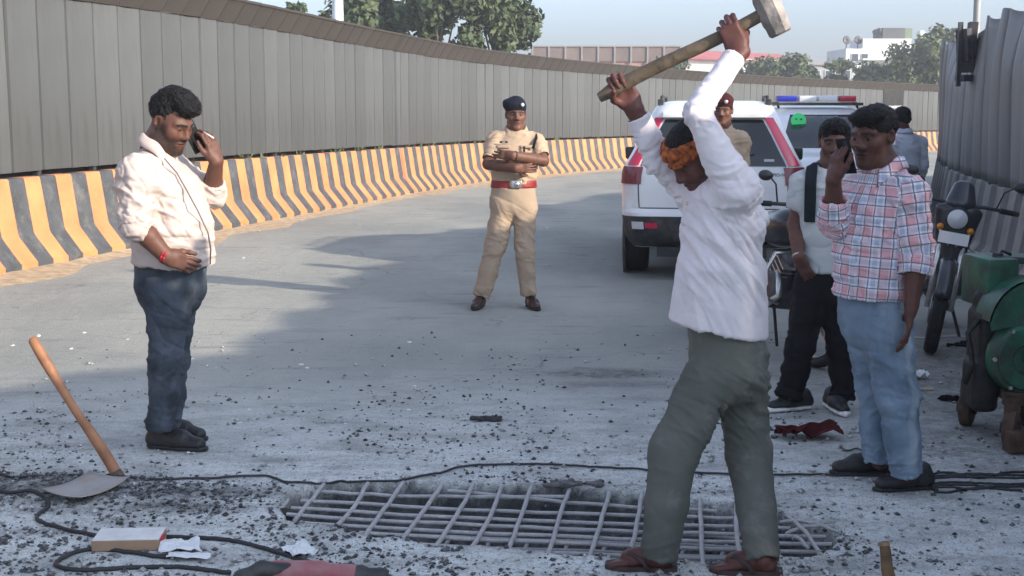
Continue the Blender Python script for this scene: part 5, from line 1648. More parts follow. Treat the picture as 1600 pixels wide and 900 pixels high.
def suv(loc, rz, label, zs=1.0, lamps=True, group=None):
    car = CarShell([(z * zs, *r_) for z, *r_ in LEV])
    Z = lambda z: z * zs
    root = empty('suv', loc, label, 'car', group, rz)
    zl = np.array([Z(z) for z in [.34, .38, .42, .47, .52, .58, .66, .70, .72, .74, .85, .95, 1.08, 1.14, 1.17, 1.20, 1.25, 1.30, 1.38, 1.45, 1.53, 1.60, 1.65, 1.70, 1.735, 1.77, 1.795, 1.815, 1.825, 1.83]])
    body = car.body(0, 0, 0, zl=zl).build('body', M_WHITE, root, smooth=True, angle=35)
    car.patch(-4.98, 4.98, Z(.345), Z(.665), .004, .02, nq=120, nz=8).build('bumper', M_BLKPL, root, smooth=True, angle=40)
    # tailgate seams
    for sg in (-1, 1):
        b = car.patch(sg * .985, sg * 1.0, Z(.75), Z(1.17), .0025, .004, nq=1, nz=6); b.build('tailgate_seam', M_BLKPL, root)
    b = car.patch(-.985, .985, Z(.742), Z(.752), .0025, .004, nq=8, nz=1); b.build('tailgate_seam', M_BLKPL, root)
    rw = car.patch(-1.02, 1.02, Z(1.175), Z(1.64), .005, .012, nq=14, nz=8).build('rear_window', M_GLASS, root, smooth=True, angle=40)
    b = MB(); b.tube([car.pt(0, Z(1.2), .02), car.pt(.05, Z(1.24), .03), car.pt(.62, Z(1.30), .024)], .008, 5); b.build('wiper', M_BLKPL, rw, smooth=True)
    b = MB(); sp_ = [car.pt(q, Z(1.66), .0) for q in np.linspace(-1.15, 1.15, 15)]
    V = []
    for q in np.linspace(-1.2, 1.2, 15):
        p = car.pt(q, Z(1.69), 0)
        V += [p + A3(0, .14, .055), p + A3(0, -.10, .0), p + A3(0, -.10, -.028), p + A3(0, .05, -.03)]
    F = [(i * 4 + k, i * 4 + (k + 1) % 4, (i + 1) * 4 + (k + 1) % 4, (i + 1) * 4 + k) for i in range(14) for k in range(4)] + [(0, 1, 2, 3), (59, 58, 57, 56)]
    b.add(V, F); sp_o = b.build('roof_spoiler', M_WHITE, root, smooth=True, angle=40)
    c_ = car.pt(0, Z(1.675), .09); b = MB(); b.box(c_, (.14, .012, .010)); b.build('brake_light', M_REDLD, sp_o)
    for sg in (-1, 1):
        b = car.patch(lambda z: sg * 1.10, lambda z: sg * (1.58 - .16 * (z / zs - 1.2) / .45), Z(1.18), Z(1.66), .012, .02, nq=6, nz=10); tl = b.build('tail_light', M_REDL, root, smooth=True, angle=40)
        b = car.patch(sg * .96, sg * 1.95, Z(.99), Z(1.165), .014, .02, nq=10, nz=4); b.build('lower_lamp', M_REDLD, tl, smooth=True, angle=40)
        b = car.patch(sg * .80, sg * .98, Z(.545), Z(.60), .012, .02, nq=4, nz=2); rl = b.build('reflector', M_REDL, root)
        b = car.patch(sg * 1.0, sg * 1.35, Z(.535), Z(.61), .012, .02, nq=4, nz=2); b.build('reverse_lamp', M_CLEARL, rl)
        b = car.patch(sg * 2.05, sg * 2.30, Z(1.22), Z(1.58), .005, .012, nq=6, nz=6); b.build('side_window', M_GLASS, root, smooth=True, angle=40)
        b = car.patch(sg * 2.33, sg * 2.60, Z(1.22), Z(1.58), .005, .012, nq=6, nz=6); b.build('side_window', M_GLASS, root, smooth=True, angle=40)
        b = car.patch(sg * 2.63, sg * 2.90, Z(1.22), Z(1.56), .005, .012, nq=6, nz=6); b.build('side_window', M_GLASS, root, smooth=True, angle=40)
        b = MB(); xr = sg * .55
        b.tube([(xr, .75, Z(1.80)), (xr, .80, Z(1.87)), (xr, 2.0, Z(1.87)), (xr, 2.1, Z(1.80))], .018, 6); b.build('roof_rail', M_BLKPL, root, smooth=True)
        b = MB(); b.box((sg * .55, .52, Z(1.815)), (.03, .06, .03), bev=.01); b.build('rail_foot', M_BLKPL, root)
        wm = MB(); wm.tube([(sg * .84, 3.05, Z(1.16)), (sg * .93, 3.02, Z(1.18))], .02, 6); wm.box((sg * .985, 3.0, Z(1.2)), (.085, .055, .075), bev=.03)
        mo = wm.build('wing_mirror', M_BLKPL, root, smooth=True, angle=40)
        wm = MB(); wm.box((sg * .985, 2.943, Z(1.2)), (.072, .003, .06)); wm.build('mirror_glass', M_GLASS, mo)
        for y in (.95, 3.65):
            wheel(root, A3(sg * .80, y, .37), side=sg)
            b = MB(); b.lathe(A3(sg * .90, y, .40), A3(sg, 0, 0), [(.37, .035), (.47, .032), (.49, .0), (.37, 0)], 28); b.build('wheel_arch', M_BLKPL, root)
            b = MB(); b.lathe(A3(sg * .905, y, .40), A3(sg, 0, 0), [(0, .02), (.40, .02), (.40, 0)], 28); b.build('arch_liner', M_BLKPL, root)
        b = car.patch(sg * 3.1, sg * 4.3, Z(.86), Z(1.02), .010, .02, nq=10, nz=4); b.build('headlight', M_CLEARL, root, smooth=True, angle=40)
    b = MB()
    for sg in (-1, 1): car.patch(sg * 4.02, sg * 4.999, Z(1.235), Z(1.70), .004, .008, nq=6, nz=10, b=b)
    b.build('windscreen', M_GLASS, root, smooth=True, angle=40)
    b = car.patch(4.35, 5, Z(.78), Z(1.0), .008, .012, nq=6, nz=4); car.patch(-4.35, -5, Z(.78), Z(1.0), .008, .012, nq=6, nz=4, b=b); b.build('grille', M_BLKPL, root)
    b = MB(); b.box((0, .03, Z(.86)), (.26, .012, .065)); pl = b.build('number_plate', mat('white_plate', (.75, .75, .74), .4), root)
    b = MB(); b.box((0, .3, .30), (.55, .25, .05)); b.tube([(.45, .05, .3), (.45, .5, .32)], .03, 8); b.build('underbody', M_BLKPL, root)
    return root, car

s1, car1 = suv((1.905, 12.78, 0), math.radians(-8.5), 'white suv parked with its rear to the camera behind the worker')
def text(parent, body, loc, size, rot, m, name='lettering', ext=.002, sx=1.0):
    cu = bpy.data.curves.new(name, 'FONT'); cu.body = body; cu.size = size; cu.extrude = ext; cu.align_x = 'CENTER'; cu.align_y = 'CENTER'
    o = bpy.data.objects.new(name, cu); COL.objects.link(o)
    bpy.context.view_layer.update()
    me = bpy.data.meshes.new_from_object(o.evaluated_get(bpy.context.evaluated_depsgraph_get())); bpy.data.objects.remove(o)
    me.materials.append(m)
    o = link(name, me, parent, loc, rot); o.scale = (sx, 1, 1)
    return o
p_ = car1.pt(.80, 1.09, .004)
s1.scale = (.945, .945, .945)
text(s1, 'SCORPIO-N', tuple(p_), .046, (math.pi / 2 - .06, 0, 0), M_BLKPL, 'lettering')
b = MB(); b.box(car1.pt(.80, 1.235, .012), (.05, .002, .012)); b.build('sticker', mat('white_print', (.6, .6, .6), .5), s1)

s2, car2 = suv((4.42, 21.2, -.03), math.pi + math.radians(-3), 'white police suv facing the camera with blue and red roof light bar', .93)
lb = [('blue', (.02, .03, .32), -.58, -.30), ('white', (.6, .62, .64), -.28, -.03), ('white', (.6, .62, .64), -.01, .26), ('red', (.38, .02, .04), .28, .52)]
for nme, c_, x0, x1 in lb:
    b = MB(); b.box((-(x0 + x1) / 2, 2.05, 1.80), ((x1 - x0) / 2 - .005, .13, .042), bev=.015)
    b.build('light_bar_lens', mat('bar_' + nme, c_, .25, spec=.5, coat=.3), s2, smooth=True, angle=40)
b = MB(); b.box((0, 2.05, 1.725), (.62, .10, .02)); b.build('light_bar_base', M_BLKPL, s2)
# round green sticker with two dark marks, top corner of the windscreen
pc = car2.pt(4.26, 1.50, .10); pn = nrm(np.cross(car2.pt(4.2, 1.54, 0) - car2.pt(4.2, 1.44, 0), car2.pt(4.1, 1.49, 0) - car2.pt(4.3, 1.49, 0))); pn = pn if pn[1] > 0 else -pn
pn = nrm(A3(-.1, 1, .15))
b = MB(); b.lathe(pc, pn, [(0, .004), (.105, .004), (.105, -.002)], 28); st = b.build('round_sticker', mat('green_sticker', (.03, .62, .17), .5), s2)
b = MB()
for dx in (-.035, .035):
    b = MB(); b.lathe(pc + A3(dx, 0, .02) + pn * .003, pn, [(0, .003), (.014, .003), (.014, -.001)], 12); b.build('dark_mark', mat('dark_print', (.01, .09, .03), .6), st)

# ------------------------------------------------------------------ motorcycles
def motorcycle(loc, rz, label, paint, lean=.12):
    """front towards +y"""
    root = empty('motorcycle', loc, label, 'motorcycle', 'motorcycles parked on the right', rz)
    root.rotation_euler = (0, lean, rz)
    mp = mat('bike_paint_' + label.split()[0], paint, .3, coat=.4, var=.1, vscale=8)
    for y, nm in ((0.65, 'front'), (-.65, 'rear')):
        b = MB(); prof = [(.285 + .028 * math.cos(a), .045 * math.sin(a)) for a in np.linspace(0, 2 * math.pi, 13)[:-1]]
        b.lathe((0, y, .315), A3(1, 0, 0), prof, 36, closed=True); t = b.build('tyre', M_TYRE, root, smooth=True)
        b = MB(); prof = [(.252 + .012 * math.cos(a), .03 * math.sin(a)) for a in np.linspace(0, 2 * math.pi, 9)[:-1]]
        b.lathe((0, y, .315), A3(1, 0, 0), prof, 36, closed=True); b.lathe((0, y, .315), A3(1, 0, 0), [(0, .05), (.05, .05), (.055, 0), (.05, -.05), (0, -.05)], 16)
        rim = b.build('rim', M_ALLOY, t, smooth=True, angle=40)
        for k in range(6):
            a = k * math.pi / 3 + .2; d = A3(0, math.cos(a), math.sin(a))
            b = MB(); b.box(A3(0, y, .315) + d * .15, (.012, .016, .10), frame(x=A3(1, 0, 0), z=d), bev=.004); b.build('spoke', M_ALLOY, t)
        b = MB(); b.lathe((.055, y, .315), A3(1, 0, 0), [(.05, .0), (.11, .0), (.11, .005), (.05, .005)], 24); b.build('brake_disc', M_STEEL, t)
        # mudguard
        b = MB(); V, F = [], []
        a0, a1 = (20, 150) if nm == 'front' else (15, 130)
        for i, a in enumerate(np.radians(np.linspace(a0, a1, 14))):
            for x, rr in ((-.055, .335), (-.04, .352), (0, .36), (.04, .352), (.055, .335)):
                V.append((x, y + rr * math.cos(a), .315 + rr * math.sin(a)))
        F = [(i * 5 + k, i * 5 + k + 1, (i + 1) * 5 + k + 1, (i + 1) * 5 + k) for i in range(13) for k in range(4)]
        b.add(V, F); o = b.build('mudguard', mp if nm == 'front' else M_BLKPL, root, smooth=True)
        md = o.modifiers.new('t', 'SOLIDIFY'); md.thickness = .006
    for sg in (-1, 1):
        b = MB(); b.tube([(sg * .075, .65, .315), (sg * .075, .42, .95)], [.024, .020], 10); b.build('fork_leg', M_STEEL, root, smooth=True)
        b = MB(); b.tube([(sg * .11, -.62, .32), (sg * .12, -.42, .66)], .03, 8); b.build('shock_absorber', M_ALLOY, root, smooth=True)
        b = MB(); b.tube([(0, .40, 1.0), (sg * .15, .40, 1.03), (sg * .30, .30, 1.02), (sg * .37, .24, 1.01)], .013, 8); hb = b.build('handlebar', M_DARKSTEEL, root, smooth=True)
        b = MB(); b.tube([(sg * .27, .32, 1.02), (sg * .39, .22, 1.01)], .019, 8); b.build('grip', M_TYRE, hb, smooth=True)
        b = MB(); b.tube([(sg * .24, .34, 1.03), (sg * .27, .34, 1.15), (sg * .33, .36, 1.19)], .006, 6); m_ = b.build('mirror_stem', M_DARKSTEEL, root, smooth=True)
        b = MB(); b.lathe((sg * .37, .36, 1.20), A3(0, -1, 0), [(0, .012), (.045, .01), (.055, 0), (.04, -.03), (0, -.04)], 16); b.v = [(x if True else x, y, 1.20 + (z - 1.20) * .65) for x, y, z in b.v]; b.build('mirror', M_DARKSTEEL, m_, smooth=True)
        b = MB(); b.lathe((sg * .10, .52, .86), A3(0, 1, .1), [(0, .03), (.022, .02), (.025, 0), (.01, -.03)], 10); b.build('indicator', mat('amber_lens', (.6, .22, .02), .25), root, smooth=True)
        # leg guard loops
        b = MB(); b.tube([(sg * .06, .36, .72), (sg * .24, .40, .70), (sg * .30, .40, .55), (sg * .24, .34, .40), (sg * .08, .26, .36)], .013, 8); b.build('crash_guard', M_STEEL, root, smooth=True)
    f = Field(); f.ell((0, .08, .86), (.135, .27, .13)); f.ell((0, .20, .90), (.15, .16, .11), None, .05); V, F = f.surf(.014); field_obj('fuel_tank', [(V, F)], mp, root, (0, 0, 0))
    f = Field(); f.cone((0, -.12, .80), (0, -.55, .83), .085, .075, .04, u=A3(1, 0, 0), sa=1.45); f.cone((0, -.5, .84), (0, -.75, .87), .07, .05, .04, u=A3(1, 0, 0), sa=1.3); V, F = f.surf(.014); field_obj('seat', [(V, F)], M_TYRE, root, (0, 0, 0))
    f = Field(); f.box((0, .08, .45), (.12, .17, .13), None, .04, .02); f.cone((0, .12, .52), (0, .24, .66), .085, .075, .02); f.cone((-.13, .02, .42), (.13, .02, .42), .09, .09, .02); V, F = f.surf(.014); field_obj('engine', [(V, F)], mat('engine_metal', (.10, .10, .105), .5, .6, var=.4, vscale=16), root, (0, 0, 0))
    for k in range(5):
        b = MB(); b.box((0, .14 + .026 * k, .54 + .028 * k), (.105, .085, .006), frame(y=A3(0, 1, -.8), z=A3(0, .65, .75))); b.build('cooling_fin', M_ALLOY, root)
    b = MB(); b.tube([(.09, .24, .58), (.13, .34, .42), (.15, .15, .30), (.15, -.3, .30), (.16, -.75, .38)], [.022, .022, .024, .045, .05], 10); b.build('exhaust', M_STEEL, root, smooth=True)
    b = MB(); b.tube([(0, .40, .95), (0, .30, .70), (0, .22, .40), (0, -.2, .35), (0, -.35, .68), (0, .25, .78)], .022, 8); b.build('frame', M_DARKSTEEL, root, smooth=True)
    b = MB(); b.lathe((0, .52, .93), A3(0, 1, -.05), [(0, .03), (.07, .022), (.085, 0), (.08, -.06), (.03, -.13)], 20); hl = b.build('headlight', M_DARKSTEEL, root, smooth=True)
    b = MB(); b.lathe((0, .53, .93), A3(0, 1, -.05), [(0, .028), (.065, .02), (.07, .0)], 20); b.build('headlight_lens', M_CLEARL, hl, smooth=True)
    f = Field(); f.cone((0, .46, 1.03), (0, .42, 1.14), .07, .05, .02, u=A3(1, 0, 0), sa=1.5); V, F = f.surf(.012); field_obj('visor', [(V, F)], mp, root, (0, 0, 0))
    b = MB(); b.box((0, -.80, .80), (.04, .012, .022), bev=.006); b.build('tail_light', M_REDLD, root)
    b = MB(); b.box((0, .585, .80), (.10, .004, .04)); b.build('number_plate', mat('white_plate', (.75, .75, .74), .4), root)
    b = MB(); b.tube([(-.06, 0, .34), (-.20, -.10, .03)], .012, 6); b.build('side_stand', M_DARKSTEEL, root)
    return root

rw_ = P(1272, 505, 8.60); hd2 = nrm(A3(.36, -.93, 0))
motorcycle(tuple(A3(rw_[0], 8.60, 0) - hd2 * .65), math.atan2(-hd2[0], hd2[1]), 'black motorcycle with silver alloy wheel showing between the legs of the polo man', (.012, .012, .014), lean=-.13)
m2 = motorcycle((3.07, 9.72, 0), math.radians(-198), 'dark motorcycle with front shield facing the camera beside the checked-shirt man', (.018, .020, .026), lean=-.16)
f = Field(); f.cone((0, .47, .98), (0, .50, .52), .055, .035, .03, u=A3(1, 0, 0), sa=2.9, sb=2.2); f.cone((0, .50, .55), (0, .42, .36), .035, .03, .03, u=A3(1, 0, 0), sa=2.2, sb=3.0); f.box((0, .30, .7), (.3, .13, .5), None, .02, .02, sub=True)
V, F = f.surf(.012); field_obj('front_shield', [(V, F)], mat('dark_fairing', (.014, .014, .018), .35, coat=.3), m2, (0, 0, 0))
for sg in (-1, 1):
    b = MB(); b.tube([(sg * .02, .56, .74), (sg * .10, .545, .84)], .008, 6); b.build('chrome_strip', M_STEEL, m2, smooth=True)

# ------------------------------------------------------------------ green engine on a trolley
gb = A3(2.72, 6.85, 0)
gen = empty('engine_trolley', gb, 'green diesel engine on a rusty wheeled trolley at the right edge', 'engine', rz=math.radians(0))
M_GRN = mat('green_machine_paint', (.010, .088, .050), .45, var=.5, vscale=9, bump=.1, bscale=30, spec=.5)
grime(M_GRN, (.03, .028, .022), 6.0, .45, .62, .8); grime(M_GRN, (.10, .085, .06), 30, .6, .7, .6)
M_RUST = mat('rusty_brown_steel', (.075, .045, .03), .85, .2, var=.4, vscale=14, bump=.4, bscale=40)
M_OIL = mat('oily_black_iron', (.020, .020, .020), .55, .4, var=.4, vscale=18, bump=.3, bscale=40)
def gp(px, py, dy): return P(px, py, 6.85 + dy) - gb
b = MB(); c = gp(1546, 438, .12); b.box(c, (.085, .16, .13), rotz(.1), bev=.022); ft = b.build('fuel_tank', M_GRN, gen, smooth=True, angle=40)
b = MB(); b.lathe(c + A3(.02, -.05, .13), A3(0, 0, 1), [(0, .02), (.025, .02), (.03, 0), (.03, -.01)], 14); b.build('filler_cap', M_OIL, ft)
b = MB(); b.box(c + A3(.22, 0, .115), (.22, .10, .018), bev=.008); b.build('top_bracket', M_GRN, gen)
f = Field(); f.box(gp(1576, 540, .05), (.13, .16, .24), None, .05, .03); f.box(gp(1535, 560, .0), (.055, .12, .26), None, .03, .03); f.cone(gp(1545, 470, .05), gp(1600, 470, .05), .08, .09, .03); f.box(gp(1526, 600, -.02), (.05, .1, .12), None, .02, .03)
V, F = f.surf(.012); field_obj('engine_block', [(V, F)], M_OIL, gen, (0, 0, 0))
# curved cowl
b = MB(); V, F = [], []
cc = gp(1600, 512, -.12)
for i, a in enumerate(np.radians(np.linspace(170, 60, 14))):
    for y in (-.10, .12):
        for rr in (.27, .258):
            V.append(cc + A3(rr * .80 * math.cos(a), y, rr * .95 * math.sin(a)))
for i in range(13):
    o = i * 4
    F += [(o, o + 4, o + 6, o + 2), (o + 1, o + 3, o + 7, o + 5), (o, o + 1, o + 5, o + 4), (o + 2, o + 6, o + 7, o + 3)]
b.add(V, F); b.add([cc + A3(.27 * .8 * math.cos(a), -.10, .27 * .95 * math.sin(a)) for a in np.radians(np.linspace(170, 60, 14))] + [cc + A3(.05, -.10, .05), cc + A3(-.2, -.10, .0)], [tuple(range(16))])
b.build('fan_cowl', M_GRN, gen, smooth=True, angle=35)
fc = gp(1602, 560, -.20)
b = MB(); b.lathe(fc, A3(0, -1, .0), [(.0, .03), (.07, .03), (.08, .045), (.15, .05), (.155, .035), (.175, .03), (.185, .0), (.185, -.05), (.17, -.06)], 40); b.build('flywheel', M_GRN, gen, smooth=True, angle=40)
b = MB(); b.lathe(fc + A3(.05, -.05, .03), A3(0, -1, 0), [(0, .06), (.06, .055), (.075, .03), (.08, 0)], 28); b.build('pulley_cover', mat('pale_green_paint', (.045, .10, .075), .55, var=.4, vscale=14), gen, smooth=True, angle=40)
b = MB()
for a in np.radians(range(0, 360, 60)):
    bb = MB(); bb.lathe(fc + A3(.165 * math.cos(a), -.032, .165 * math.sin(a)), A3(0, -1, 0), [(0, .012), (.011, .012), (.012, 0)], 6); bb.build('bolt', M_STEEL, gen)
for y in (-.26, .22):
    b = MB(); b.box(A3(.10, y, .235), (.36, .025, .03), bev=.004); b.build('frame_rail', M_RUST, gen)
for x in (-.2, .12, .4):
    b = MB(); b.box(A3(x, -.02, .235), (.022, .212, .026)); b.build('frame_crossbar', M_RUST, gen)
b = MB(); b.tube([A3(-.26, -.30, .25), A3(-.34, -.45, .42), A3(-.36, -.5, .55)], .016, 8)
for cpx, cpy, yy in ((1511, 640, .15), (1580, 668, -.32), (1655, 660, -.36), (1600, 640, .15)):
    wc = P(cpx, cpy, 6.85 + yy) - gb; wc[2] = .098
    b = MB(); b.lathe(wc, A3(.86, -.5, 0), [(.03, -.03), (.07, -.035), (.095, -.025), (.098, 0), (.095, .025), (.07, .035), (.03, .03), (.03, 0)], 24, closed=True); w_ = b.build('wheel', M_RUST, gen, smooth=True, angle=40)
    b = MB(); b.lathe(wc, A3(.86, -.5, 0), [(0, .05), (.03, .05), (.034, .0), (.03, -.05), (0, -.05)], 14); b.build('hub', M_OIL, w_, smooth=True)
    b = MB(); b.box(wc + A3(0, .0, .1), (.03, .03, .05)); b.build('wheel_bracket', M_RUST, gen)
b = MB(); b.box(gp(1600, 695, -.42) * A3(1, 1, 0) + A3(0, 0, .06), (.09, .05, .05), bev=.01); b.build('step_block', M_RUST, gen)
b = MB(); b.tube([gp(1530, 500, -.1), gp(1512, 520, -.1), gp(1520, 570, -.12), gp(1508, 600, -.12)], .014, 8); b.build('hose', M_OIL, gen, smooth=True)
b = MB(); b.tube([gp(1560, 398, .1), gp(1566, 392, .1), gp(1580, 398, .1)], .008, 6); b.build('lifting_hook', M_OIL, gen, smooth=True)

# ------------------------------------------------------------------ what lies on the road
def gzr(x, y): return float(road_z([x], [y])[0])
M_REBAR = mat('dusty_rebar', (.58, .585, .58), .8, 0, var=.2, vscale=22, col2=(.38, .375, .365), bump=.5, bscale=120)
rb = empty('rebar_grid', (*HOLE.mean(0), -.03), 'rebar grid laid bare in the broken-out road hole', 'rebar')
ro = A3(*HOLE.mean(0), -.03)
def rebar(p0, p1, z0, z1, sag=.0, r=.0095, n=9, wob=.006, seed=0):
    rr = random.Random(seed)
    a, c = G(*p0), G(*p1)
    dirn = nrm(c - a); sd_ = A3(-dirn[1], dirn[0], 0); k = rr.uniform(-1, 1) * wob * 2
    pts = []
    for i in range(n):
        t = i / (n - 1)
        p = a + (c - a) * t + sd_ * (k * math.sin(math.pi * t) + rr.uniform(-wob, wob) * .4)
        p[2] = z0 + (z1 - z0) * t - sag * math.sin(math.pi * t) + rr.uniform(-.003, .003)
        pts.append(p)
    b = MB(); b.tube(pts, r, 8); b.build('rebar', M_REBAR, rb, off=ro, smooth=True, angle=60)
cross = [((455, 768), (432, 797)), ((508, 756), (460, 812)), ((574, 756), (520, 826)), ((630, 755), (570, 836)), ((692, 758), (625, 846)), ((738, 760), (680, 853)), ((784, 760), (736, 856)), ((830, 764), (794, 860)),
         ((889, 766), (857, 866)), ((952, 770), (921, 872)), ((1003, 774), (982, 876)), ((1050, 780), (1046, 880)), ((1094, 782), (1098, 884)), ((1150, 790), (1160, 884)), ((1206, 800), (1222, 880))]
for i, (a, c) in enumerate(cross): rebar(a, c, .004, -.004, .012, r=.0098, seed=i)
longs = [((490, 764), (890, 772)), ((700, 762), (1120, 794)), ((470, 778), (1180, 806)), ((455, 789), (1235, 820)), ((448, 800), (1290, 834)), ((470, 812), (1300, 846)), ((560, 828), (1285, 858)), ((650, 846), (1240, 870))]
for i, (a, c) in enumerate(longs): rebar(a, c, -.012, -.012, .012, r=.0088, n=14, seed=40 + i)
lows = [((520, 800), (1200, 822)), ((560, 812), (1240, 838)), ((600, 822), (1230, 848)), ((690, 840), (1220, 862)), ((760, 788), (1150, 806))]
for i, (a, c) in enumerate(lows): rebar(a, c, -.095, -.095, .0, r=.0085, n=12, seed=70 + i)
for i, px in enumerate(range(560, 1240, 62)): rebar((px + 18, 800 + (px - 560) * .02), (px - 4, 838 + (px - 560) * .065), -.11, -.09, 0, r=.0085, n=5, seed=90 + i)
for i, (a, c) in enumerate([((1225, 800), (1280, 868)), ((1240, 838), (1262, 862)), ((1220, 812), (1312, 838)), ((1228, 830), (1300, 828))]): rebar(a, c, -.01, .015, -.02, r=.008, seed=120 + i)

# loose chips of asphalt and concrete
def chips(name, N, seed, col, wfun, smin_, smax_, label, zoff=0.0):
    r = np.random.default_rng(seed)
    X = r.uniform(-3.0, 3.2, N * 6); Yv = 3.9 + 6.0 * r.random(N * 6) ** 1.5
    keep = r.random(N * 6) < wfun(X, Yv); X, Yv = X[keep][:N], Yv[keep][:N]
    ok = poly_sd(np.stack([X, Yv], -1), HOLE) > (-.02 if 'concrete' in name else -9); X, Yv = X[ok], Yv[ok]
    n = len(X); z = road_z(X, Yv)
    sc = smin_ + (smax_ - smin_) * r.random(n) ** 5.0
    base = np.array([(1, 0, 0), (-1, 0, 0), (0, 1, 0), (0, -1, 0), (0, 0, 1), (0, 0, -1)], float)
    fc = np.array([(0, 2, 4), (2, 1, 4), (1, 3, 4), (3, 0, 4), (2, 0, 5), (1, 2, 5), (3, 1, 5), (0, 3, 5)])
    V = base[None] * sc[:, None, None] * r.uniform(.55, 1.35, (n, 6, 1))
    V[:, :, 2] *= r.uniform(.35, .85, (n, 1))
    a = r.random(n) * 6.28; ca_, sa_ = np.cos(a)[:, None], np.sin(a)[:, None]
    V = np.stack([V[:, :, 0] * ca_ - V[:, :, 1] * sa_, V[:, :, 0] * sa_ + V[:, :, 1] * ca_, V[:, :, 2]], -1)
    V += np.stack([X, Yv, z + sc * .3 + zoff], -1)[:, None, :]
    F = (fc[None] + (np.arange(n) * 6)[:, None, None]).reshape(-1, 3)
    o = link(name, mesh_np(name, V.reshape(-1, 3), F, col, False))
    return tag(o, label, 'gravel', kind='stuff')
def w_dark(x, y):
    p = np.stack([x * 1.6, y * 1.6, 0 * x], -1)
    w_ = (.10 + .9 * sstep(.40, .62, fbm(p, 3, 77))) * np.exp(-np.maximum(y - 5.2, 0) / 1.2)
    for c, rr, hh in PILE:
        w_ = w_ + 2.2 * np.exp(-(((x - c[0]) / rr[0]) ** 2 + ((y - c[1]) / rr[1]) ** 2) * 1.3)
    return np.clip(w_ * .55, 0, 1)
def w_pale(x, y):
    p = np.stack([x * 2, y * 2, 0 * x], -1)
    return np.clip((.12 + .7 * sstep(.42, .6, fbm(p, 3, 87))) * np.exp(-np.maximum(y - 5.0, 0) / 1.5) * .7, 0, 1)
chips('asphalt_chips', 34000, 1, mat('asphalt_chip', (.035, .037, .040), .8, var=.6, vscale=45, col2=(.15, .155, .16), detail=1), w_dark, .0016, .016, 'dark asphalt chips scattered over the dusty road')
chips('concrete_chips', 16000, 2, mat('concrete_chip', (.26, .265, .26), .9, var=.35, vscale=45, col2=(.55, .56, .55), detail=1), w_pale, .002, .020, 'pale concrete crumbs scattered around the hole')

# rocks lying by the barrier and on the road
def rock(c, s_, m, label, name='stone', group=None, flat=.7):
    f = Field(); rr = random.Random(int(c[0] * 1000) + int(c[1] * 77))
    for k in range(5): f.ell((rr.uniform(-.5, .5) * s_, rr.uniform(-.4, .4) * s_, rr.uniform(.1, .4) * s_ * flat), np.array([rr.uniform(.4, .7), rr.uniform(.4, .6), rr.uniform(.3, .5) * flat]) * s_, rotz(rr.uniform(0, 3)), .1 * s_)
    V, F = f.surf(s_ / 7)
    V = V + vnormals(V, F) * ((fbm(V / s_ * 4, 2, 5) - .5) * .25 * s_)[:, None]
    return tag(link(name, mesh_np(name, V, F, m, False), None, c), label, 'stone', group)
M_STONE = mat('pale_stone', (.46, .42, .36), .9, var=.25, vscale=20)
rock(A3(*G(97, 410)[:2], 0), .055, M_STONE, 'whitish stone on the sand beside the striped barrier, largest there')
rr = random.Random(9)
for px, py in [(120, 415), (330, 382), (60, 423), (405, 362), (545, 325), (585, 318), (640, 309), (470, 345), (255, 402)]:
    rock(A3(*G(px, py)[:2], .005), rr.uniform(.015, .03), M_STONE, 'small pale pebble on the sand strip along the striped barrier', 'pebble', 'pebbles by the striped barrier')
for px, py in [(380, 403), (515, 402), (545, 400), (470, 570), (480, 575), (640, 535), (648, 603), (375, 660), (540, 662), (20, 540), (60, 525), (110, 545), (130, 520), (200, 530), (640, 640), (300, 560), (390, 640), (855, 355)]:
    g = G(px, py); rock(A3(g[0], g[1], gzr(g[0], g[1]) - .004), rr.uniform(.012, .026), mat('white_chip', (.62, .62, .6), .9, var=.2, vscale=30), 'white concrete crumb lying on the open road', 'concrete_crumb', 'white crumbs on the road')

# ---- cables
M_CABLE = mat('black_cable_rubber', (.020, .021, .023), .6, var=.3, vscale=20)
def smooth_pts(px, lift=.008, n=10, wig=0.0, seed=0):
    g = np.array([G(*p)[:2] for p in px]); out = []
    q = np.vstack([2 * g[0] - g[1], g, 2 * g[-1] - g[-2]])
    for i in range(1, len(q) - 2):
        for t in np.linspace(0, 1, n, endpoint=False):
            p0, p1, p2, p3_ = q[i - 1:i + 3]
            out.append(.5 * (2 * p1 + (p2 - p0) * t + (2 * p0 - 5 * p1 + 4 * p2 - p3_) * t * t + (3 * p1 - p0 - 3 * p2 + p3_) * t ** 3))
    out.append(g[-1]); out = np.array(out)
    rr_ = np.random.default_rng(seed)
    if wig: out = out + rr_.normal(0, wig, out.shape)
    inh = poly_sd(out, HOLE)
    z = np.where(inh < .02, np.maximum(road_z(out[:, 0], out[:, 1]), .0), road_z(out[:, 0], out[:, 1])) + lift
    return [A3(x, y, zz) for (x, y), zz in zip(out, z)]
def cable(px, r, label, lift=.008, wig=0.0):
    pts = smooth_pts(px, lift, wig=wig)
    b = MB(); b.tube(pts, r, 7)
    return tag(b.build('cable', M_CABLE, None, tuple(pts[0]), smooth=True, off=pts[0]), label, 'cable')
cable([(-40, 752), (60, 756), (200, 757), (330, 751), (410, 746), (445, 755), (480, 759), (560, 755), (640, 753), (680, 745), (720, 732), (800, 727), (900, 730), (1010, 736), (1120, 742), (1300, 744), (1460, 746), (1640, 744)], .0055,
      'long thin black cable running across the road past the top of the hole')
cable([(-30, 775), (30, 780), (68, 786), (76, 798), (60, 808), (62, 818), (100, 830), (150, 840), (200, 841), (300, 843), (370, 849), (420, 862), (470, 878), (505, 888)], .0085, 'thick black cable winding past the hoe and behind the cardboard box')
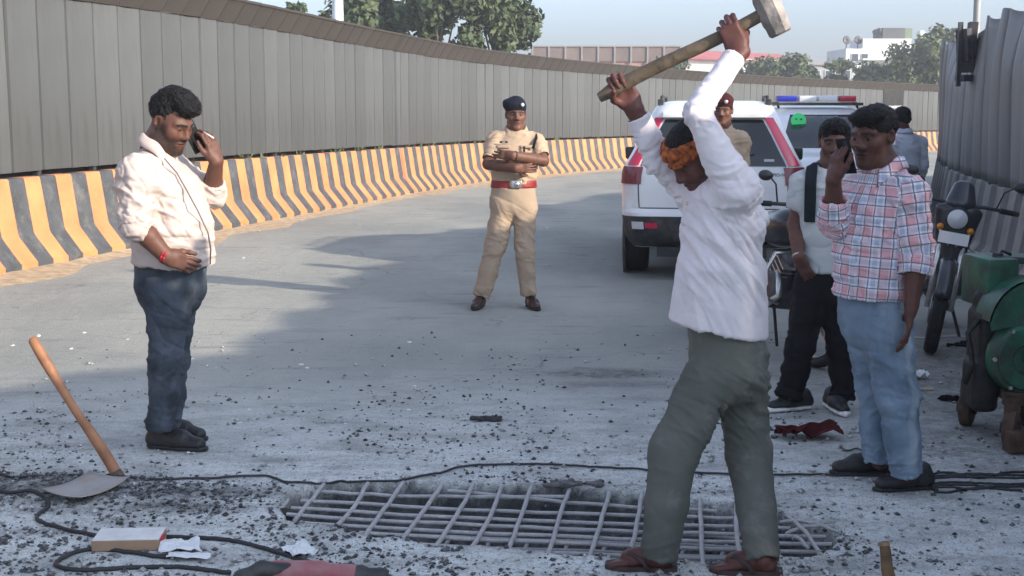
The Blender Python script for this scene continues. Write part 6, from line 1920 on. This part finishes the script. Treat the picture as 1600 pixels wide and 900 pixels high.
cable([(330, 868), (250, 872), (180, 862), (135, 862), (95, 876), (90, 888), (130, 893), (230, 888), (300, 890), (360, 898)], .0085, 'black cable looped in front of the cardboard box')
cb = empty('cable_bundle', G(1520, 758), 'tangled bundle of black wires on the road right of the checked-shirt man', 'cables')
for k in range(7):
    y0 = 744 + 4.2 * k
    pts = smooth_pts([(1436 + 4 * k, y0 + 2), (1480, y0 + (k * 37 % 9) - 4), (1530, y0 - (k * 53 % 11) + 5), (1580, y0 + (k * 29 % 9) - 5), (1640, y0 - 2)], .006 + .004 * (k % 3))
    b = MB(); b.tube(pts, .0055, 6); b.build('wire', M_CABLE, cb, off=G(1520, 758), smooth=True)
cable([(1312, 700), (1322, 707), (1340, 704), (1352, 712), (1330, 718)], .004, 'short curl of black wire by the feet of the checked-shirt man')

# ---- hoe
hp = G(190, 760); hoe = empty('hoe', hp, 'hoe with wooden handle and pale steel blade standing in the dark rubble', 'hoe')
top = P(50, 530, 6.05) - hp; bot = P(188, 752, 5.93) - hp
b = MB(); ts = np.linspace(0, 1, 14)
b.tube([bot + (top - bot) * t + A3(.006 * math.sin(7 * t), 0, .004 * math.sin(11 * t)) for t in ts] + [top + nrm(top - bot) * .006], [.024 + .003 * math.sin(9 * t) - .003 * t for t in ts] + [.014], 12)
b.build('handle', mat('bamboo_wood', (.33, .15, .07), .6, var=.3, vscale=8, bump=.25, bscale=25), hoe, smooth=True, angle=50)
b = MB(); dh = nrm(top - bot); b.tube([bot - dh * .03, bot + dh * .05], [.034, .031], 14); b.build('socket', mat('rusty_steel', (.13, .085, .065), .8, .4, var=.4, vscale=30), hoe, smooth=True, angle=40)
V = []; bl = [(203, 760), (140, 749), (72, 772), (128, 783)]
cn = [P(*q, 5.87 - .03 * k) for k, q in enumerate(bl)]
cn = [A3(*(G(204, 774)[:2]), .075), A3(*(G(142, 768)[:2]), .085), A3(*(G(66, 788)[:2]), .060), A3(*(G(128, 800)[:2]), .055)]
for i in range(9):
    for j in range(7):
        s_, t = i / 8, j / 6
        p = (cn[0] * (1 - s_) + cn[1] * s_) * (1 - t) + (cn[3] * (1 - s_) + cn[2] * s_) * t if False else (cn[0] * (1 - t) + cn[1] * t) * (1 - s_) + (cn[3] * (1 - t) + cn[2] * t) * s_
        p = p + A3(0, 0, -.03 * math.sin(math.pi * s_) * .6 + .012 * (2 * t - 1) ** 2)
        V.append(p - hp)
me = mesh_np('blade', np.array(V), [(i * 7 + j, i * 7 + j + 1, (i + 1) * 7 + j + 1, (i + 1) * 7 + j) for i in range(8) for j in range(6)], mat('scoured_steel', (.50, .50, .49), .45, .5, var=.25, vscale=12, col2=(.35, .30, .25)))
o = link('blade', me, hoe); md = o.modifiers.new('t', 'SOLIDIFY'); md.thickness = .004

# ---- wooden handle poking up at the bottom edge: a tool lying just out of view
tp = P(1381, 850, 4.52); bt = A3(tp[0] + .03, 4.50, .0)
st_ = empty('wooden_stake', bt, 'rough wooden tool handle sticking up at the bottom edge right of the worker', 'handle')
b = MB(); b.tube([A3(0, 0, -.06)] + [(tp - bt) * t + A3(.002 * math.sin(9 * t), 0, 0) for t in np.linspace(.1, 1, 8)] + [(tp - bt) * 1.015], [.026] + [.025 - .001 * k for k in range(8)] + [.016], 12)
b.build('shaft', mat('dark_yellow_wood', (.16, .095, .045), .75, var=.4, vscale=10, bump=.4, bscale=30), st_, smooth=True, angle=45)
b = MB(); b.tube([(tp - bt) * .985, (tp - bt) * 1.03], [.0225, .018], 12); b.build('end_grain', mat('split_wood', (.24, .15, .085), .85, var=.4, vscale=40), st_)

# ---- cardboard box, papers
bx = G(203, 852); cbx = empty('cardboard_box', A3(bx[0], bx[1], gzr(bx[0], bx[1])), 'flat cardboard box with white top and red end on the ground', 'box', rz=.06)
b = MB(); b.box((0, 0, .022), (.128, .075, .020), bev=.002); b.build('carton', mat('brown_cardboard', (.30, .20, .13), .85, var=.12, vscale=10), cbx)
b = MB(); b.box((0, .002, .044), (.126, .073, .0015)); b.build('white_lid', mat('white_card', (.62, .62, .60), .8, var=.12, vscale=14), cbx)
b = MB(); b.box((.131, -.03, .024), (.003, .030, .019)); b.build('red_tab', mat('red_card', (.45, .02, .03), .7), cbx)
def sheet(px, py, w_, d_, rz_, label, name='paper', cat='paper', m=None, lift=.012, crump=.03, seed=0, group=None):
    g = G(px, py); n = 12; V = []
    q = np.array([(i / n - .5, j / n - .5, 0) for i in range(n + 1) for j in range(n + 1)])
    z = (fbm(q * 3.1 + seed * 7.7, 2, seed) - .35) * crump + lift + (1 - np.abs(2 * vnoise(q * 4 + seed, seed + 3) - 1)) * crump * .6
    pts = (rotz(rz_) @ (q * A3(w_, d_, 0)).T).T; ed = 1 + .25 * (vnoise(q * 5 + 3, seed + 9) - .5)[:, None]; pts = pts * ed; pts[:, 2] = z
    F = [(i * (n + 1) + j, (i + 1) * (n + 1) + j, (i + 1) * (n + 1) + j + 1, i * (n + 1) + j + 1) for i in range(n) for j in range(n)]
    o = link(name, mesh_np(name, pts, F, m or mat('white_paper', (.66, .68, .68), .8, var=.06, vscale=12), False), None, (g[0], g[1], gzr(g[0], g[1])))
    md = o.modifiers.new('t', 'SOLIDIFY'); md.thickness = .0015
    return tag(o, label, cat, group)
sheet(280, 860, .15, .16, .3, 'crumpled white paper beside the red end of the cardboard box', seed=1)
sheet(296, 874, .16, .06, -.1, 'flat white paper scrap in front of the crumpled paper', seed=2, crump=.012)
sheet(468, 868, .10, .13, .5, 'white paper scrap between the cable and the hole', seed=3)
sheet(1437, 592, .10, .10, .2, 'white paper litter on the ground beyond the checked-shirt man', seed=4, crump=.05)
b = MB(); g = G(1444, 611); b.box(A3(0, 0, .012), (.055, .008, .006), rotz(.05)); o = b.build('wood_sliver', mat('pale_wood', (.55, .48, .33), .8), None, tuple(g)); tag(o, 'pale sliver of wood on the road near the white litter', 'wood')
# red cloth, dark rags
def rag(px, py, w_, d_, h_, col, label, seed, name='rag'):
    f = Field(); rr = random.Random(seed); g = G(px, py)
    for k in range(11):
        a = A3(rr.uniform(-w_, w_), rr.uniform(-d_, d_), h_ * .4); f.cone(a, a + A3(rr.uniform(-w_, w_) * .7, rr.uniform(-d_, d_) * .6, rr.uniform(-.2, .6) * h_), h_ * rr.uniform(.3, .6), h_ * rr.uniform(.2, .4), h_ * .6)
    V, F = f.surf(.006); V = folds(V, F, [(None, 1, A3(.4, 1, .3), .03, 3, .004)], seed); V[:, 2] = np.maximum(V[:, 2], 0)
    o = link(name, mesh_np(name, V, F, col), None, (g[0], g[1], gzr(g[0], g[1])))
    return tag(o, label, 'cloth')
sheet(1262, 684, .30, .17, .05, 'crumpled dark red cloth on the ground behind the worker', 'red_cloth', 'cloth', cloth_mat('dark_red_cloth', (.055, .008, .010), .3), crump=.08, seed=13)
rag(762, 657, .075, .03, .022, mat('black_tarry_scrap', (.03, .03, .028), .8, var=.5, vscale=30), 'dark rag-like scrap lying in the middle of the road', 5)
rag(905, 763, .11, .035, .022, mat('grey_scraps', (.12, .12, .115), .9, var=.5, vscale=40), 'grey tangle of wire and scraps at the far edge of the hole', 8)
rag(445, 797, .05, .025, .03, mat('black_tarry_scrap', (.03, .03, .028), .8), 'black lump at the left tip of the hole', 6)
rag(1516, 541, .10, .05, .035, M_BLACKCLOTH, 'black rag on the ground left of the engine', 11)
rag(1492, 627, .06, .04, .03, M_BLACKCLOTH, 'small black scrap in front of the engine wheel', 12)
# faint white paint left on the road by the right barrier
b = MB(); V = []
for i in range(9):
    p = G(1425 + i * 13.5, 527 + 1.6 * math.sin(i)); V += [(p[0], p[1] - .03, .004), (p[0], p[1] + .03, .004)]
b.add(V, [(2 * i, 2 * i + 2, 2 * i + 3, 2 * i + 1) for i in range(8)]); tag(b.build('road_marking', mat('worn_white_paint', (.5, .5, .5), .8, var=.3, vscale=10)), kind='structure')

# ---- red demolition hammer at the bottom edge
dm = A3(G(480, 890)[0], 4.57, 0); dm[2] = 0
dh_ = empty('demolition_hammer', dm, 'red and black electric demolition hammer lying at the bottom edge', 'power tool')
x0 = lambda px: P(px, 885, 4.60)[0] - dm[0]
M_DRED = mat('dusty_red_plastic', (.42, .21, .21), .6, var=.25, vscale=14, col2=(.30, .05, .06))
f = Field(); f.cone((x0(430), 0, .050), (x0(555), .0, .046), .048, .040, .02); f.box((x0(470), .0, .045), (.10, .05, .045), None, .02, .02); V, F = f.surf(.007); field_obj('motor_housing', [(V, F)], M_DRED, dh_, (0, 0, 0))
f = Field(); f.chain([A3(x0(452), -.02, .075), A3(x0(415), -.04, .085), A3(x0(385), -.06, .06), A3(x0(378), -.10, .03)], [.026, .027, .026, .022], .02); f.box((x0(415), .01, .04), (.05, .045, .038), None, .02, .02); V, F = f.surf(.007); field_obj('rear_handle', [(V, F)], M_BLKPL, dh_, (0, 0, 0))
b = MB(); b.lathe((x0(555), 0, .045), A3(1, 0, 0), [(.0, .0), (.040, .0), (.040, .03), (.030, .05), (.030, .10), (.022, .12), (.0, .12)], 20); b.build('chuck', M_BLKPL, dh_, smooth=True, angle=40)
b = MB(); b.tube([A3(x0(600), 0, .045), A3(x0(680), .0, .018)], [.012, .011], 8); b.build('chisel', M_STEEL, dh_, smooth=True)
b = MB(); b.box((x0(440), -.045, .06), (.03, .006, .014), bev=.003); b.build('red_switch', mat('bright_red', (.5, .015, .05), .4), dh_)

# ------------------------------------------------------------------ beyond the wall: trees, masts, houses
M_BARK = mat('bark', (.09, .065, .045), .9, var=.4, vscale=5, bump=.5, bscale=10)
M_LEAF = mat('leaves_dark', (.052, .078, .036), .7, var=.45, vscale=.7, col2=(.085, .115, .05), spec=.3)
M_LEAF2 = mat('leaves_light', (.085, .115, .045), .7, var=.4, vscale=.7, col2=(.12, .15, .065), spec=.3)
def tree(px, py, Yt, rx, rz_, label, n=5200, leaf=.15, seed=0, m=None, zb=-1.5, group='trees beyond the wall', lob=9, name='tree', cat='tree'):
    c = P(px, py, Yt); base = A3(c[0], c[1], zb); r_ = np.random.default_rng(seed)
    root = empty(name, base, label, cat, group)
    H = c[2] - zb
    b = MB(); rr = random.Random(seed)
    b.tube([(0, 0, -.3), (.05, 0, H * .4), (-.04, .05, H * .8), (0, 0, H)], [rx * .07, rx * .055, rx * .045, rx * .02], 9)
    lobes = []
    for k in range(lob):
        a = rr.uniform(0, 6.28); q = rr.uniform(.25, .72); zz = rr.uniform(-.6, .7)
        lc = A3(math.cos(a) * q * rx, math.sin(a) * q * rx, H + zz * rz_); lobes.append((lc, rr.uniform(.34, .52) * rx, rr.uniform(.3, .45) * rz_))
        b.tube([(0, 0, H * rr.uniform(.45, .75)), lc * .6 + A3(0, 0, H * .32), lc], [rx * .03, rx * .02, rx * .006], 6)
    b.build('trunk', M_BARK, root, smooth=True)
    V = np.zeros((n, 4, 3))
    li = r_.integers(0, lob, n); d = r_.normal(size=(n, 3)); d /= np.linalg.norm(d, axis=1)[:, None]
    rad = r_.random(n) ** .45
    cen = np.array([lobes[i][0] for i in li]); s1_ = np.array([[lobes[i][1], lobes[i][1], lobes[i][2]] for i in li])
    p = cen + d * rad[:, None] * s1_ * (.75 + .6 * vnoise(d * 3 + li[:, None] * 5.1, 3)[:, None])
    u_ = r_.normal(size=(n, 3)); u_ /= np.linalg.norm(u_, axis=1)[:, None]
    nn = d * .8 + r_.normal(size=(n, 3)) * .6 + A3(0, 0, .4); u_ = np.cross(nn, u_); u_ /= np.linalg.norm(u_, axis=1)[:, None]; v_ = np.cross(nn, u_); v_ /= np.linalg.norm(v_, axis=1)[:, None]
    sz = leaf * r_.uniform(.5, 1.3, n)[:, None]
    V[:, 0] = p - u_ * sz; V[:, 1] = p + v_ * sz * .55; V[:, 2] = p + u_ * sz; V[:, 3] = p - v_ * sz * .55
    me = mesh_np('crown', V.reshape(-1, 3), np.arange(n * 4).reshape(n, 4), [m or M_LEAF, M_LEAF2], False, (r_.random(n) < .35).astype(int))
    link('crown', me, root)
    return root
tree(545, 18, 47, 1.75, 1.7, 'tree behind the white mast above the panel wall', seed=1, n=5000)
tree(615, 40, 50, 1.1, 1.0, 'low tree right of the white mast above the panel wall', seed=6, n=3000)
tree(690, 25, 46, 1.45, 1.7, 'left one of the two tall trees above the panel wall', seed=2, n=6000)
tree(775, 12, 48, 1.55, 2.0, 'right one of the two tall trees above the panel wall', seed=3, n=6500)
tree(462, 22, 44, .42, .38, 'small tuft of tree showing above the wall left of the white mast', seed=4, n=700, leaf=.10)
tree(1215, 118, 96, 2.6, 1.5, 'round bushy tree below the red roof beyond the far wall', seed=5, n=3500, leaf=.2)
tree(1265, 124, 99, 1.3, .9, 'small bush right of the round bushy tree', seed=7, n=1600, leaf=.2)
tree(1160, 120, 97, 1.4, .8, 'low bush behind the raised arm of the worker', seed=17, n=1500, leaf=.2)
tree(1340, 122, 98, 2.4, 1.6, 'leafy tree in front of the white building', seed=8, n=3500, leaf=.2, m=M_LEAF2)
tree(1392, 125, 99, 1.8, 1.2, 'dark green tree under the grey rooftop box', seed=18, n=2500, leaf=.2)
tree(1447, 100, 92, 2.4, 2.9, 'tall tree beside the bent metal wall', seed=9, n=5000, leaf=.2, m=M_LEAF2)
tree(1478, 78, 94, 1.3, 1.8, 'dark tree top touching the bent metal wall', seed=19, n=2500, leaf=.2)
tree(1030, 108, 100, 2.2, 1.0, 'low trees behind the hammer handle beyond the far wall', seed=20, n=2000, leaf=.2)
def mast(px, Ym, r0, label, m, h=12, zb=-1.3, name='light_mast'):
    x = P(px, 30, Ym)[0]; root = empty(name, (x, Ym, zb), label, 'pole')
    b = MB(); b.tube([(0, 0, -.2), (0, 0, h)], [r0, r0 * .75], 16); b.build('shaft', m, root, smooth=True, angle=50)
    b = MB(); b.lathe((0, 0, 0), A3(0, 0, 1), [(r0 * 2.2, 0), (r0 * 2.2, .04), (r0 * 1.1, .06)], 16); b.build('base_flange', M_DARKSTEEL, root)
    b = MB(); b.tube([(0, 0, h), (.9, -.4, h + .5), (1.6, -.7, h + .6)], [.06, .05, .04], 8); ar = b.build('arm', m, root, smooth=True)
    b = MB(); b.box((1.8, -.8, h + .6), (.35, .15, .06), rotz(-.4), bev=.03); b.build('lamp_housing', M_DARKSTEEL, ar)
    return root
mast(528, 36, .165, 'white light mast standing behind the left panel wall', mat('white_mast_paint', (.62, .66, .66), .5, var=.05, vscale=3))
mast(1526, 21, .06, 'grey pole standing behind the bent metal wall', mat('grey_pole_paint', (.26, .26, .25), .5, var=.1, vscale=3))
# small dark board before the far wall
c = P(1396, 152, 38); sb = empty('sign_board', (c[0], c[1], float(gz(38))), 'small dark board on a post before the far panel wall', 'sign')
b = MB(); b.box((0, 0, c[2] - float(gz(38))), (.29, .02, .22), bev=.01); b.build('board', mat('dark_board', (.055, .055, .05), .7, var=.3, vscale=5), sb)
b = MB(); b.box((0, -.012, c[2] - float(gz(38)) - .27), (.24, .012, .035)); b.build('strip', mat('pale_strip', (.5, .5, .48), .7), sb)
b = MB(); b.tube([(0, .04, 0), (0, .04, c[2] - float(gz(38)))], .03, 8); b.build('post', M_DARKSTEEL, sb)

def house(name, label, px0, px1, py0, py1, Yh, depth, m, parts):
    """box between pixels at distance Yh with parts: list of functions drawing in metres from the left top corner"""
    a, c = P(px0, py0, Yh), P(px1, py1, Yh); zb = -1.5
    root = empty(name, ((a[0] + c[0]) / 2, Yh, zb), label, 'building')
    W, Ht = (c[0] - a[0]) / 2, a[2] - zb
    b = MB(); b.box((0, depth / 2, Ht / 2), (W, depth / 2, Ht / 2)); b.build('wall', m, root)
    parts(root, W, Ht)
    return root
def win(root, x, z, w_, h_, m=None):
    b = MB(); b.box((x, -.03, z), (w_, .05, h_)); f_ = b.build('window', mat('window_frame', (.45, .45, .43), .6), root)
    b = MB(); b.box((x, -.075, z), (w_ * .86, .012, h_ * .84)); b.build('pane', m or mat('far_glass', (.05, .07, .085), .15), f_)
M_SALMON = mat('salmon_wall', (.36, .19, .145), .85, var=.12, vscale=.6)
M_BRNP = mat('brown_facade_panel', (.14, .105, .09), .8, var=.2, vscale=.5)
M_WB = mat('white_building', (.60, .60, .58), .8, var=.06, vscale=.4)
def p1_(root, W, Ht):
    n = 9
    for i in range(n):
        x = -W + (i + .5) * 2 * W / n
        b = MB(); b.box((x, -.1, Ht - .62), (W / n - .06, .08, .58)); b.build('facade_panel', M_BRNP, root)
    for i in range(n + 1):
        b = MB(); b.box((-W + i * 2 * W / n, -.22, Ht - 1.4), (.07, .07, 1.5)); b.build('post', mat('grey_column', (.22, .20, .19), .8), root)
    for i in (2, 4, 6): win(root, -W + (i + .5) * 2 * W / n, Ht - 2.2, .5, .35)
    b = MB(); b.box((0, 2, Ht + .05), (W + .15, 2.3, .06)); b.build('roof', mat('grey_roof', (.25, .24, .23), .8), root)
house('long_building', 'long low building with brown panels over a salmon wall', 832, 1062, 73, 130, 112, 8, M_SALMON, p1_)
def p2_(root, W, Ht):
    b = MB(); b.add([(-W - .4, -.5, Ht), (W + .4, -.5, Ht - .3), (W + .4, 8.5, Ht - .3), (-W - .4, 8.5, Ht), (-W + .5, 4, Ht + .95), (W - .3, 4, Ht + .55)], [(0, 1, 5, 4), (3, 4, 5, 2), (0, 4, 3), (1, 2, 5), (0, 3, 2, 1)]); b.build('roof', mat('red_sheet_roof', (.42, .12, .11), .7, var=.15, vscale=.8), root)
    for i in range(4): win(root, -W + (i + .5) * W / 2, Ht - 1.5, .55, .4)
house('red_roof_building', 'white building with a red sheet roof beyond the far wall', 1065, 1236, 92, 130, 118, 8, M_WB, p2_)
def p3_(root, W, Ht):
    b = MB(); b.box((0, 3, Ht + .1), (W + .2, 3.3, .12)); b.build('roof', mat('grey_roof', (.25, .24, .23), .8), root)
    for i in range(3): win(root, -W + (i + .5) * 2 * W / 3, Ht - .9, .5, .4)
house('grey_building', 'low grey building left of the white building with rooftop box', 1262, 1332, 101, 130, 125, 6, mat('grey_render', (.30, .31, .30), .85, var=.1, vscale=.5), p3_)
def p4_(root, W, Ht):
    z = lambda py: P(0, py, 132)[2] + 1.5
    x = lambda px: P(px, 60, 132)[0] - P((1322 + 1424) / 2, 60, 132)[0]
    b = MB(); b.box((x(1387), 3, z(69)), (2.35, 2.5, .55)); b.build('upper_storey', M_WB, root)
    b = MB(); b.box((x(1398), 2.5, z(61)), (1.08, 1.8, 1.1)); rb_ = b.build('rooftop_box', mat('dark_grey_cladding', (.085, .09, .09), .8, var=.1, vscale=.6), root)
    b = MB(); b.box((x(1422), 2.8, z(60)), (.42, 1.7, 1.02)); b.build('green_side', mat('dull_green_render', (.16, .20, .13), .8), rb_)
    b = MB(); b.box((x(1384), -.3, z(93)), (2.4, .35, .08)); b.build('balcony', M_WB, root)
    for px in (1376, 1388, 1400): win(root, x(px), z(107), .28, .55)
    for px in (1335, 1350): win(root, x(px), z(90), .35, .4)
    for px in (1325, 1343):
        b = MB(); b.tube([(x(px), 1, z(76)), (x(px), 1, z(65))], .06, 6); dp = b.build('dish_mast', M_DARKSTEEL, root)
        b = MB(); b.lathe((x(px), .9, z(62)), A3(.2, -1, .2), [(0, -.15), (.2, -.12), (.4, 0), (.42, .02), (.2, -.08)], 16); b.build('dish', mat('dark_dish', (.06, .06, .065), .6), dp, smooth=True)
    b = MB(); b.tube([(x(1366), 1, z(50)), (x(1376), 1, z(47)), (x(1382), 1, z(52))], [.15, .3, .2], 8); b.build('roof_pipe', M_DARKSTEEL, root)
    b = MB(); b.lathe((x(1447), 2, z(62)), A3(0, 0, 1), [(0, 1.0), (.25, .95), (.45, .7), (.45, -.4), (0, -.4)], 16); b.build('water_tank', M_WB, root, smooth=True)
    b = MB(); b.box((x(1447), 2, z(90)), (.5, .5, 1.6)); b.build('tank_stand', M_WB, root)
house('white_building', 'white building with a dark grey rooftop box and dish antennas', 1322, 1424, 76, 130, 132, 8, M_WB, p4_)

# ------------------------------------------------------------------ warm dusty air
hb_ = MB(); hb_.box((0, 150, 6.2), (310, 310, 8.9))
hm_ = bpy.data.materials.new('dusty_air'); hm_.use_nodes = True; hn = hm_.node_tree.nodes; hn.remove(hn['Principled BSDF'])
pv = hn.new('ShaderNodeVolumePrincipled'); pv.inputs['Color'].default_value = (.90, .93, .96, 1); pv.inputs['Density'].default_value = .0016; pv.inputs['Anisotropy'].default_value = .2
hm_.node_tree.links.new(pv.outputs[0], hn['Material Output'].inputs['Volume'])
tag(hb_.build('haze', hm_), kind='stuff')
